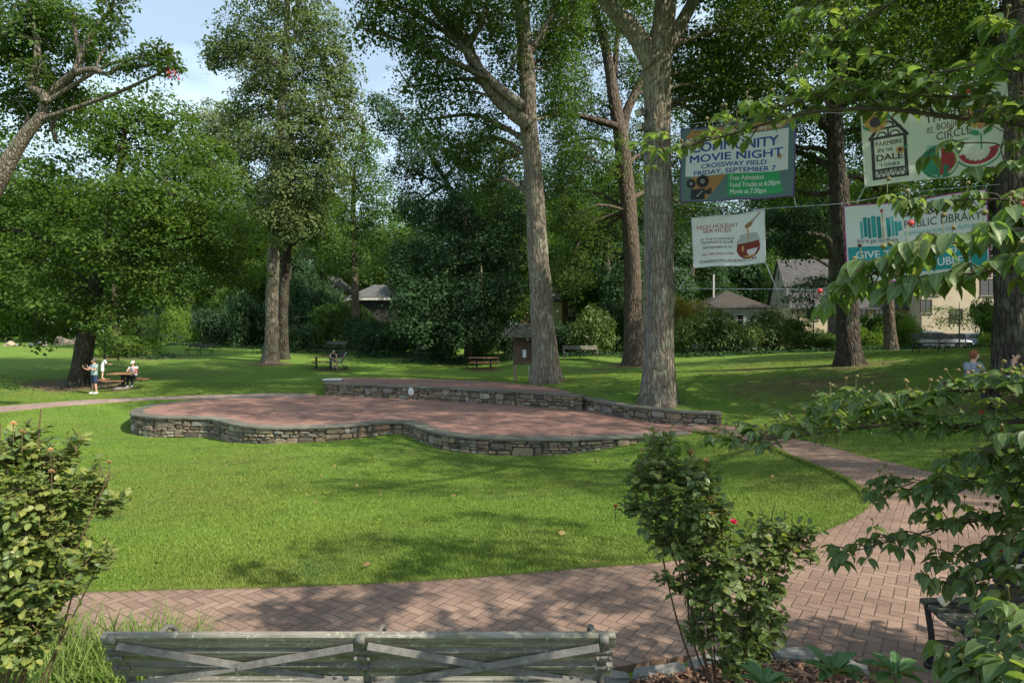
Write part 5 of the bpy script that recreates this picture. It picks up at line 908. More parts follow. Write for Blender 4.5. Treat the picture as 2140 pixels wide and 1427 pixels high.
# ------------------------------------------------------------------ cars
def car(label, loc, rz, paint):
    c = empty('parked_car', loc, label, 'car', 'cars parked behind the lawn', rz); mp = newmat('car_paint'); b = mp[2]; b.inputs['Base Color'].default_value = (*paint, 1); b.inputs['Roughness'].default_value = .28; b.inputs['Metallic'].default_value = .25; b.inputs['Coat Weight'].default_value = .6
    def loft(name, prof, halfw, mat, par, bev=.06):
        bm = bmesh.new(); n = len(prof); A = [bm.verts.new((x, -halfw(z), z)) for x, z in prof]; Bv = [bm.verts.new((x, halfw(z), z)) for x, z in prof]
        bm.faces.new(A); bm.faces.new(Bv[::-1])
        for i in range(n): bm.faces.new((A[i], Bv[i], Bv[(i+1) % n], A[(i+1) % n]))
        bmesh.ops.recalc_face_normals(bm, faces=bm.faces[:]); bmesh.ops.bevel(bm, geom=bm.edges[:], offset=bev, segments=3, profile=.6, affect='EDGES', clamp_overlap=True); me = bpy.data.meshes.new(name); bm.to_mesh(me); bm.free(); me.polygons.foreach_set('use_smooth', [True]*len(me.polygons)); return link(name, me, mat, par)
    low = [(-2.2, .28), (-2.28, .55), (-2.22, .88), (-1.7, .98), (.75, .96), (1.6, .86), (2.15, .72), (2.28, .5), (2.2, .26)]; loft('body', low, lambda z: .90-.10*abs(z-.55), mp[0], c)
    cab = [(-1.95, .93), (-1.45, 1.36), (-.7, 1.46), (.0, 1.44), (.35, 1.36), (1.12, .92)]; loft('cabin', cab, lambda z: .82-.42*max(0, z-.93), mp[0], c, .05)
    m = MB(); m.add([(1.10, -.70, .975), (1.10, .70, .975), (.40, .56, 1.365), (.40, -.56, 1.365)], [(0, 1, 2, 3)]); m.add([(1.115, -.70, .98), (1.115, .70, .98), (.415, .56, 1.37), (.415, -.56, 1.37)], [(0, 1, 2, 3)]); m.build('windscreen', MGLASS, c)
    for s in (-1, 1):
        for x0, x1, t0, t1 in ((-1.55, -.55, -1.25, -.5), (-.48, .88, -.45, .28)):
            m = MB(); y0 = s*.825; y1 = s*.675; m.add([(x0, y0, 1.0), (x1, y0, 1.0), (t1, y1, 1.34), (t0, y1, 1.34)], [(0, 1, 2, 3) if s < 0 else (3, 2, 1, 0)]); m.build('side_window', MGLASS, c)
        for x in (-1.38, 1.38):
            m = MB(); m.tube([(x, s*.72, .32), (x, s*.915, .32)], .32, 20, 1); w = m.build('wheel', MBLACK, c); m = MB(); m.tube([(x, s*.9, .32), (x, s*.925, .32)], .2, 14, 1); m.build('rim', MIRON, w)
        m = MB(); m.ball((2.02, s*.62, .70), .16, 10, 7, sc=(1, .9, .5)); m.build('headlight', plain('headlight', (.7, .72, .74), .1, .03, 5), c); m = MB(); m.ball((.62, s*.95, 1.0), .10, 8, 6, sc=(.6, 1, .7)); m.build('mirror', mp[0], c)
    m = MB(); m.box((2.26, 0, .5), (.05, 1.0, .16), None, .02); m.build('grille', MBLACK, c); return c
g = onG(1960, 47); car('silver white parked car behind the long dark bench', (g.x-.3, 47, W(0, 732, 47).z), R(-14), (.55, .58, .60))
g = onG(2052, 50); car('dark blue parked car right of the silver one', (g.x+.2, 50, W(0, 733, 50).z), R(-12), (.035, .06, .10))
g = onG(2120, 53); car('blue parked car mostly hidden behind the dark blue one and the edge oak', (g.x-3.1, 53.5, W(0, 731, 53.5).z), R(-12), (.10, .17, .28))

# ------------------------------------------------------------------ boulders, umbrella, small litter
def rock(px, d, w, h, label, col, seed):
    g = onG(px, d); bm = bmesh.new(); bmesh.ops.create_icosphere(bm, subdivisions=3, radius=1); rg = random.Random(seed); k = [rg.uniform(0, 6) for _ in range(6)]
    for v in bm.verts:
        q = v.co.copy(); f = 1+.16*math.sin(3*q.x+k[0]+2*q.y)+.12*math.sin(4*q.y+k[1])+.1*math.sin(5*q.z+k[2]+3*q.x)+.04*math.sin(11*q.x+k[3])*math.sin(9*q.z+k[4]); v.co = Vector((q.x*w/2*f, q.y*w*.4*f, max(q.z, -.3)*h*.75*f))
    me = bpy.data.meshes.new('boulder'); bm.to_mesh(me); bm.free(); o = link('boulder', me, plain('boulder', col, .9, .25, 3, bmp=.5), None, (g.x, g.y, g.z+.05)); tag(o, label, 'boulder', 'boulders at the left edge of the lawn')
rock(20, 56, .95, .5, 'pale brown boulder at the far left, apart from the row', (.34, .28, .20), 1); rock(85, 57, 1.0, .9, 'upright grey boulder at the left end of the row', (.25, .25, .25), 2); rock(92, 55, 1.0, .4, 'flat tan boulder in front of the upright grey one', (.32, .27, .2), 3)
rock(122, 57, 1.2, .8, 'sloping brown boulder in the middle of the row', (.27, .21, .15), 4); rock(140, 57, 1.0, .75, 'light tan boulder right of the sloping one', (.38, .30, .22), 5); rock(160, 58, .9, .8, 'reddish boulder at the right end of the row, beside the maple trunk', (.27, .20, .16), 6); rock(66, 55, .7, .25, 'small dark flat stone between the pale boulder and the row', (.17, .17, .17), 7); rock(35, 56, .45, .22, 'little grey stone right beside the pale brown boulder', (.2, .2, .19), 8)
g = onG(1100, 62); pu = empty('patio_umbrella', g, 'closed tan patio umbrella beyond the shrubs, left of the burled oak', 'umbrella'); z0 = W(1100, 678, 62).z-g.z; m = MB()
vs = []; K = 14
for z, r_ in ((z0, .42), (z0+.35, .36), (z0+.8, .22), (z0+1.25, .06), (z0+1.4, .02)):
    for i in range(K): a = 2*math.pi*i/K; q = r_*(1+.28*(i % 2)); vs.append((q*math.cos(a), q*math.sin(a), z))
m.add(vs, [(j*K+i, j*K+(i+1) % K, (j+1)*K+(i+1) % K, (j+1)*K+i) for j in range(4) for i in range(K)]); m.build('canopy', plain('tan_canvas', (.55, .33, .18), .8, .1, 5), pu); m = MB(); m.tube([(0, 0, -.2), (0, 0, z0+1.5)], .03, 8, 1); m.build('pole', MWHITE, pu)
p = at_z(688, 794, ZU); m = MB(); m.box((0, 0, 0), (.95, .5, .02), None, .004); m.box((.03, .02, .022), (.85, .44, .018), None, .004); o = m.build('newspaper', MPAPER, None); o.location = (p.x+.1, p.y+.15, ZU+.012); o.rotation_euler = (0, 0, R(8)); tag(o, 'white folded paper lying on the left corner of the upper platform', 'paper')
# fallen leaves and specks
rg_ = np.random.default_rng(9); n = 270; x = rg_.uniform(-14, 12, n); y = rg_.uniform(4.6, 30, n); z = ground(x, y)+.06; s_ = inside(STAGE, x, y); z = np.where(s_, ZS+.02, z); u_ = inside(UF+UB, x, y); z = np.where(u_, ZU+.02, z); z += np.where(inside(PATHPOLY, x, y), .02, 0)
kp_ = rg_.random(n) < .75; C_ = np.stack([x, y, z], 1)[kp_]; O_ = np.tile([0, 0, 1.], (len(C_), 1)); V_, r_ = spray(rg_, C_, O_, 1, .02, .085, .55, droop=0); q_ = len(V_)//4
mm, nt, bb, _ = newmat('fallen_leaf'); nt.links.new(mixc(nt, rndattr(nt), (.16, .085, .04), (.36, .24, .10)), bb.inputs['Base Color']); tag(link('fallen_leaves', np_mesh('fallen_leaves', V_, np.arange(q_*4).reshape(q_, 4), r_), mm), 'scattered brown fallen leaves on lawn, path and terrace', 'fallen leaves', kind='stuff')

# ------------------------------------------------------------------ banners hung on ropes between the great oak and the edge oak
RA = Vector((W(1376, 400, 22.0).x, 22.0)); RB = Vector((W(2118, 400, 17.3).x, 17.3))
def bp(px, py):                                       # point of the vertical plane of the ropes seen at a photo pixel
    r = (px-CX)/F; t = (r*RA.y-RA.x)/((RB.x-RA.x)-r*(RB.y-RA.y)); return W(px, py, RA.y+(RB.y-RA.y)*t)
BN = Vector((RB.y-RA.y, -(RB.x-RA.x), 0)).normalized()  # towards the viewer
FLATM = {}
def inkmat(col, rough=.55):
    k = tuple(round(c, 3) for c in col)
    if k not in FLATM:
        m, nt, b, o = newmat('banner_ink'); n = noi(nt, pos(nt), 1.5, 3); c = mixc(nt, mr(nt, n, .3, .7), [q*.94 for q in col], [min(1, q*1.04) for q in col]); nt.links.new(c, b.inputs['Base Color']); b.inputs['Roughness'].default_value = rough; bump(nt, b, noi(nt, pos(nt, (1, 1, .55)), 1.6, 2, .4, 1.0), .35, .08)
        tr = N(nt, 'ShaderNodeBsdfTranslucent', {'Color': c}); ms = N(nt, 'ShaderNodeMixShader', {0: .45, 1: b.outputs[0], 2: tr.outputs[0]}); nt.links.new(ms.outputs[0], o.inputs['Surface']); FLATM[k] = m
    return FLATM[k]
class Banner:
    def __init__(s, label, corners, seed):
        s.c = [bp(*q) for q in corners]; s.root = empty('banner', (s.c[0]+s.c[1]+s.c[2]+s.c[3])/4, label, 'banner', 'banners hung between the oaks'); s.layer = 0; s.seed = seed; s.w = (s.c[1]-s.c[0]).length; s.h = (s.c[3]-s.c[0]).length; s.ink = {}; s.k = 0
    def P(s, u, v, off):
        a = s.c[0].lerp(s.c[1], u); b = s.c[3].lerp(s.c[2], u); p = a.lerp(b, v); k = s.seed
        p = p-Vector((0, 0, 1))*(.05*math.sin(math.pi*u)*(1-.6*v)+.018*math.sin(3*math.pi*u+k)); wv = .05*math.sin(4.2*u+2.3*v+k)+.026*math.sin(9*u-6*v+2*k)+.018*math.sin(3*u+11*v+k)+.022*math.sin(16*u+5*v+k)*math.exp(-v*3)+.02*math.sin(15*u-7*v+k)*math.exp(-(1-v)*3)+.03*math.exp(-((u-.02)**2+(v-.02)**2)*40)*math.sin(14*(u+v)); return p+BN*(wv+off)-s.root.location
    def poly(s, name, col, pts, lay, step=.10):
        P2 = [Vector((u*s.w, v*s.h)) for u, v in pts]; dens = densify(P2, step) if len(P2) < 14 else P2; mb = drape(dens, step, lambda x, y: np.zeros(np.shape(x)))if len(P2) < 14 else None
        if mb is None: mb = MB(); mb.add([(p.x, p.y, 0) for p in P2], [tuple(range(len(P2)))])
        key = (name, tuple(col), s.k); t = s.ink.setdefault(key, MB()); t.add([s.P(p[0]/s.w, p[1]/s.h, .0045*lay) for p in mb.v], mb.f)
    def rect(s, name, col, u0, v0, u1, v1, lay): s.poly(name, col, [(u0, v0), (u1, v0), (u1, v1), (u0, v1)], lay)
    def disc(s, name, col, u, v, ru, lay, a0=0, a1=360, asp=1.0, n=28, rot=0.0):
        pts = []; full = a1-a0 >= 360
        for i in range(n+(0 if full else 1)):
            a = R(a0+(a1-a0)*i/n); x, y = ru*s.w*math.cos(a), ru*s.w*asp*math.sin(a); c, q = math.cos(rot), math.sin(rot); pts.append((u+(x*c-y*q)/s.w, v+(x*q+y*c)/s.h))
        s.poly(name, col, pts, lay)
    def text(s, name, col, st, u, v, hgt, lay, width=None, align='L', bold=0.0, shear=0.0):
        """baseline-left at (u,v); hgt is the capital height as a fraction of the banner's height; width squeezes it to a fraction of its width"""
        cu = bpy.data.curves.new('lettering', 'FONT'); cu.body = st; cu.size = 1.0;  cu.shear = shear; cu.resolution_u = 3; ob = bpy.data.objects.new('lettering', cu); me = bpy.data.meshes.new_from_object(ob)
        n = len(me.vertices); co = np.zeros(n*3); me.vertices.foreach_get('co', co); co = co.reshape(-1, 3); caps = .73; k = hgt*s.h/caps; x0, x1 = co[:, 0].min(), co[:, 0].max(); sx = k
        if width: sx = width*s.w/(x1-x0)
        X_ = (co[:, 0]-x0)*sx/s.w; Wd = (x1-x0)*sx/s.w; X_ = X_+u-(Wd if align == 'R' else Wd/2 if align == 'C' else 0); Y_ = v-co[:, 1]*k/s.h
        t = s.ink.setdefault((name, tuple(col), st), MB()); bo = max(0, bold)*k; fs = [tuple(p.vertices) for p in me.polygons]
        for i, (ox, oy) in enumerate(((0, 0),) if bo <= 0 else ((0, 0), (1, .6), (-1, .6), (1, -.6), (-1, -.6), (0, 0))): t.add([s.P(a+ox*bo*.8/s.w, b+oy*bo*.8/s.h, .0045*lay+.0006*i) for a, b in zip(X_, Y_)], fs)
        bpy.data.objects.remove(ob); bpy.data.meshes.remove(me); bpy.data.curves.remove(cu)
    def cloth(s, col, hem=None):
        nx, ny = 40, 28; f = MB(); f.add([s.P(i/nx, j/ny, 0) for j in range(ny+1) for i in range(nx+1)], [(j*(nx+1)+i, (j+1)*(nx+1)+i, (j+1)*(nx+1)+i+1, j*(nx+1)+i+1) for j in range(ny) for i in range(nx)]); f.build('cloth', inkmat(col), s.root, True)
        if hem is not None:
            m = MB()
            for a, b in (((0, 0), (1, 0)), ((1, 0), (1, 1)), ((1, 1), (0, 1)), ((0, 1), (0, 0))): m.tube([s.P(a[0]+(b[0]-a[0])*i/24, a[1]+(b[1]-a[1])*i/24, .003) for i in range(25)], .018, 6, 1)
            m.build('hem', inkmat(hem), s.root, True)
    def ties(s, ends):
        for (u, v), q in ends: m = MB(); m.tube([s.P(u, v, 0), bp(*q)-s.root.location], .009, 6, 1); m.build('tie_cord', MROPE, s.root)
    def done(s):
        for (nm, col, _), mb in s.ink.items(): mb.build(nm, inkmat(col), s.root)
MROPE = plain('rope', (.42, .46, .55), .8, .1, 30)
WHT = (.84, .84, .84); BLU = (.020, .085, .36); ORG = (.50, .245, .085); TEAL = (.11, .19, .20); GRN = (.03, .40, .13); BLK = (.022, .022, .024)
# community movie night
b = Banner('blue and white movie night banner with a film camera and green box', [(1425, 272), (1663, 241), (1659, 410), (1422, 422)], .4); b.cloth(TEAL, (.17, .06, .30))
b.poly('orange_panel', ORG, [(.10, .03), (.97, .01), (.90, .12), (.04, .13)], 1); b.text('lettering', WHT, 'Scarsdale Library hosts', .89, .105, .055, 2, None, 'R', .006)
b.k += 1; b.poly('orange_panel', ORG, [(.10, .66), (.42, .66), (.24, .97), (.14, .97)], 1); b.rect('white_panel', WHT, .045, .135, .945, .655, 2)
b.text('lettering', BLU, 'COMMUNITY', .10, .325, .125, 3, .76, 'L', .03); b.text('lettering', BLU, 'MOVIE NIGHT', .085, .465, .105, 3, .815, 'L', .03); b.text('lettering', BLU, 'CROSSWAY FIELD', .19, .553, .06, 3, .575, 'L', .03); b.text('lettering', BLU, 'FRIDAY, SEPTEMBER 7', .125, .64, .062, 3, .72, 'L', .03)
st = []
for i in range(10): a = R(-90+36*i+8); r_ = .032 if i % 2 == 0 else .013; st.append((.875+r_*math.cos(a), .475+r_*math.sin(a)*b.w/b.h))
b.poly('star', ORG, st, 3, .03)
b.poly('green_panel', GRN, [(.43, .655), (.87, .655), (.91, .945), (.43, .955)], 3); 
for k, (t_, w_) in enumerate((('Free Admission', .29), ('Food Trucks at 6:30pm', .43), ('Movie at 7:30pm', .315))): b.text('lettering', WHT, t_, .455, .745+.09*k, .068, 4, w_, 'L', .004)
for u, v, r_ in ((.10, .75, .042), (.205, .725, .058)): b.disc('film_camera', BLK, u, v, r_, 3); b.disc('reel_spot', WHT, u, v, r_*.3, 4); b.disc('film_camera', BLK, u, v, r_*.2, 5)
b.poly('film_camera', BLK, [(.10, .83), (.225, .82), (.225, .965), (.10, .975)], 3.2); b.poly('film_camera', BLK, [(.225, .85), (.26, .83), (.26, .815), (.285, .82), (.285, .90), (.26, .905), (.225, .89)], 3.2); b.poly('reel_spot', WHT, [(.15, .93), (.2, .85), (.205, .853), (.155, .935)], 4)
b.ties([((0, 1), (1420, 427)), ((1, 1), (1664, 432)), ((0, 0), (1412, 262)), ((1, 0), (1668, 232))]); b.done()
# high holiday services
RED = (.44, .030, .028); MAR = (.14, .030, .030)
b = Banner('white holiday services banner with a honey jar, hanging under the movie banner', [(1447, 456), (1597, 437), (1600, 550), (1449, 558)], 1.7); b.cloth((.83, .83, .85), (.72, .73, .76))
b.text('lettering', RED, 'HIGH HOLIDAY', .065, .235, .082, 1, .58, 'L', .006); b.text('lettering', RED, 'SERVICES', .145, .325, .082, 1, .40, 'L', .006); b.text('lettering', MAR, 'AT THE SCARSDALE', .105, .475, .043, 1, .475, 'L', .014); b.text('lettering', MAR, "WOMAN'S CLUB", .125, .545, .048, 1, .44, 'L', .018); b.text('lettering', MAR, 'SEPTEMBER 9-19', .145, .645, .045, 1, .40, 'L', .016); b.text('lettering', RED, 'ALL ARE WELCOME!', .125, .775, .045, 1, .45, 'L', .014); b.text('lettering', MAR, 'CHABADOFSCARSDALE.COM', .085, .925, .058, 1, .80, 'L', .018)
b.disc('honey', (.25, .030, .018), .775, .66, .165, 1, 12, 168, 1.0); b.poly('honey', (.25, .030, .018), [(.612, .72), (.625, .58), (.925, .56), (.94, .70)], 1.2); b.disc('honey_glow', (.60, .32, .08), .79, .80, .085, 2, 20, 160, .55); b.k += 1; b.disc('honey_glow', (.62, .36, .10), .70, .68, .02, 2, asp=2.2)
b.poly('jar_glass', (.52, .53, .53), [(.612, .585), (.63, .51), (.67, .47), (.90, .45), (.925, .49), (.94, .565)], 1.4); b.disc('jar_rim', (.38, .39, .39), .782, .44, .125, 2, asp=.22); b.k += 1; b.disc('jar_glass', (.55, .56, .56), .782, .44, .105, 3, asp=.2)
b.poly('dipper', (.33, .17, .06), [(.80, .20), (.94, .03), (.955, .045), (.815, .215)], 2); b.k += 1; b.disc('dipper', (.38, .21, .08), .785, .245, .055, 2.2, asp=.62, rot=-.55); 
for k in range(4): b.poly('dipper_groove', (.16, .07, .02), [(.745+.022*k, .25-.025*k), (.80+.022*k, .29-.03*k), (.803+.022*k, .282-.03*k), (.748+.022*k, .242-.025*k)], 3)
b.k += 1; b.poly('honey_glow', (.55, .30, .07), [(.765, .28), (.785, .28), (.78, .58), (.775, .58)], 4)
b.ties([((0, 0), (1443, 452)), ((1, 0), (1600, 433)), ((0, 1), (1420, 602)), ((1, 1), (1623, 604))]); b.done()
# farmers in the dale
CRM = (.72, .76, .62); INK = (.050, .046, .040); LGN = (.05, .32, .16); YEL = (.62, .42, .08); WRD = (.42, .035, .035)
b = Banner('large pale green farmers market banner with watermelons, highest on the right', [(1799, 237), (2102, 168), (2111, 352), (1808, 390)], 2.6); b.cloth(CRM, (.62, .67, .58))
def q_(pts, lay=2): b.poly('barn', INK, pts, lay)
q_([(.060, .34), (.085, .34), (.085, .93), (.060, .93)]); q_([(.300, .34), (.325, .34), (.325, .93), (.300, .93)]); q_([(.06, .90), (.325, .90), (.325, .93), (.06, .93)]); q_([(.085, .79), (.30, .79), (.30, .815), (.085, .815)]); q_([(.045, .36), (.34, .36), (.34, .395), (.045, .395)])
q_([(.045, .37), (.185, .055), (.205, .055), (.075, .38)]); q_([(.34, .37), (.19, .055), (.172, .055), (.31, .38)]); q_([(.10, .245), (.285, .245), (.295, .272), (.09, .272)])
for cu_, ru_, v_ in ((.145, .04, .36), (.24, .04, .36), (.192, .05, .245)):
    for i in range(7): a, c = R(180+180*i/7), R(180+180*(i+1)/7); k = b.w/b.h; q_([(cu_+ru_*math.cos(a), v_+ru_*math.sin(a)*k), (cu_+ru_*math.cos(c), v_+ru_*math.sin(c)*k), (cu_+ru_*.7*math.cos(c), v_+ru_*.7*math.sin(c)*k), (cu_+ru_*.7*math.cos(a), v_+ru_*.7*math.sin(a)*k)], 2.3)
q_([(.187, .245), (.199, .245), (.199, .37), (.187, .37)])
for i in range(6): u = .088+.035*i; q_([(u, .905), (u+.017, .815), (u+.021, .82), (u+.005, .905)], 2.4); q_([(u+.017, .82), (u+.022, .815), (u+.038, .9), (u+.033, .905)], 2.4)
for t_, u, v, h_, w_, bo in (('FARMERS', .098, .485, .058, .19, .018), ('IN', .108, .572, .055, .045, .018), ('THE', .168, .572, .045, .05, .018), ('DALE', .098, .685, .085, .19, .03), ('10583', .128, .765, .042, .135, .012), ('RIGHT. HERE.', .108, .855, .042, .18, .012)): b.text('lettering', INK, t_, u, v, h_, 3, w_, 'L', bo)
def flower(u, v, r_, lay=4):
    b.k = u
    for i in range(15): a = R(24*i); b.disc('sunflower', YEL if i % 2 else (.60, .26, .10), u+r_*.72*math.cos(a), v+r_*.72*math.sin(a)*b.w/b.h, r_*.34, lay+.3*(i % 2), asp=.55, n=15, rot=a)
    b.disc('sunflower_centre', (.06, .055, .065), u, v, r_*.52, lay+1.2)
flower(.105, .155, .085); flower(.272, .57, .03); flower(.83, .33, .10)
for u, v, r_, ro in ((.16, .06, .05, -.5), (.045, .22, .045, .6), (.31, .545, .025, -.5), (.17, .12, .05, .2)): b.k += 1; b.disc('leaf_print', LGN, u, v, r_, 3, asp=.4, n=16, rot=ro)
b.text('lettering', LGN, 'SCARSDALE', .50, .165, .10, 2, .36, 'L', 0); b.text('lettering', INK, 'THURSDAYS', .46, .29, .10, 2, .46, 'L', .012); b.text('lettering', INK, 'AT', .465, .40, .055, 2, .045, 'L', .006); b.text('lettering', INK, 'BONIFACE', .535, .40, .085, 2, .24, 'L', -.004); b.text('lettering', INK, 'CIRCLE', .53, .525, .10, 2, .235, 'L', -.004); b.text('lettering', LGN, 'June thru November', .455, .60, .045, 2, .30, 'L', -.004, .35); b.rect('lettering', INK, .465, .412, .515, .42, 2)
k = b.w/b.h; b.disc('melon_rind', (.03, .25, .13), .54, .795, .135, 2); 
for i in range(5): b.disc('melon_stripe', (.05, .34, .17), .50-.02*i+.03, .795, .105-.012*i, 2.4+.25*i, 95, 265, 1.0, 16); b.disc('melon_rind', (.03, .25, .13), .505-.02*i+.03, .795, .098-.012*i, 2.55+.25*i, 95, 265, 1.0, 16)
b.disc('melon_rim', CRM, .545, .795, .122, 4.2, -92, 92); b.disc('melon_rind', (.30, .42, .14), .545, .795, .114, 4.5, -92, 92); b.disc('melon_flesh', WRD, .545, .795, .103, 4.8, -92, 92)
b.disc('melon_rind', (.03, .25, .13), .80, .745, .155, 2, -8, 172, .85, 24); b.disc('melon_rim', CRM, .80, .745, .145, 2.6, -8, 172, .83, 24); b.disc('melon_flesh', WRD, .80, .745, .13, 3.2, -8, 172, .80, 24)
for i in range(7): a = R(-70+140*i/6); b.k += 1; b.disc('seed', INK, .555+.072*math.cos(a), .795+.072*k*math.sin(a), .006, 5.6, n=8); 
for i in range(8): a = R(12+145*i/7); b.k += 1; b.disc('seed', INK, .80+.10*math.cos(a), .745+.10*k*.8*math.sin(a), .006, 4, n=8)
b.disc('leaf_print', LGN, .785, .53, .035, 3, asp=.55, n=16, rot=.5); b.disc('leaf_print', LGN, .87, .53, .035, 3, asp=.55, n=16, rot=-.5); b.poly('leaf_print', LGN, [(.82, .55), (.83, .55), (.825, .75), (.815, .75)], 3)
b.ties([((0, 0), (1768, 236)), ((1, 0), (2118, 150)), ((0, 1), (1790, 424)), ((1, 1), (2122, 384))]); b.done()
# public library
TQ = (.020, .36, .38); 
b = Banner('white and turquoise public library banner with magenta edge, half hidden by dogwood leaves', [(1763, 432), (2060, 396), (2071, 578), (1772, 590)], 3.5); b.cloth((.82, .83, .83), (.42, .03, .30))
b.rect('turquoise_band', TQ, .015, .545, .985, .89, 1)
for i, (u, h0, h1, w_, c) in enumerate(((.115, .22, .44, .02, (.10, .45, .46)), (.14, .17, .42, .028, (.02, .30, .31)), (.172, .18, .44, .022, (.02, .26, .28)), (.20, .16, .43, .034, (.03, .38, .38)), (.24, .17, .44, .03, (.02, .27, .29)), (.31, .19, .43, .028, (.02, .30, .31)), (.345, .17, .42, .02, (.12, .48, .48)), (.37, .24, .42, .018, (.03, .38, .38)), (.39, .25, .36, .03, (.05, .42, .42)))): b.k = i; b.poly('book_mark', c, [(u, h0), (u+w_, h0-.005), (u+w_+.004, h1), (u+.004, h1+.01)], 1+.1*i)
b.k = -1
b.poly('match', (.55, .42, .20), [(.278, .10), (.288, .10), (.29, .50), (.281, .50)], 2.4); b.disc('match_head', (.45, .02, .04), .283, .095, .010, 2.8, asp=1.6, n=14)
b.text('lettering', INK, "We've got the Match.", .085, .50, .058, 2, .31, 'L', .0); b.text('lettering', INK, 'SCARSDALE', .44, .19, .105, 2, .47, 'L', .02); b.text('lettering', INK, 'PUBLIC LIBRARY', .44, .335, .10, 2, .52, 'L', -.005); b.text('lettering', (.05, .38, .40), 'CAMPAIGN FOR OUR FUTURE', .435, .43, .05, 2, .50, 'L', -.004)
b.text('lettering', WHT, 'GIVE TODAY. EVERY', .075, .70, .10, 2, .80, 'L', .022); b.text('lettering', WHT, 'DOLLAR IS DOUBLED', .13, .84, .10, 2, .75, 'L', .022)
b.ties([((0, 0), (1758, 424)), ((1, 0), (2062, 388)), ((0, 1), (1716, 604)), ((1, 1), (2084, 574))]); b.done()
def rope(pts, label): m = MB(); m.tube([bp(*p) for p in pts], .007, 6, 6); tag(m.build('rope', MROPE, None, True), label, 'rope', 'ropes that carry the banners')
rope([(1408, 262), (1540, 250), (1668, 232), (1768, 236), (1900, 205), (2110, 150)], 'top rope carrying the movie and farmers banners'); rope([(1412, 426), (1540, 438), (1664, 432), (1770, 424), (1900, 402), (2110, 384)], 'middle rope above the holiday and library banners'); rope([(1410, 602), (1540, 604), (1640, 604), (1720, 605), (1900, 596), (2110, 572)], 'lowest rope running below the holiday banner')

# ------------------------------------------------------------------ people
SKIN = plain('skin', (.50, .30, .215), .55, .06, 12); SKIN2 = plain('skin_pale', (.56, .35, .26), .55, .06, 12); MEYE = plain('eye', (.03, .02, .015), .3, .05, 5)
def ellipse_loft(mb, st, n=14):
    """st: list of (centre, rx, ry, axis_x) rings lofted along their centres"""
    b = len(mb.v); S = [(Vector(c), rx, ry, Vector(ax)) for c, rx, ry, ax in st]
    for i, (c, rx, ry, ax) in enumerate(S):
        t = (S[min(i+1, len(S)-1)][0]-S[max(i-1, 0)][0]).normalized(); a = (ax-t*ax.dot(t)).normalized(); q = t.cross(a)
        for k in range(n): th = 2*math.pi*k/n; mb.v.append(tuple(c+a*(rx*math.cos(th))+q*(ry*math.sin(th))))
    m = len(S)
    for i in range(m-1):
        for k in range(n): mb.f.append((b+i*n+k, b+i*n+(k+1) % n, b+(i+1)*n+(k+1) % n, b+(i+1)*n+k)); mb.r.append(.5)
    mb.f.append(tuple(range(b, b+n))[::-1]); mb.f.append(tuple(range(b+(m-1)*n, b+m*n))); mb.r += [.5, .5]
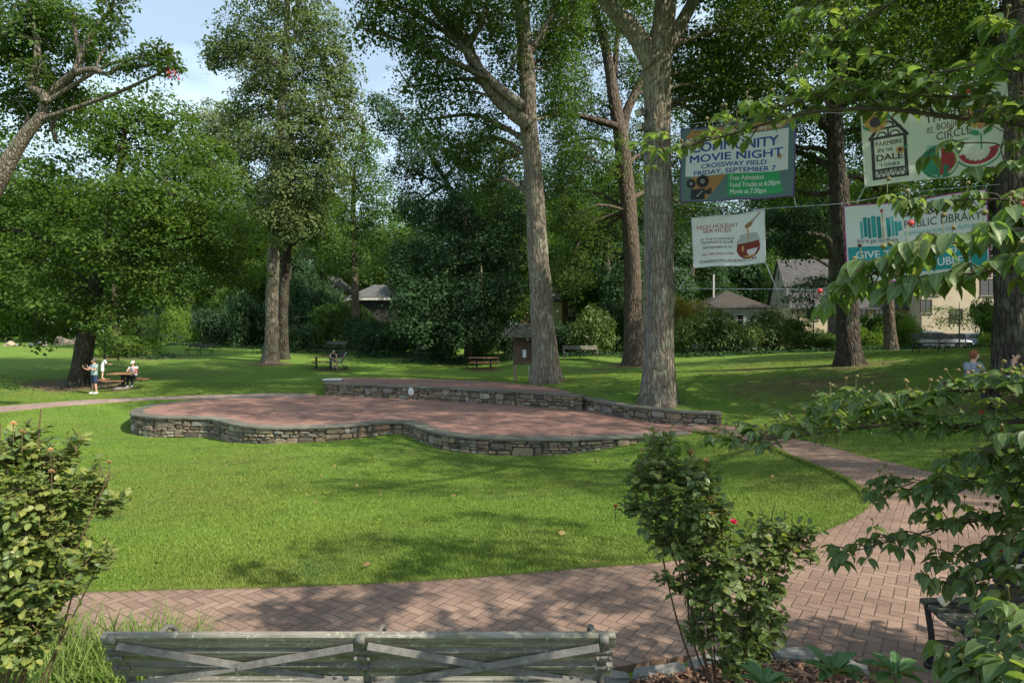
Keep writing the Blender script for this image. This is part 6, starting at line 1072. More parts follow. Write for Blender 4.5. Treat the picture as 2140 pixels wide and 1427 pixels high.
def person(label, loc, rz, J, skin, sc=1.0, wear=(), hair=None, hands=None, group=None, bald=False):
    """J: joint name -> position; one skinned body surface with five-fingered hands, clothing as children"""
    p = empty('person', loc, label, 'person', group, rz); p.scale = (sc, sc, sc); J = {k: Vector(v) for k, v in J.items()}
    face = (J['face']-J['headc']).normalized(); upv = (J['headt']-J['headc']).normalized(); side = face.cross(upv).normalized()
    nodes = [('pelvis', .115), ('waist', .108), ('chest', .125), ('neckb', .07), ('neck', .052), ('headc', .088), ('headt', .062)]; V = [J[k] for k, _ in nodes]; Rr = [r for _, r in nodes]; E = [(i, i+1) for i in range(6)]
    ix = {k: i for i, (k, _) in enumerate(nodes)}
    def add(par, pos_, r): V.append(Vector(pos_)); Rr.append(r); E.append((par, len(V)-1)); return len(V)-1
    fc = add(ix['headc'], J['headc']+face*.055-upv*.035, .055); add(fc, J['headc']+face*.108-upv*.015, .014)
    for s in 'LR':
        a = add(ix['chest'], J['sh'+s], .055); b = add(a, J['el'+s], .040); mid = J['el'+s].lerp(J['wr'+s], .35); b2 = add(b, mid, .040); c = add(b2, J['wr'+s], .026)
        d = (J['wr'+s]-J['el'+s]).normalized(); hd = Vector((hands or {}).get(s, d)).normalized(); sd_ = hd.cross(Vector((0, .3, 1))).normalized(); pl = add(c, J['wr'+s]+hd*.055, .028); nrm = hd.cross(sd_)
        for i, (o, l) in enumerate(((-.032, .062), (-.011, .074), (.011, .070), (.032, .055))): k1 = add(pl, J['wr'+s]+hd*.09+sd_*o, .0095); k2 = add(k1, J['wr'+s]+hd*(.09+l*.55)+sd_*o*1.1-nrm*.012, .0085); add(k2, J['wr'+s]+hd*(.09+l*.9)+sd_*o*1.1-nrm*.034, .0075)
        t1 = add(pl, J['wr'+s]+hd*.045-sd_*.045, .011); add(t1, J['wr'+s]+hd*.085-sd_*.062-nrm*.01, .009)
        h = add(ix['pelvis'], J['hip'+s], .085); th = add(h, J['hip'+s].lerp(J['kn'+s], .5), .074); k = add(th, J['kn'+s], .052); ca = add(k, J['kn'+s].lerp(J['an'+s], .35), .054); an = add(ca, J['an'+s], .034); add(an, J['to'+s], .034)
    me = bpy.data.meshes.new('body'); me.from_pydata([tuple(v) for v in V], E, []); o = link('body', me, skin, p); sk = o.modifiers.new('skin', 'SKIN'); sk.use_smooth_shade = True; ss = o.modifiers.new('subsurf', 'SUBSURF'); ss.levels = 1; ss.render_levels = 1
    dat = me.skin_vertices[0].data if len(me.skin_vertices) else None
    if dat is None: bm = bmesh.new(); bm.from_mesh(me); bm.verts.layers.skin.verify(); bm.to_mesh(me); bm.free(); dat = me.skin_vertices[0].data
    for i, r in enumerate(Rr): dat[i].radius = (r, r*(.82 if i in (0, 1, 2) else 1)); dat[i].use_root = (i == 0)
    for s in (-1, 1): m = MB(); m.ball(tuple(J['headc']+face*.088+side*s*.033+upv*.012), .011, 8, 6); m.build('eye', MEYE, p, True)
    m = MB()
    for s in (-1, 1): m.ball(tuple(J['headc']+side*s*.088-upv*.01-face*.01), .026, 8, 6, sc=(.5, .8, 1.2))
    m.build('ears', skin, p, True)
    sx = (J['shL']-J['shR']).normalized(); hx_ = (J['hipL']-J['hipR']).normalized()
    for kind, mat, arg in wear:
        m = MB()
        if kind in ('shirt', 'vest'):
            ellipse_loft(m, [(J['pelvis']+(J['pelvis']-J['waist'])*.10, .185, .135, hx_), (J['pelvis'].lerp(J['waist'], .4), .178, .132, hx_), (J['waist'], .165, .128, sx), (J['chest'], .182, .138, sx), (J['chest'].lerp(J['neckb'], .62), .188, .115, sx), (J['neckb']+(J['chest']-J['neckb'])*.10, .13, .085, sx), (J['neckb']+(J['neck']-J['neckb'])*.1, .074, .07, sx)])
            for s in 'LR':
                if kind == 'shirt':
                    a = J['sh'+s]; e = a.lerp(J['el'+s], arg); v, f = tube([tuple(a+(J['chest']-a)*.35), tuple(a), tuple(a.lerp(e, .5)), tuple(e)], [.085, .077, .070, .072], 12, 4); m.add(v, f)
        elif kind in ('shorts', 'trousers'):
            ellipse_loft(m, [(J['pelvis']+(J['hipL']+J['hipR'])*.5-J['pelvis']-(J['waist']-J['pelvis'])*.35, .13, .10, hx_), (J['pelvis'], .178, .130, hx_), (J['pelvis'].lerp(J['waist'], .45), .168, .122, hx_)])
            for s in 'LR':
                h, k, a = J['hip'+s], J['kn'+s], J['an'+s]
                if kind == 'shorts': e = h.lerp(k, arg); v, f = tube([tuple(h), tuple(h.lerp(e, .5)), tuple(e)], [.108, .102, .098], 14, 4)
                else: v, f = tube([tuple(h), tuple(h.lerp(k, .5)), tuple(k), tuple(k.lerp(a, .4)), tuple(k.lerp(a, .96))], [.108, .092, .068, .064, .052], 14, 4)
                m.add(v, f)
        elif kind == 'shoes':
            for s in 'LR':
                a, t = J['an'+s], J['to'+s]; d = (t-a); d.normalize(); v, f = tube([tuple(a-d*.05+Vector((0, 0, -.015))), tuple(a-Vector((0, 0, .025))), tuple(a.lerp(t, .6)-Vector((0, 0, .012))), tuple(t+d*.03-Vector((0, 0, .002)))], [.040, .052, .046, .030], 10, 4); m2 = MB(); m2.add(v, f); m2.build('shoe', mat, p, True)
            continue
        elif kind == 'cap':
            c = J['headc']+upv*.045; m.ball((0, 0, 0), .108, 14, 8, sc=(1, 1, .85)); m.v = [tuple(c+side*x+face*y+upv*max(z, -.02)) for x, y, z in m.v]; q = c+face*.13+upv*.005; mb2 = MB(); mb2.ball((0, 0, 0), .075, 12, 6, sc=(1, .95, .12)); m.add([tuple(q+side*x+face*y+upv*z) for x, y, z in mb2.v], mb2.f)
        elif kind == 'glasses':
            for s in (-1, 1):
                m.tube([tuple(J['headc']+face*.103+side*(s*.036+.026*math.cos(a))+upv*(.012+.02*math.sin(a))) for a in [R(30*i) for i in range(13)]], .0035, 5, 1, cap=False); m.tube([tuple(J['headc']+face*.10+side*s*.06+upv*.015), tuple(J['headc']+side*s*.094+upv*.01)], .0035, 5, 1)
        m.build(kind, mat, p, True)
    if hair:
        mat, back, ln = hair; m = MB(); c = J['headc']+upv*.018-face*.016; m.ball((0, 0, 0), .106, 18, 12); rg = random.Random(2); q = []
        for x, y, z in m.v:
            k = 1+rg.uniform(-.03, .05)
            if y > .02 and z < .045: k *= .78
            if z < -.035 and y > -.02: k *= .72
            zz = z*(1+ln) if (z < 0 and y < .02) else z; q.append(tuple(c+side*x*k*.98+face*y*k*1.08+upv*zz*k))
        m.v = q; m.build('hair', mat, p, True)
    return p
def stand(**o):
    J = dict(pelvis=(0, 0, .93), waist=(0, 0, 1.08), chest=(0, 0, 1.29), neckb=(0, .01, 1.45), neck=(0, 0, 1.52), headc=(0, -.02, 1.635), headt=(0, -.005, 1.70), face=(0, -.12, 1.635), shL=(.18, .01, 1.40), shR=(-.18, .01, 1.40), elL=(.23, .03, 1.13), elR=(-.23, .03, 1.13), wrL=(.25, -.05, .90), wrR=(-.25, -.05, .90),
             hipL=(.09, 0, .88), hipR=(-.09, 0, .88), knL=(.11, -.01, .49), knR=(-.11, -.01, .49), anL=(.12, .02, .085), anR=(-.12, .02, .085), toL=(.15, -.13, .045), toR=(-.15, -.13, .045)); J.update(o); return J
def sit(**o):
    J = dict(pelvis=(0, 0, .57), waist=(0, .0, .72), chest=(0, -.03, .92), neckb=(0, -.05, 1.08), neck=(0, -.065, 1.15), headc=(0, -.09, 1.26), headt=(0, -.075, 1.325), face=(0, -.19, 1.25), shL=(.18, -.04, 1.03), shR=(-.18, -.04, 1.03), elL=(.23, -.10, .80), elR=(-.23, -.10, .80), wrL=(.12, -.30, .82), wrR=(-.12, -.30, .82),
             hipL=(.09, -.02, .55), hipR=(-.09, -.02, .55), knL=(.11, -.44, .54), knR=(-.11, -.44, .54), anL=(.11, -.42, .09), anR=(-.11, -.42, .09), toL=(.12, -.57, .045), toR=(-.12, -.57, .045)); J.update(o); return J
CL = lambda n, c: plain(n, c, .85, .08, 20)
HGREY = CL('grey_hair', (.09, .085, .08)); HDARK = CL('dark_hair', (.025, .018, .014)); HRED = CL('red_hair', (.22, .075, .03))
WSHOE = CL('white_shoe', (.70, .70, .70)); WCLOTH = CL('white_cloth', (.72, .73, .76)); NAVY = CL('navy_cloth', (.018, .032, .075))
g = onG(197, 30.4)
man = person('grey haired man standing on the lawn in pale blue t-shirt and navy shorts', g, R(-28), stand(elL=(.25, -.10, 1.18), wrL=(.11, -.33, 1.30), elR=(-.27, -.10, 1.17), wrR=(-.22, -.36, 1.27), face=(-.07, -.11, 1.63), knL=(.13, -.01, .49), anL=(.16, .02, .085), toL=(.20, -.12, .045)), SKIN, 1.0,
   (('shirt', CL('pale_blue_cloth', (.25, .34, .38)), .62), ('shorts', NAVY, .86), ('shoes', WSHOE, 0), ('glasses', MBLACK, 0)), (HGREY, 0, .1), hands={'L': (-.3, -.3, .7), 'R': (0, -.4, .7)})
m = MB(); m.box((0, 0, 0), (.075, .012, .15), None, .004); o = m.build('phone', MBLACK, None); q = Matrix.Rotation(R(-28), 4, 'Z') @ Vector((-.03, -.42, 1.40)); o.location = g+q; o.rotation_euler = (R(-20), 0, R(-28)); tag(o, 'phone held up in both hands by the standing man', 'phone')
tz = tl.location
sp_ = Vector((-.98, -.02, .46)); sp_ = Matrix.Rotation(R(6), 4, 'Z') @ sp_
boy = person('boy in a white number 19 jersey bending over while standing on the table seat', tz+sp_, R(118), stand(waist=(0, -.02, 1.08), chest=(0, -.12, 1.27), neckb=(0, -.20, 1.41), neck=(0, -.25, 1.46), headc=(0, -.32, 1.555), headt=(0, -.325, 1.625), face=(0, -.41, 1.53), shL=(.17, -.15, 1.36), shR=(-.17, -.15, 1.36), elL=(.24, -.28, 1.14), wrL=(.14, -.50, 1.12), elR=(-.24, -.28, 1.14), wrR=(-.12, -.50, 1.10)), SKIN2, .70,
   (('shirt', WCLOTH, .85), ('shorts', WCLOTH, .72)), (HDARK, 0, .15))
cu = bpy.data.curves.new('n', 'FONT'); cu.body = '19'; cu.size = .30; cu.align_x = 'CENTER'; cu.offset = .012; ob = bpy.data.objects.new('n', cu); me = bpy.data.meshes.new_from_object(ob); bpy.data.objects.remove(ob)
for v in me.vertices:                                    # number on the back of the jersey, wrapped to its curve
    x, y = v.co.x, v.co.y; t = (y-.02)/.42; v.co = Vector((-x, .150-.10*t-.9*x*x*1.6, 1.085+.26*t*.95))
me.name = 'number'; me.flip_normals(); link('number', me, NAVY, boy)
m = MB(); m.tube([(-.19, 0, .62), (-.10, -.11, .62), (.0, -.03, .63)], .012, 6, 3); m.tube([(.19, 0, .62), (.10, -.11, .62), (.0, -.03, .63)], .012, 6, 3); m.build('trim', NAVY, boy)
wm = person('woman in a white cap sitting behind the square picnic table, hand at her face', tz+Matrix.Rotation(R(6), 3, 'Z') @ Vector((.08, .92, 0)), R(8), sit(elL=(.24, -.28, .84), wrL=(.06, -.25, 1.10), elR=(-.25, -.22, .82), wrR=(-.10, -.40, .83), face=(-.02, -.19, 1.235)), SKIN, .98, (('shirt', CL('lilac_cloth', (.60, .56, .64)), .3), ('trousers', CL('dark_denim', (.03, .035, .06)), 0), ('shoes', WSHOE, 0), ('cap', WCLOTH, 0)), (HDARK, 0, .9), hands={'L': (-.3, .1, .9)})
m = MB(); m.box((0, 0, 0), (.07, .012, .14), None, .004); o = m.build('phone', plain('red_case', (.42, .04, .06), .4, .05, 4), None); o.location = tz+Vector((.30, .60, .86)); o.rotation_euler = (R(-25), 0, R(20)); tag(o, 'red cased phone propped in front of the woman in the cap', 'phone')
m = MB(); m.box((0, 0, .16), (.34, .2, .32), None, .07); m.tube([(-.1, 0, .3), (-.08, 0, .42), (.08, 0, .42), (.1, 0, .3)], .014, 6, 4); o = m.build('backpack', MBLACK, None, True); o.location = tz+Vector((-.30, .95, .46)); tag(o, 'black bag on the back seat of the square picnic table', 'bag')
tq = tm.location
bm_ = person('bald man in a dark vest sitting at a picnic table by the stroller', tq+Vector((.74, -.62, -.02)), R(38), sit(chest=(0, -.10, .90), neckb=(0, -.16, 1.04), neck=(0, -.20, 1.09), headc=(0, -.26, 1.18), headt=(0, -.27, 1.25), face=(0, -.35, 1.15), shL=(.18, -.13, 1.0), shR=(-.18, -.13, 1.0), elL=(.22, -.30, .80), wrL=(.06, -.46, .72), elR=(-.22, -.28, .78), wrR=(-.06, -.46, .70)), SKIN2, 1.0, (('vest', CL('dark_grey_cloth', (.045, .05, .06)), 0), ('shorts', CL('grey_cloth', (.12, .12, .12)), .8), ('shoes', CL('tan_shoe', (.35, .28, .2)), 0)), None)
# stroller
st_ = empty('stroller', tq+Vector((1.30, -.85, 0)), 'black folding stroller standing in front of the bald man', 'stroller', rz=R(25)); m = MB()
for s in (-.24, .24): m.tube([(-.38, s, .10), (.0, s*.95, .52), (.28, s*.9, .98), (.36, s*.9, 1.05)], .016, 7, 4); m.tube([(.34, s, .12), (.05, s*.95, .46), (-.12, s*.9, .62)], .014, 7, 3)
m.tube([(.36, -.22, 1.05), (.38, 0, 1.06), (.36, .22, 1.05)], .018, 7, 3); m.tube([(-.2, -.23, .3), (-.2, .23, .3)], .012, 6, 1); m.tube([(.2, -.23, .28), (.2, .23, .28)], .012, 6, 1); m.build('frame', plain('aluminium', (.5, .5, .52), .35, .05, 5, .7), st_, True)
m = MB(); m.beam((-.18, 0, .46), (.10, 0, .42), .40, .05, bev=.02); m.beam((.08, 0, .42), (.24, 0, .90), .40, .06, (-1, 0, 0), .02); m.build('seat', MBLACK, st_)
m = MB(); vs = []; K = 10
for j in range(6):
    a = R(-15+28*j)
    for i in range(K+1): b_2 = math.pi*i/K; vs.append((.12-.34*math.cos(a)*math.sin(b_2)*.9, .22*math.cos(b_2), .82+.27*math.sin(a)*math.sin(b_2)))
m.add(vs, [(j*(K+1)+i, j*(K+1)+i+1, (j+1)*(K+1)+i+1, (j+1)*(K+1)+i) for j in range(5) for i in range(K)]); m.build('canopy', MBLACK, st_, True)
for x, r_ in ((-.38, .09), (.34, .11)):
    for s in (-.26, .26): m = MB(); m.tube([(x+r_*math.cos(a), s, r_+r_*math.sin(a)) for a in [R(24*i) for i in range(16)]], .02, 7, 1, cap=False); m.tube([(x, s-.03, r_), (x, s+.03, r_)], .025, 8, 1); m.beam((x-r_, s, r_), (x+r_, s, r_), .012, .012); m.beam((x, s, 0.01), (x, s, 2*r_-.01), .012, .012, (1, 0, 0)); m.build('wheel', MBLACK, st_, True)
# people at the right edge
tp = tr.location
rh = person('red haired man in a grey blue t-shirt at the right edge picnic table', tp+Vector((-.62, .66, -.02)), R(12), sit(headc=(.02, -.09, 1.27), headt=(.02, -.075, 1.335), face=(.11, -.12, 1.262), elL=(.25, -.16, .80), wrL=(.16, -.42, .81), elR=(-.25, -.16, .80), wrR=(-.10, -.40, .81), chest=(0, -.05, .92)), SKIN2, 1.0, (('shirt', CL('grey_blue_cloth', (.20, .235, .29)), .6), ('trousers', CL('dark_cloth', (.03, .03, .035)), 0), ('shoes', MBLACK, 0)), (HRED, 0, .25))
p2 = person('person with a raised forearm at the right edge table, mostly out of frame', tp+Vector((.42, .72, -.02)), R(20), sit(elR=(-.30, -.18, .84), wrR=(-.28, -.22, 1.12), elL=(.25, -.16, .80), wrL=(.14, -.4, .8)), SKIN2, 1.0, (('shirt', CL('charcoal_cloth', (.05, .052, .058)), .6), ('trousers', CL('dark_cloth', (.03, .03, .035)), 0), ('shoes', MBLACK, 0)), (HDARK, 0, .2), hands={'R': (.1, 0, 1)})
m = MB(); m.box((0, 0, 0), (1.5, .34, .008)); o = m.build('paper_sheet', MPAPER, None); o.location = tp+Vector((.02, -.10, .782)); o.rotation_euler = (0, 0, R(4)); tag(o, 'white paper sheet spread on the table of the red haired man', 'paper')
# person on the dark bench under the dogwood, one ankle over the other knee
bq = rb.location; DEN = CL('dark_jeans', (.018, .022, .035)); TOE = CL('dark_canvas_shoe', (.022, .024, .032)); SOLE = plain('cream_sole', (.55, .47, .36), .7, .1, 10)
Jb = dict(pelvis=(.10, .04, .54), waist=(.13, .02, .69), chest=(.14, .06, .90), neckb=(.12, .12, 1.05), neck=(.10, .15, 1.11), headc=(.07, .20, 1.21), headt=(.07, .20, 1.275), face=(.0, .28, 1.17), shL=(-.03, .17, 1.0), shR=(.22, -.08, 1.0), elL=(-.16, .32, .78), wrL=(-.36, .30, .80), elR=(.10, .20, .74), wrR=(-.20, .30, .74),
          hipL=(.02, .12, .53), hipR=(.08, .20, .53), knL=(-.36, .22, .82), knR=(-.34, .40, .52), anL=(-.70, .30, .66), anR=(-.56, .44, .10), toL=(-.78, .33, .56), toR=(-.72, .46, .045))
pb = person('person in dark jeans sitting on the bench under the dogwood, one leg raised', bq+Vector((-.20, .02, 0)), 0, Jb, SKIN2, 1.0, (('shirt', CL('black_jacket', (.016, .016, .02)), .95), ('trousers', DEN, 0), ('shoes', TOE, 0)), (HDARK, 0, .8))
for s in 'LR':
    a, t = Vector(Jb['an'+s]), Vector(Jb['to'+s]); d_ = (t-a).normalized(); m = MB(); q = a-Vector((0, 0, .055)) if s == 'R' else a+Vector((-.02, 0, -.05)); m.beam(tuple(q-d_*.09), tuple(q+d_*.20+Vector((0, 0, .012 if s == 'R' else 0))), .095, .03, (0, 0, 1), .012); m.build('shoe_sole', SOLE, pb)
m = MB(); m.tube([(-.66, .20, .70), (-.45, .12, .78), (-.2, .05, .66), (-.05, .06, .58)], .016, 7, 5); m.build('bag_strap', SOLE, pb, True)

# ------------------------------------------------------------------ foreground plants, leaf by leaf
def leaf_tpl(ws, us, fold=.18, curl=.25):
    """leaf blade template: midrib, two edge rows; returns (x across, y along, z up) and faces"""
    n = len(us); v = [(0, u, -curl*u*u) for u in us]+[(w, u, fold*w-curl*u*u) for u, w in zip(us[1:-1], ws[1:-1])]+[(-w, u, fold*w-curl*u*u) for u, w in zip(us[1:-1], ws[1:-1])]
    f = []; L = lambda i: n+i-1; Rr = lambda i: n+(n-2)+i-1
    for i in range(n-1):
        for e, flip in ((L, 0), (Rr, 1)):
            q = [i]+([e(i)] if i > 0 else [])+([e(i+1)] if i+1 < n-1 else [])+[i+1]
            if len(q) == 3: q = q+[q[2]] if False else q
            f.append(tuple(q[::-1] if not flip else q))
    return np.array(v), f
TP_OV = leaf_tpl([0, .30, .44, .40, .22, .06, 0], [0, .12, .34, .58, .78, .92, 1.0], .35, .22)
TP_RO = leaf_tpl([0, .36, .48, .40, .18, 0], [0, .18, .45, .72, .90, 1.0], .25, .12)
TP_LA = leaf_tpl([0, .22, .42, .46, .30, 0], [0, .2, .45, .65, .86, 1.0], .3, .25)
def stamp(tpl, P, Tn, Nn, L, Wd):
    """place a leaf template at many points -> V, faces(quads), faces(tris), per-leaf index"""
    v, f = tpl; k = len(P); T_ = Tn/np.linalg.norm(Tn, axis=1)[:, None]; N_ = Nn-T_*(Nn*T_).sum(1)[:, None]; N_ /= np.linalg.norm(N_, axis=1)[:, None]+1e-9; S = np.cross(T_, N_)
    V = P[:, None]+S[:, None]*(v[None, :, 0, None]*Wd[:, None, None])+T_[:, None]*(v[None, :, 1, None]*L[:, None, None])+N_[:, None]*(v[None, :, 2, None]*L[:, None, None])
    q4 = np.array([a for a in f if len(a) == 4]); q3 = np.array([a for a in f if len(a) == 3]); off = (np.arange(k)*len(v))[:, None, None]
    return V.reshape(-1, 3), (q4[None]+off).reshape(-1, 4), (q3[None]+off).reshape(-1, 3), len(q4), len(q3)
def leaf_batch(name, tpl, P, Tn, Nn, L, Wd, rn, mat, parent):
    P, Tn, Nn, L, Wd = [np.asarray(a, float) for a in (P, Tn, Nn, L, Wd)]; V, q4, q3, n4, n3 = stamp(tpl, P, Tn, Nn, L, Wd); rn = np.asarray(rn)
    me = np_mesh(name, V-np.array(parent.location), [q4, q3], np.concatenate([np.repeat(rn, n4), np.repeat(rn, n3)]), True); md = np.zeros(len(tpl[0]), np.float32); md[:(len(tpl[0])+2)//3] = 1; a = me.attributes.new('mid', 'FLOAT', 'POINT'); a.data.foreach_set('value', np.tile(md, len(P))); return link(name, me, mat, parent)
def veinleaf(name, a, b_, edge, trans=.3, rough=.42, tcol=(1.5, 1.6, .6)):
    m, nt, b, o = newmat(name); r = rndattr(nt); c = mixc(nt, mr(nt, r, 0, .8), a, b_); c = mixc(nt, mr(nt, r, .8, 1.0, 0, .9), c, edge); c = mixc(nt, mr(nt, noi(nt, pos(nt), 60, 3, .6), .4, .75, 0, .35), c, [k*.6 for k in a]); md = N(nt, 'ShaderNodeAttribute', attribute_name='mid').outputs['Fac']; c = mixc(nt, mr(nt, md, .80, .96, 0, .55), c, [min(1, k*1.9) for k in b_]); c = mixc(nt, mr(nt, noi(nt, pos(nt), 9, 3), .62, .72, 0, .35), c, edge)
    nt.links.new(c, b.inputs['Base Color']); b.inputs['Roughness'].default_value = rough; b.inputs['Specular IOR Level'].default_value = .45; bump(nt, b, noi(nt, pos(nt), 130, 2), .25, .004)
    tr = N(nt, 'ShaderNodeBsdfTranslucent', {'Color': mixc(nt, 1.0, c, tcol, 'MULTIPLY')}); ms = N(nt, 'ShaderNodeMixShader', {0: trans, 1: b.outputs[0], 2: tr.outputs[0]}); nt.links.new(ms.outputs[0], o.inputs['Surface']); return m
MDOG = veinleaf('dogwood_leaf', (.090, .150, .062), (.160, .225, .085), (.28, .30, .09), .48); MROSE = veinleaf('rose_leaf', (.068, .122, .044), (.160, .215, .066), (.30, .31, .08), .36)
MTWIG = plain('twig_bark', (.075, .055, .042), .85, .25, 30, obj=False); MSTEM = plain('rose_stem', (.115, .075, .045), .8, .3, 25, obj=False); MFRUIT_G = plain('unripe_fruit', (.17, .145, .05), .7, .25, 60, bmp=.5, obj=False); MFRUIT_R = plain('ripe_fruit', (.50, .045, .045), .5, .2, 60, bmp=.5, obj=False); MFRUIT_D = plain('dark_fruit', (.045, .032, .022), .8, .2, 60, obj=False)

# ---- kousa dogwood at the right: trunk outside the frame, boughs reaching in
rd = np.random.default_rng(21)
dg = empty('dogwood_tree', (3.05, 1.55, gz(3.05, 1.55)), 'kousa dogwood reaching in from the right with drooping leaves and round fruits', 'tree')
TRK = [np.array(dg.location)-np.array([0, 0, .1]), np.array([3.05, 1.6, 2.3]), np.array([3.0, 1.7, 3.2]), np.array([2.95, 1.75, 4.4]), np.array([2.9, 1.8, 5.6])]
wood = MB(); v_, f_ = tube(TRK, [.10, .085, .07, .05, .02], 10, 5); wood.add(v_, f_)
LP_, LT_, LN_, LL_, FR_ = [], [], [], [], []
def bough(pts, r0, twigs, tl_, leaf, up=.35, fruit=.5, spread=1.0, start=.12, from_trunk=None, dens=1.0, hang=.5):
    """pts: (px,py,depth); twigs per metre on a flat spray, leaf pairs and clusters at the twig ends"""
    q = [np.array(W(*p)) for p in pts]
    if from_trunk is not None: q = [TRK[from_trunk]]+q
    P, _ = smooth_path(q, 1, 8); P = np.array(P); s = np.concatenate([[0], np.cumsum(np.linalg.norm(np.diff(P, axis=0), axis=1))]); Lt = s[-1]
    v, f = tube(q, list(np.linspace(r0, r0*.22, len(q))), 8, 8); wood.add(v, f)
    n = int(Lt*twigs*dens)
    for i in range(n):
        a = Lt*(start+(1-start)*(i+rd.random())/n); k = min(int(np.searchsorted(s, a)), len(P)-1); b = P[k]; t = P[k]-P[max(k-2, 0)]; t = t/(np.linalg.norm(t)+1e-9)
        sd_ = np.cross(t, [0, 0, 1]); sd_ /= np.linalg.norm(sd_)+1e-9; d = t*rd.uniform(.3, 1.0)+sd_*rd.choice([-1, 1])*rd.uniform(.2, 1.0)*spread+np.array([0, 0, rd.uniform(-.12, .8)*up*2]); d /= np.linalg.norm(d)
        l = tl_*rd.uniform(.45, 1.15)*(1-.45*a/Lt); e = b+d*l; mid = (b+e)/2+np.array([0, 0, .03])*l+rd.normal(size=3)*.02
        v, f = tube([b, mid, e], [r0*.26+.0012, .0024, .0014], 5, 3); wood.add(v, f)
        pts_ = [(e, d, 5)]+([(mid*.5+e*.5, d, 3)] if rd.random() < .7 else [])+([(mid, d, 2)] if rd.random() < .5 else [])
        for c, dd, m_ in pts_:
            ph = rd.uniform(0, 6.28)
            for j in range(m_):
                a2 = ph+2*math.pi*j/m_+rd.normal()*.35; o = np.array([math.cos(a2), math.sin(a2), 0.])+dd*.5; o /= np.linalg.norm(o); dr = hang*.75+rd.uniform(-.35, .4); tn = o*.9-np.array([0, 0, dr]); nn = np.array([0, 0, 1.])+o*.4+rd.normal(size=3)*.22
                LP_.append(c+o*.008); LT_.append(tn); LN_.append(nn); LL_.append(leaf*rd.uniform(.5, 1.12))
        if rd.random() < fruit: FR_.append((e, rd.uniform(.035, .075)))
# top bough with the long bare limb under it
bough([(2300, 300, 2.3), (2140, 262, 2.45), (1990, 245, 2.6), (1830, 228, 2.75), (1680, 238, 2.9), (1530, 280, 3.1), (1390, 318, 3.2)], .015, 24, .32, .074, .55, .75, .8, .12, 3)
bough([(2250, 220, 2.4), (2080, 205, 2.5), (1920, 200, 2.6), (1760, 190, 2.8), (1630, 225, 2.95)], .010, 20, .30, .078, .22, .6, .9, .1, 3)
bough([(2220, 140, 2.3), (2100, 125, 2.4), (2000, 145, 2.5), (1880, 165, 2.65)], .009, 13, .26, .080, .25, .6, .9, .15, 3)
bough([(2200, 330, 2.3), (2080, 300, 2.4), (1980, 305, 2.5), (1920, 330, 2.6)], .005, 7, .20, .075, .05, .2, .8, .2, 3, hang=.8)
bough([(2150, -120, 2.4), (1980, -60, 2.6), (1840, 20, 2.8), (1770, 60, 2.9), (1710, 112, 2.95)], .008, 22, .22, .072, .4, .9, .6, .3, 4)
bough([(2200, 40, 2.2), (2140, 20, 2.3), (2080, 40, 2.4)], .006, 16, .2, .08, .3, .5, .8, .2, 4)
bough([(1990, -140, 3.0), (1900, -80, 3.0), (1800, -40, 3.0), (1720, 0, 3.0), (1670, 30, 3.0)], .006, 12, .16, .075, .2, .3, .7, .3, 4)
# middle bough close to the viewer
bough([(2330, 480, 1.75), (2150, 480, 1.8), (2020, 500, 1.85), (1920, 530, 1.95), (1830, 570, 2.05), (1755, 620, 2.1)], .010, 34, .20, .082, .10, .5, .9, .12, 2, hang=.9)
bough([(2300, 560, 1.7), (2120, 560, 1.75), (2000, 580, 1.85), (1900, 600, 1.95)], .008, 26, .18, .080, .08, .4, .9, .1, 2, hang=.9)
bough([(2250, 450, 1.9), (2120, 420, 2.0), (2000, 418, 2.1), (1880, 430, 2.2)], .006, 24, .12, .056, .2, .25, .7, .15, 3, hang=1.1)
# long lower bough
bough([(2300, 900, 2.3), (2140, 880, 2.45), (2010, 893, 2.6), (1860, 888, 2.8), (1740, 902, 2.95), (1620, 915, 3.1), (1515, 925, 3.2)], .014, 30, .30, .076, .40, .95, .8, .1, 1)
bough([(2260, 830, 2.3), (2120, 810, 2.45), (1980, 822, 2.6), (1840, 845, 2.8), (1730, 850, 2.95)], .009, 30, .24, .076, .28, .95, .9, .08, 2)
bough([(2260, 950, 2.2), (2140, 930, 2.3), (2050, 950, 2.4), (1990, 960, 2.5)], .007, 22, .20, .080, .05, .3, .9, .1, 1, hang=.8)
# low boughs in front of the path
bough([(2300, 1090, 2.3), (2140, 1075, 2.5), (2030, 1090, 2.6), (1920, 1115, 2.7), (1790, 1150, 2.8)], .009, 30, .26, .072, .14, .3, 1.0, .08, 1, hang=.7)
bough([(2280, 1020, 2.3), (2120, 1010, 2.5), (1990, 1020, 2.6), (1860, 1030, 2.75)], .008, 26, .24, .070, .08, .25, 1.0, .08, 1, hang=.5)
bough([(2290, 1180, 2.2), (2150, 1160, 2.35), (2050, 1190, 2.45), (1990, 1220, 2.5)], .007, 26, .22, .074, .05, .3, 1.0, .1, 1, hang=.8)
bough([(2300, 1330, 1.7), (2180, 1310, 1.75), (2080, 1330, 1.8), (2010, 1370, 1.85)], .007, 36, .16, .080, .12, .6, 1.0, .08, 1, hang=.5)
bough([(2300, 1430, 1.6), (2160, 1400, 1.65), (2060, 1420, 1.7), (1990, 1450, 1.75)], .007, 36, .16, .082, .12, .6, 1.0, .08, 1, hang=.5)
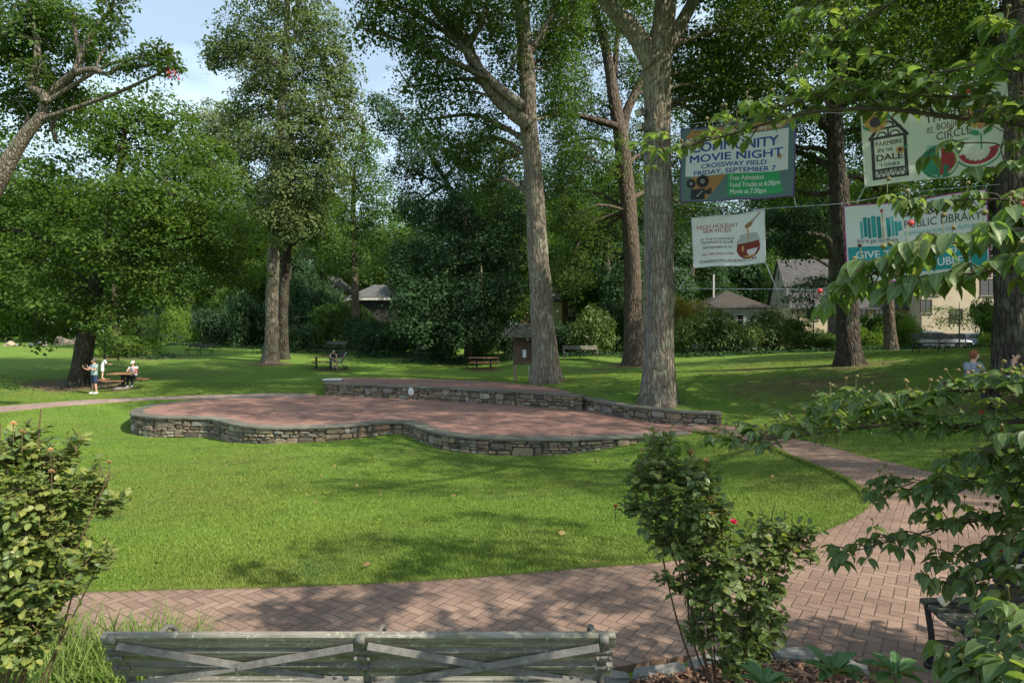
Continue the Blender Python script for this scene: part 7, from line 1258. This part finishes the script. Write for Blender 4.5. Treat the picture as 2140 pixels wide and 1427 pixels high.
for q in ([(2500, 0, 2.6), (2700, 60, 2.9), (2900, 80, 3.2)], [(2400, -300, 2.6), (2500, -420, 3.0), (2650, -500, 3.3)], [(2600, 300, 2.6), (2900, 300, 2.9), (3100, 320, 3.1)], [(2500, -150, 2.2), (2800, -200, 2.3), (3050, -200, 2.5)], [(2450, -500, 2.2), (2700, -600, 2.4), (2900, -650, 2.6)], [(2300, -400, 2.6), (2150, -500, 2.9), (2000, -560, 3.2)]): bough(q, .012, 26, .4, .09, .3, .1, 1.2, .1, 4)  # unseen boughs added outside the frame to shade the path
bough([(2290, 1120, 2.3), (2140, 1125, 2.4), (2050, 1150, 2.5), (1975, 1185, 2.55)], .006, 30, .22, .072, .08, .3, 1.0, .1, 1, hang=.7)
bough([(2290, 1240, 2.1), (2160, 1235, 2.2), (2070, 1255, 2.3)], .006, 26, .18, .074, .08, .3, 1.0, .1, 1, hang=.7)
bough([(2290, 1000, 2.3), (2130, 985, 2.4), (2040, 1000, 2.5), (1960, 1010, 2.6), (1890, 1005, 2.7)], .006, 24, .22, .070, .12, .3, 1.0, .1, 1, hang=.5)
for q in ([(2700, 800, 2.9), (2950, 790, 3.0), (3250, 800, 3.1)], [(2650, 900, 2.7), (2900, 930, 2.9), (3150, 950, 3.0)], [(2750, 640, 3.0), (3000, 620, 3.1), (3300, 640, 3.2)], [(2700, 480, 2.8), (3000, 450, 3.0), (3300, 460, 3.1)]): bough(q, .012, 26, .4, .09, .3, .1, 1.2, .1, 2)  # more unseen boughs, added so the bench lies in shade
wood.build('trunk', MTWIG, dg, True, True)
rn = np.clip(rd.normal(.45, .2, len(LP_)), 0, .84); rn = np.where(rd.random(len(rn)) < .05, .93, rn); L_ = np.array(LL_)
leaf_batch('leaves', TP_OV, LP_, LT_, LN_, L_, L_*.62, rn, MDOG, dg)
MSTALK = plain('fruit_stalk', (.20, .19, .07), .7, .2, 20, obj=False)
def fkey(q): e = q[0]; u = abs((e[0]/e[1])*F+CX-1070); return e[1]+(50 if u > 1090 or abs(e[2]-ZC)/e[1] > .56 else 0)
FR_.sort(key=fkey); rest = MB()
for n_f, (e, l) in enumerate(FR_):
    k = int(rd.choice([0, 1, 2], p=[.80, .10, .10])); d = np.array([rd.normal()*.25, rd.normal()*.25, 1.]); d /= np.linalg.norm(d); c = e+d*l; v, f = tube([e, e+d*l*.6+rd.normal(size=3)*.003, c], [.0013, .0013, .0016], 4, 2); one = n_f < 96; mb = MB() if one else rest; mb.add(v, f); ns = len(mb.f); mb.ball(tuple(c), rd.uniform(.0065, .0095), 9, 6)
    if one:
        o = mb.build('fruit', (MFRUIT_G, MFRUIT_R, MFRUIT_D)[k], dg, True, True); o.data.materials.append(MSTALK); o.data.polygons.foreach_set('material_index', [1]*ns+[0]*(len(mb.f)-ns))
        if k: o['label'] = ('', 'ripe red fruit', 'dark shrivelled fruit')[k]
if rest.v: tag(rest.build('fruits', MFRUIT_G, dg, True, True), kind='stuff')

# ---- rose bushes
def rose(label, base, blobs, seed, dens, leaf, flowers, stems=15, yellow=.12):
    rg = np.random.default_rng(seed); r = empty('rose_bush', base, label, 'rose bush', 'rose bushes along the path'); b0 = np.array(base); mb = MB(); P, T_, Nn, L = [], [], [], []; cen = [np.array(c) for c, _ in blobs]
    for i in range(stems):
        c = cen[i % len(cen)]+rg.normal(size=3)*.05; a = b0+np.array([rg.normal()*.04, rg.normal()*.04, -.05]); mid = a*.5+c*.5+np.array([rg.normal()*.05, rg.normal()*.05, -.06]); v, f = tube([a, mid, c, c+(c-mid)*.12], [.0075, .0055, .0035, .002], 6, 5); mb.add(v, f)
    for bi, (c, s) in enumerate(blobs):
        c = np.array(c); s = np.array(s); n = int(dens*(s[0]*s[2])*100)
        for _ in range(n):
            u = rg.normal(size=3); u /= np.linalg.norm(u); p = c+u*s*rg.random()**.45*(1+.15*math.sin(5*u[0]+bi)); o = p-c+np.array([0, 0, .05]); o /= np.linalg.norm(o)+1e-9; d = o+rg.normal(size=3)*.5+np.array([0, 0, -.1]); d /= np.linalg.norm(d); q = p-d*rg.uniform(.05, .10); sd_ = np.cross(d, [0, 0, 1]); sd_ /= np.linalg.norm(sd_)+1e-9
            if rg.random() < .5: h = cen[bi]*.55+q*.45+rg.normal(size=3)*.03; v, f = tube([h, (h+q)/2+rg.normal(size=3)*.015, q], [.003, .0022, .0012], 4, 2, False); mb.add(v, f)
            v, f = tube([q, p], [.0011, .0008], 3, 1, False); mb.add(v, f); nu = np.array([0, 0, 1.])+o*.5+rg.normal(size=3)*.35
            for k_, (al, sg) in enumerate(((1, 0), (.62, 1), (.62, -1), (.25, 1), (.25, -1))):
                t = d if sg == 0 else d*.45+sd_*sg; P.append(q+(p-q)*al); T_.append(t+rg.normal(size=3)*.12-np.array([0, 0, .18])); Nn.append(nu+rg.normal(size=3)*.12); L.append(leaf*rg.uniform(.7, 1.2)*(1.1 if k_ == 0 else .9))
    mb.build('stems', MSTEM, r, True, True); L = np.array(L); rn = np.clip(rg.normal(.42, .2, len(L)), 0, .8); rn = np.where(rg.random(len(L)) < yellow, rg.uniform(.85, 1, len(L)), rn); leaf_batch('leaves', TP_RO, P, T_, Nn, L, L*.72, rn, MROSE, r)
    for (px, py, d, col, sz, nm) in flowers:
        c = np.array(W(px, py, d)); m = MB(); Q, T2, N2 = [], [], []
        for k_ in range(9): a = k_*2.4; e = .25+.08*k_; o = np.array([math.cos(a)*e, math.sin(a)*e, 1-.09*k_]); Q.append(c); T2.append(o); N2.append(np.array([-math.cos(a)*.6, -math.sin(a)*.6, .5]))
        leaf_batch(nm, TP_RO, Q, T2, N2, np.full(9, sz), np.full(9, sz*.9), np.full(9, .4), FLW[col], r); v, f = tube([c-np.array([0, 0, .09]), c], [.002, .002], 5, 1); m.add(v, f); m.build('flower_stem', MSTEM, r, False, True)
    return r
FLW = {'pink': leafmat('pink_petal', (.60, .04, .16), (.65, .06, .2), .3), 'dead': leafmat('withered_petal', (.36, .23, .12), (.45, .30, .18), .2), 'peach': leafmat('peach_petal', (.62, .40, .26), (.66, .45, .3), .3), 'rust': leafmat('rust_petal', (.40, .10, .06), (.42, .12, .07), .2)}
def RB(px, py, d, rx, rz, ry=None): w = W(px, py, d); return ((w.x, w.y, w.z), (rx*d/F, ry or (rx+rz)/2*d/F, rz*d/F))
gl = onG(-60, 3.15)
rose('yellowing rose bush at the lower left edge with withered peach blooms', (W(-40, 1330, 3.1).x, 3.1, gz(W(-40, 1330, 3.1).x, 3.1)+.02),
     [RB(30, 950, 3.05, 75, 55), RB(110, 960, 3.1, 60, 40), RB(70, 1040, 3.0, 95, 60), RB(170, 1030, 3.1, 60, 50), RB(222, 1045, 3.1, 34, 26), RB(30, 1130, 3.0, 95, 70), RB(130, 1120, 3.05, 60, 50), RB(190, 1170, 3.1, 40, 30), RB(60, 1215, 3.0, 90, 50), RB(130, 1225, 3.05, 50, 34), RB(20, 1275, 3.0, 60, 36), RB(-10, 1330, 3.0, 60, 36), RB(90, 1270, 3.0, 40, 24), RB(40, 1320, 3.0, 70, 40), RB(30, 1360, 3.0, 80, 40), RB(100, 1300, 3.05, 40, 26), RB(0, 1300, 2.95, 70, 50), RB(-60, 1250, 3.0, 60, 80), RB(-60, 1150, 3.0, 70, 70), RB(250, 1040, 3.1, 20, 14), RB(225, 1150, 3.1, 16, 14), RB(-60, 1050, 3.0, 80, 100), RB(205, 990, 3.1, 22, 24), RB(150, 920, 3.1, 26, 18), RB(60, 900, 3.1, 40, 18)], 61, 44, .043,
     [(28, 888, 3.0, 'peach', .022, 'peach_bloom'), (46, 905, 2.95, 'dead', .02, 'withered_bloom'), (106, 942, 3.0, 'peach', .018, 'peach_bloom'), (108, 988, 2.95, 'dead', .02, 'withered_bloom'), (82, 1060, 2.95, 'dead', .022, 'withered_bloom'), (228, 968, 3.1, 'dead', .018, 'withered_bloom')], 15, .5)
bx, by = W(1512, 1400, 3.72).x, 3.72
rose('dark leaved rose bush right of the foreground bench with one pink bloom', (bx, by, gz(bx, by)+.02),
     [RB(1385, 925, 3.55, 40, 34), RB(1375, 985, 3.55, 80, 50), RB(1440, 985, 3.55, 60, 46), RB(1360, 1060, 3.55, 62, 40), RB(1440, 1060, 3.5, 75, 50), RB(1480, 1110, 3.5, 60, 40), RB(1420, 1130, 3.5, 55, 40), RB(1500, 1180, 3.5, 75, 50), RB(1600, 1110, 3.6, 56, 34), RB(1660, 1120, 3.6, 50, 40), RB(1620, 1165, 3.6, 70, 40), RB(1560, 1160, 3.55, 60, 40), RB(1480, 1230, 3.5, 60, 40), RB(1560, 1240, 3.5, 60, 44), RB(1610, 1220, 3.55, 40, 40), RB(1570, 1300, 3.55, 52, 44), RB(1590, 1350, 3.55, 40, 30), RB(1480, 1010, 3.6, 26, 40), RB(1320, 1050, 3.55, 30, 24), RB(1335, 1000, 3.55, 30, 24), RB(1690, 1150, 3.6, 26, 24), RB(1530, 1390, 3.6, 50, 30), RB(1450, 1170, 3.6, 40, 30), RB(1500, 1060, 3.6, 40, 30), RB(1420, 1215, 3.55, 40, 36), RB(1500, 1290, 3.55, 50, 40), RB(1545, 1345, 3.5, 60, 40), RB(1460, 1320, 3.6, 36, 34), RB(1620, 1300, 3.6, 30, 40), RB(1400, 1120, 3.6, 60, 36)], 62, 23, .049,
     [(1533, 1094, 3.45, 'pink', .03, 'pink_bloom'), (1484, 1046, 3.5, 'dead', .036, 'withered_bloom'), (1486, 1080, 3.48, 'dead', .034, 'withered_bloom'), (1443, 948, 3.5, 'dead', .034, 'withered_bloom'), (1476, 965, 3.55, 'dead', .026, 'withered_bloom'), (1286, 1060, 3.55, 'rust', .02, 'red_bud'), (1343, 944, 3.5, 'dead', .02, 'withered_bloom')], 12, .10)
# ---- strap-leaved clump at the lower left
rg_ = np.random.default_rng(71); lr = empty('liriope_clump', (-2.55, 3.45, gz(-2.55, 3.45)), 'dense clump of green strap leaved grass left of the foreground bench', 'plant'); V = []; Q = []; rn = []
for i in range(2600):
    x = rg_.uniform(-4.2, -2.0); y = rg_.uniform(3.45, 4.42)
    if x > -2.25: y = rg_.uniform(3.6, 4.1)
    b0 = np.array([x, y, gz(x, y)+.0]) if i % 8 == 0 else np.array([x, y, 0]); a = rg_.uniform(0, 6.28); l = rg_.uniform(.26, .50); w = rg_.uniform(.0035, .0065); d = np.array([math.cos(a), math.sin(a), 0]); s = np.array([-d[1], d[0], 0]); out = rg_.uniform(.25, .85)
    V.append((b0, d, s, l, w, out)); rn.append(rg_.random())
gx_ = np.array([v[0][0] for v in V]); gy_ = np.array([v[0][1] for v in V]); gzz = ground(gx_, gy_)+.02; VV = []; k = 0; rr2 = []
for (b0, d, s, l, w, out), z, r_ in zip(V, gzz, rn):
    for j, t in enumerate((0, .25, .5, .75, 1.0)):
        p = np.array([b0[0], b0[1], z])+d*(l*out*t**1.4)+np.array([0, 0, l*(t-.42*out*t*t)]); ww = w*(1-t**3)+.0004; VV += [p-s*ww, p+s*ww]
    for j in range(4): Q.append((k+2*j, k+2*j+1, k+2*j+3, k+2*j+2)); rr2.append(r_)
    k += 10
link('blades', np_mesh('blades', np.array(VV)-np.array(lr.location), np.array(Q), rr2), leafmat('strap_leaf', (.085, .150, .030), (.19, .25, .07), .3), lr)
# ---- low broad-leaved seedlings in the mulch
MBROAD = veinleaf('broad_leaf', (.055, .13, .045), (.085, .17, .06), (.12, .2, .08), .25, .38)
def seedling(px, py, d, n, L, label, seed):
    rg = np.random.default_rng(seed); w = W(px, py, d); g = gz(w.x, w.y); r = empty('rhododendron_seedling', (w.x, w.y, g), label, 'plant', 'young broad leaved plants in the mulch'); c = np.array([w.x, w.y, max(w.z, g+.05)]); P, T_, Nn, Ls = [], [], [], []
    for k_ in range(n): a = k_*2.4+rg.uniform(-.2, .2); e = 1.1-.85*k_/n; o = np.array([math.cos(a), math.sin(a), 0]); P.append(c+o*.008); T_.append(o*(1-.55*e*0+.0)+np.array([0, 0, .95*(1-k_/n)+.12])); Nn.append(np.array([0, 0, 1.])-o*(.9*(1-k_/n))); Ls.append(L*rg.uniform(.8, 1.15))
    Ls = np.array(Ls); leaf_batch('leaves', TP_LA, P, T_, Nn, Ls, Ls*.42, np.clip(rg.normal(.4, .2, n), 0, .8), MBROAD, r); m = MB(); v, f = tube([(w.x, w.y, g-.03), tuple(c)], [.008, .006], 7, 1); m.add(v, f); m.build('stem', MSTEM, r, True, True)
seedling(1598, 1432, 2.75, 13, .115, 'broad leaved seedling directly below the rose stems at the bottom edge', 81); seedling(1742, 1405, 2.75, 14, .125, 'broad leaved seedling right of the mulch, second along the bottom edge', 82); seedling(1872, 1408, 2.7, 13, .12, 'broad leaved seedling left of the lowest dogwood leaves', 83)
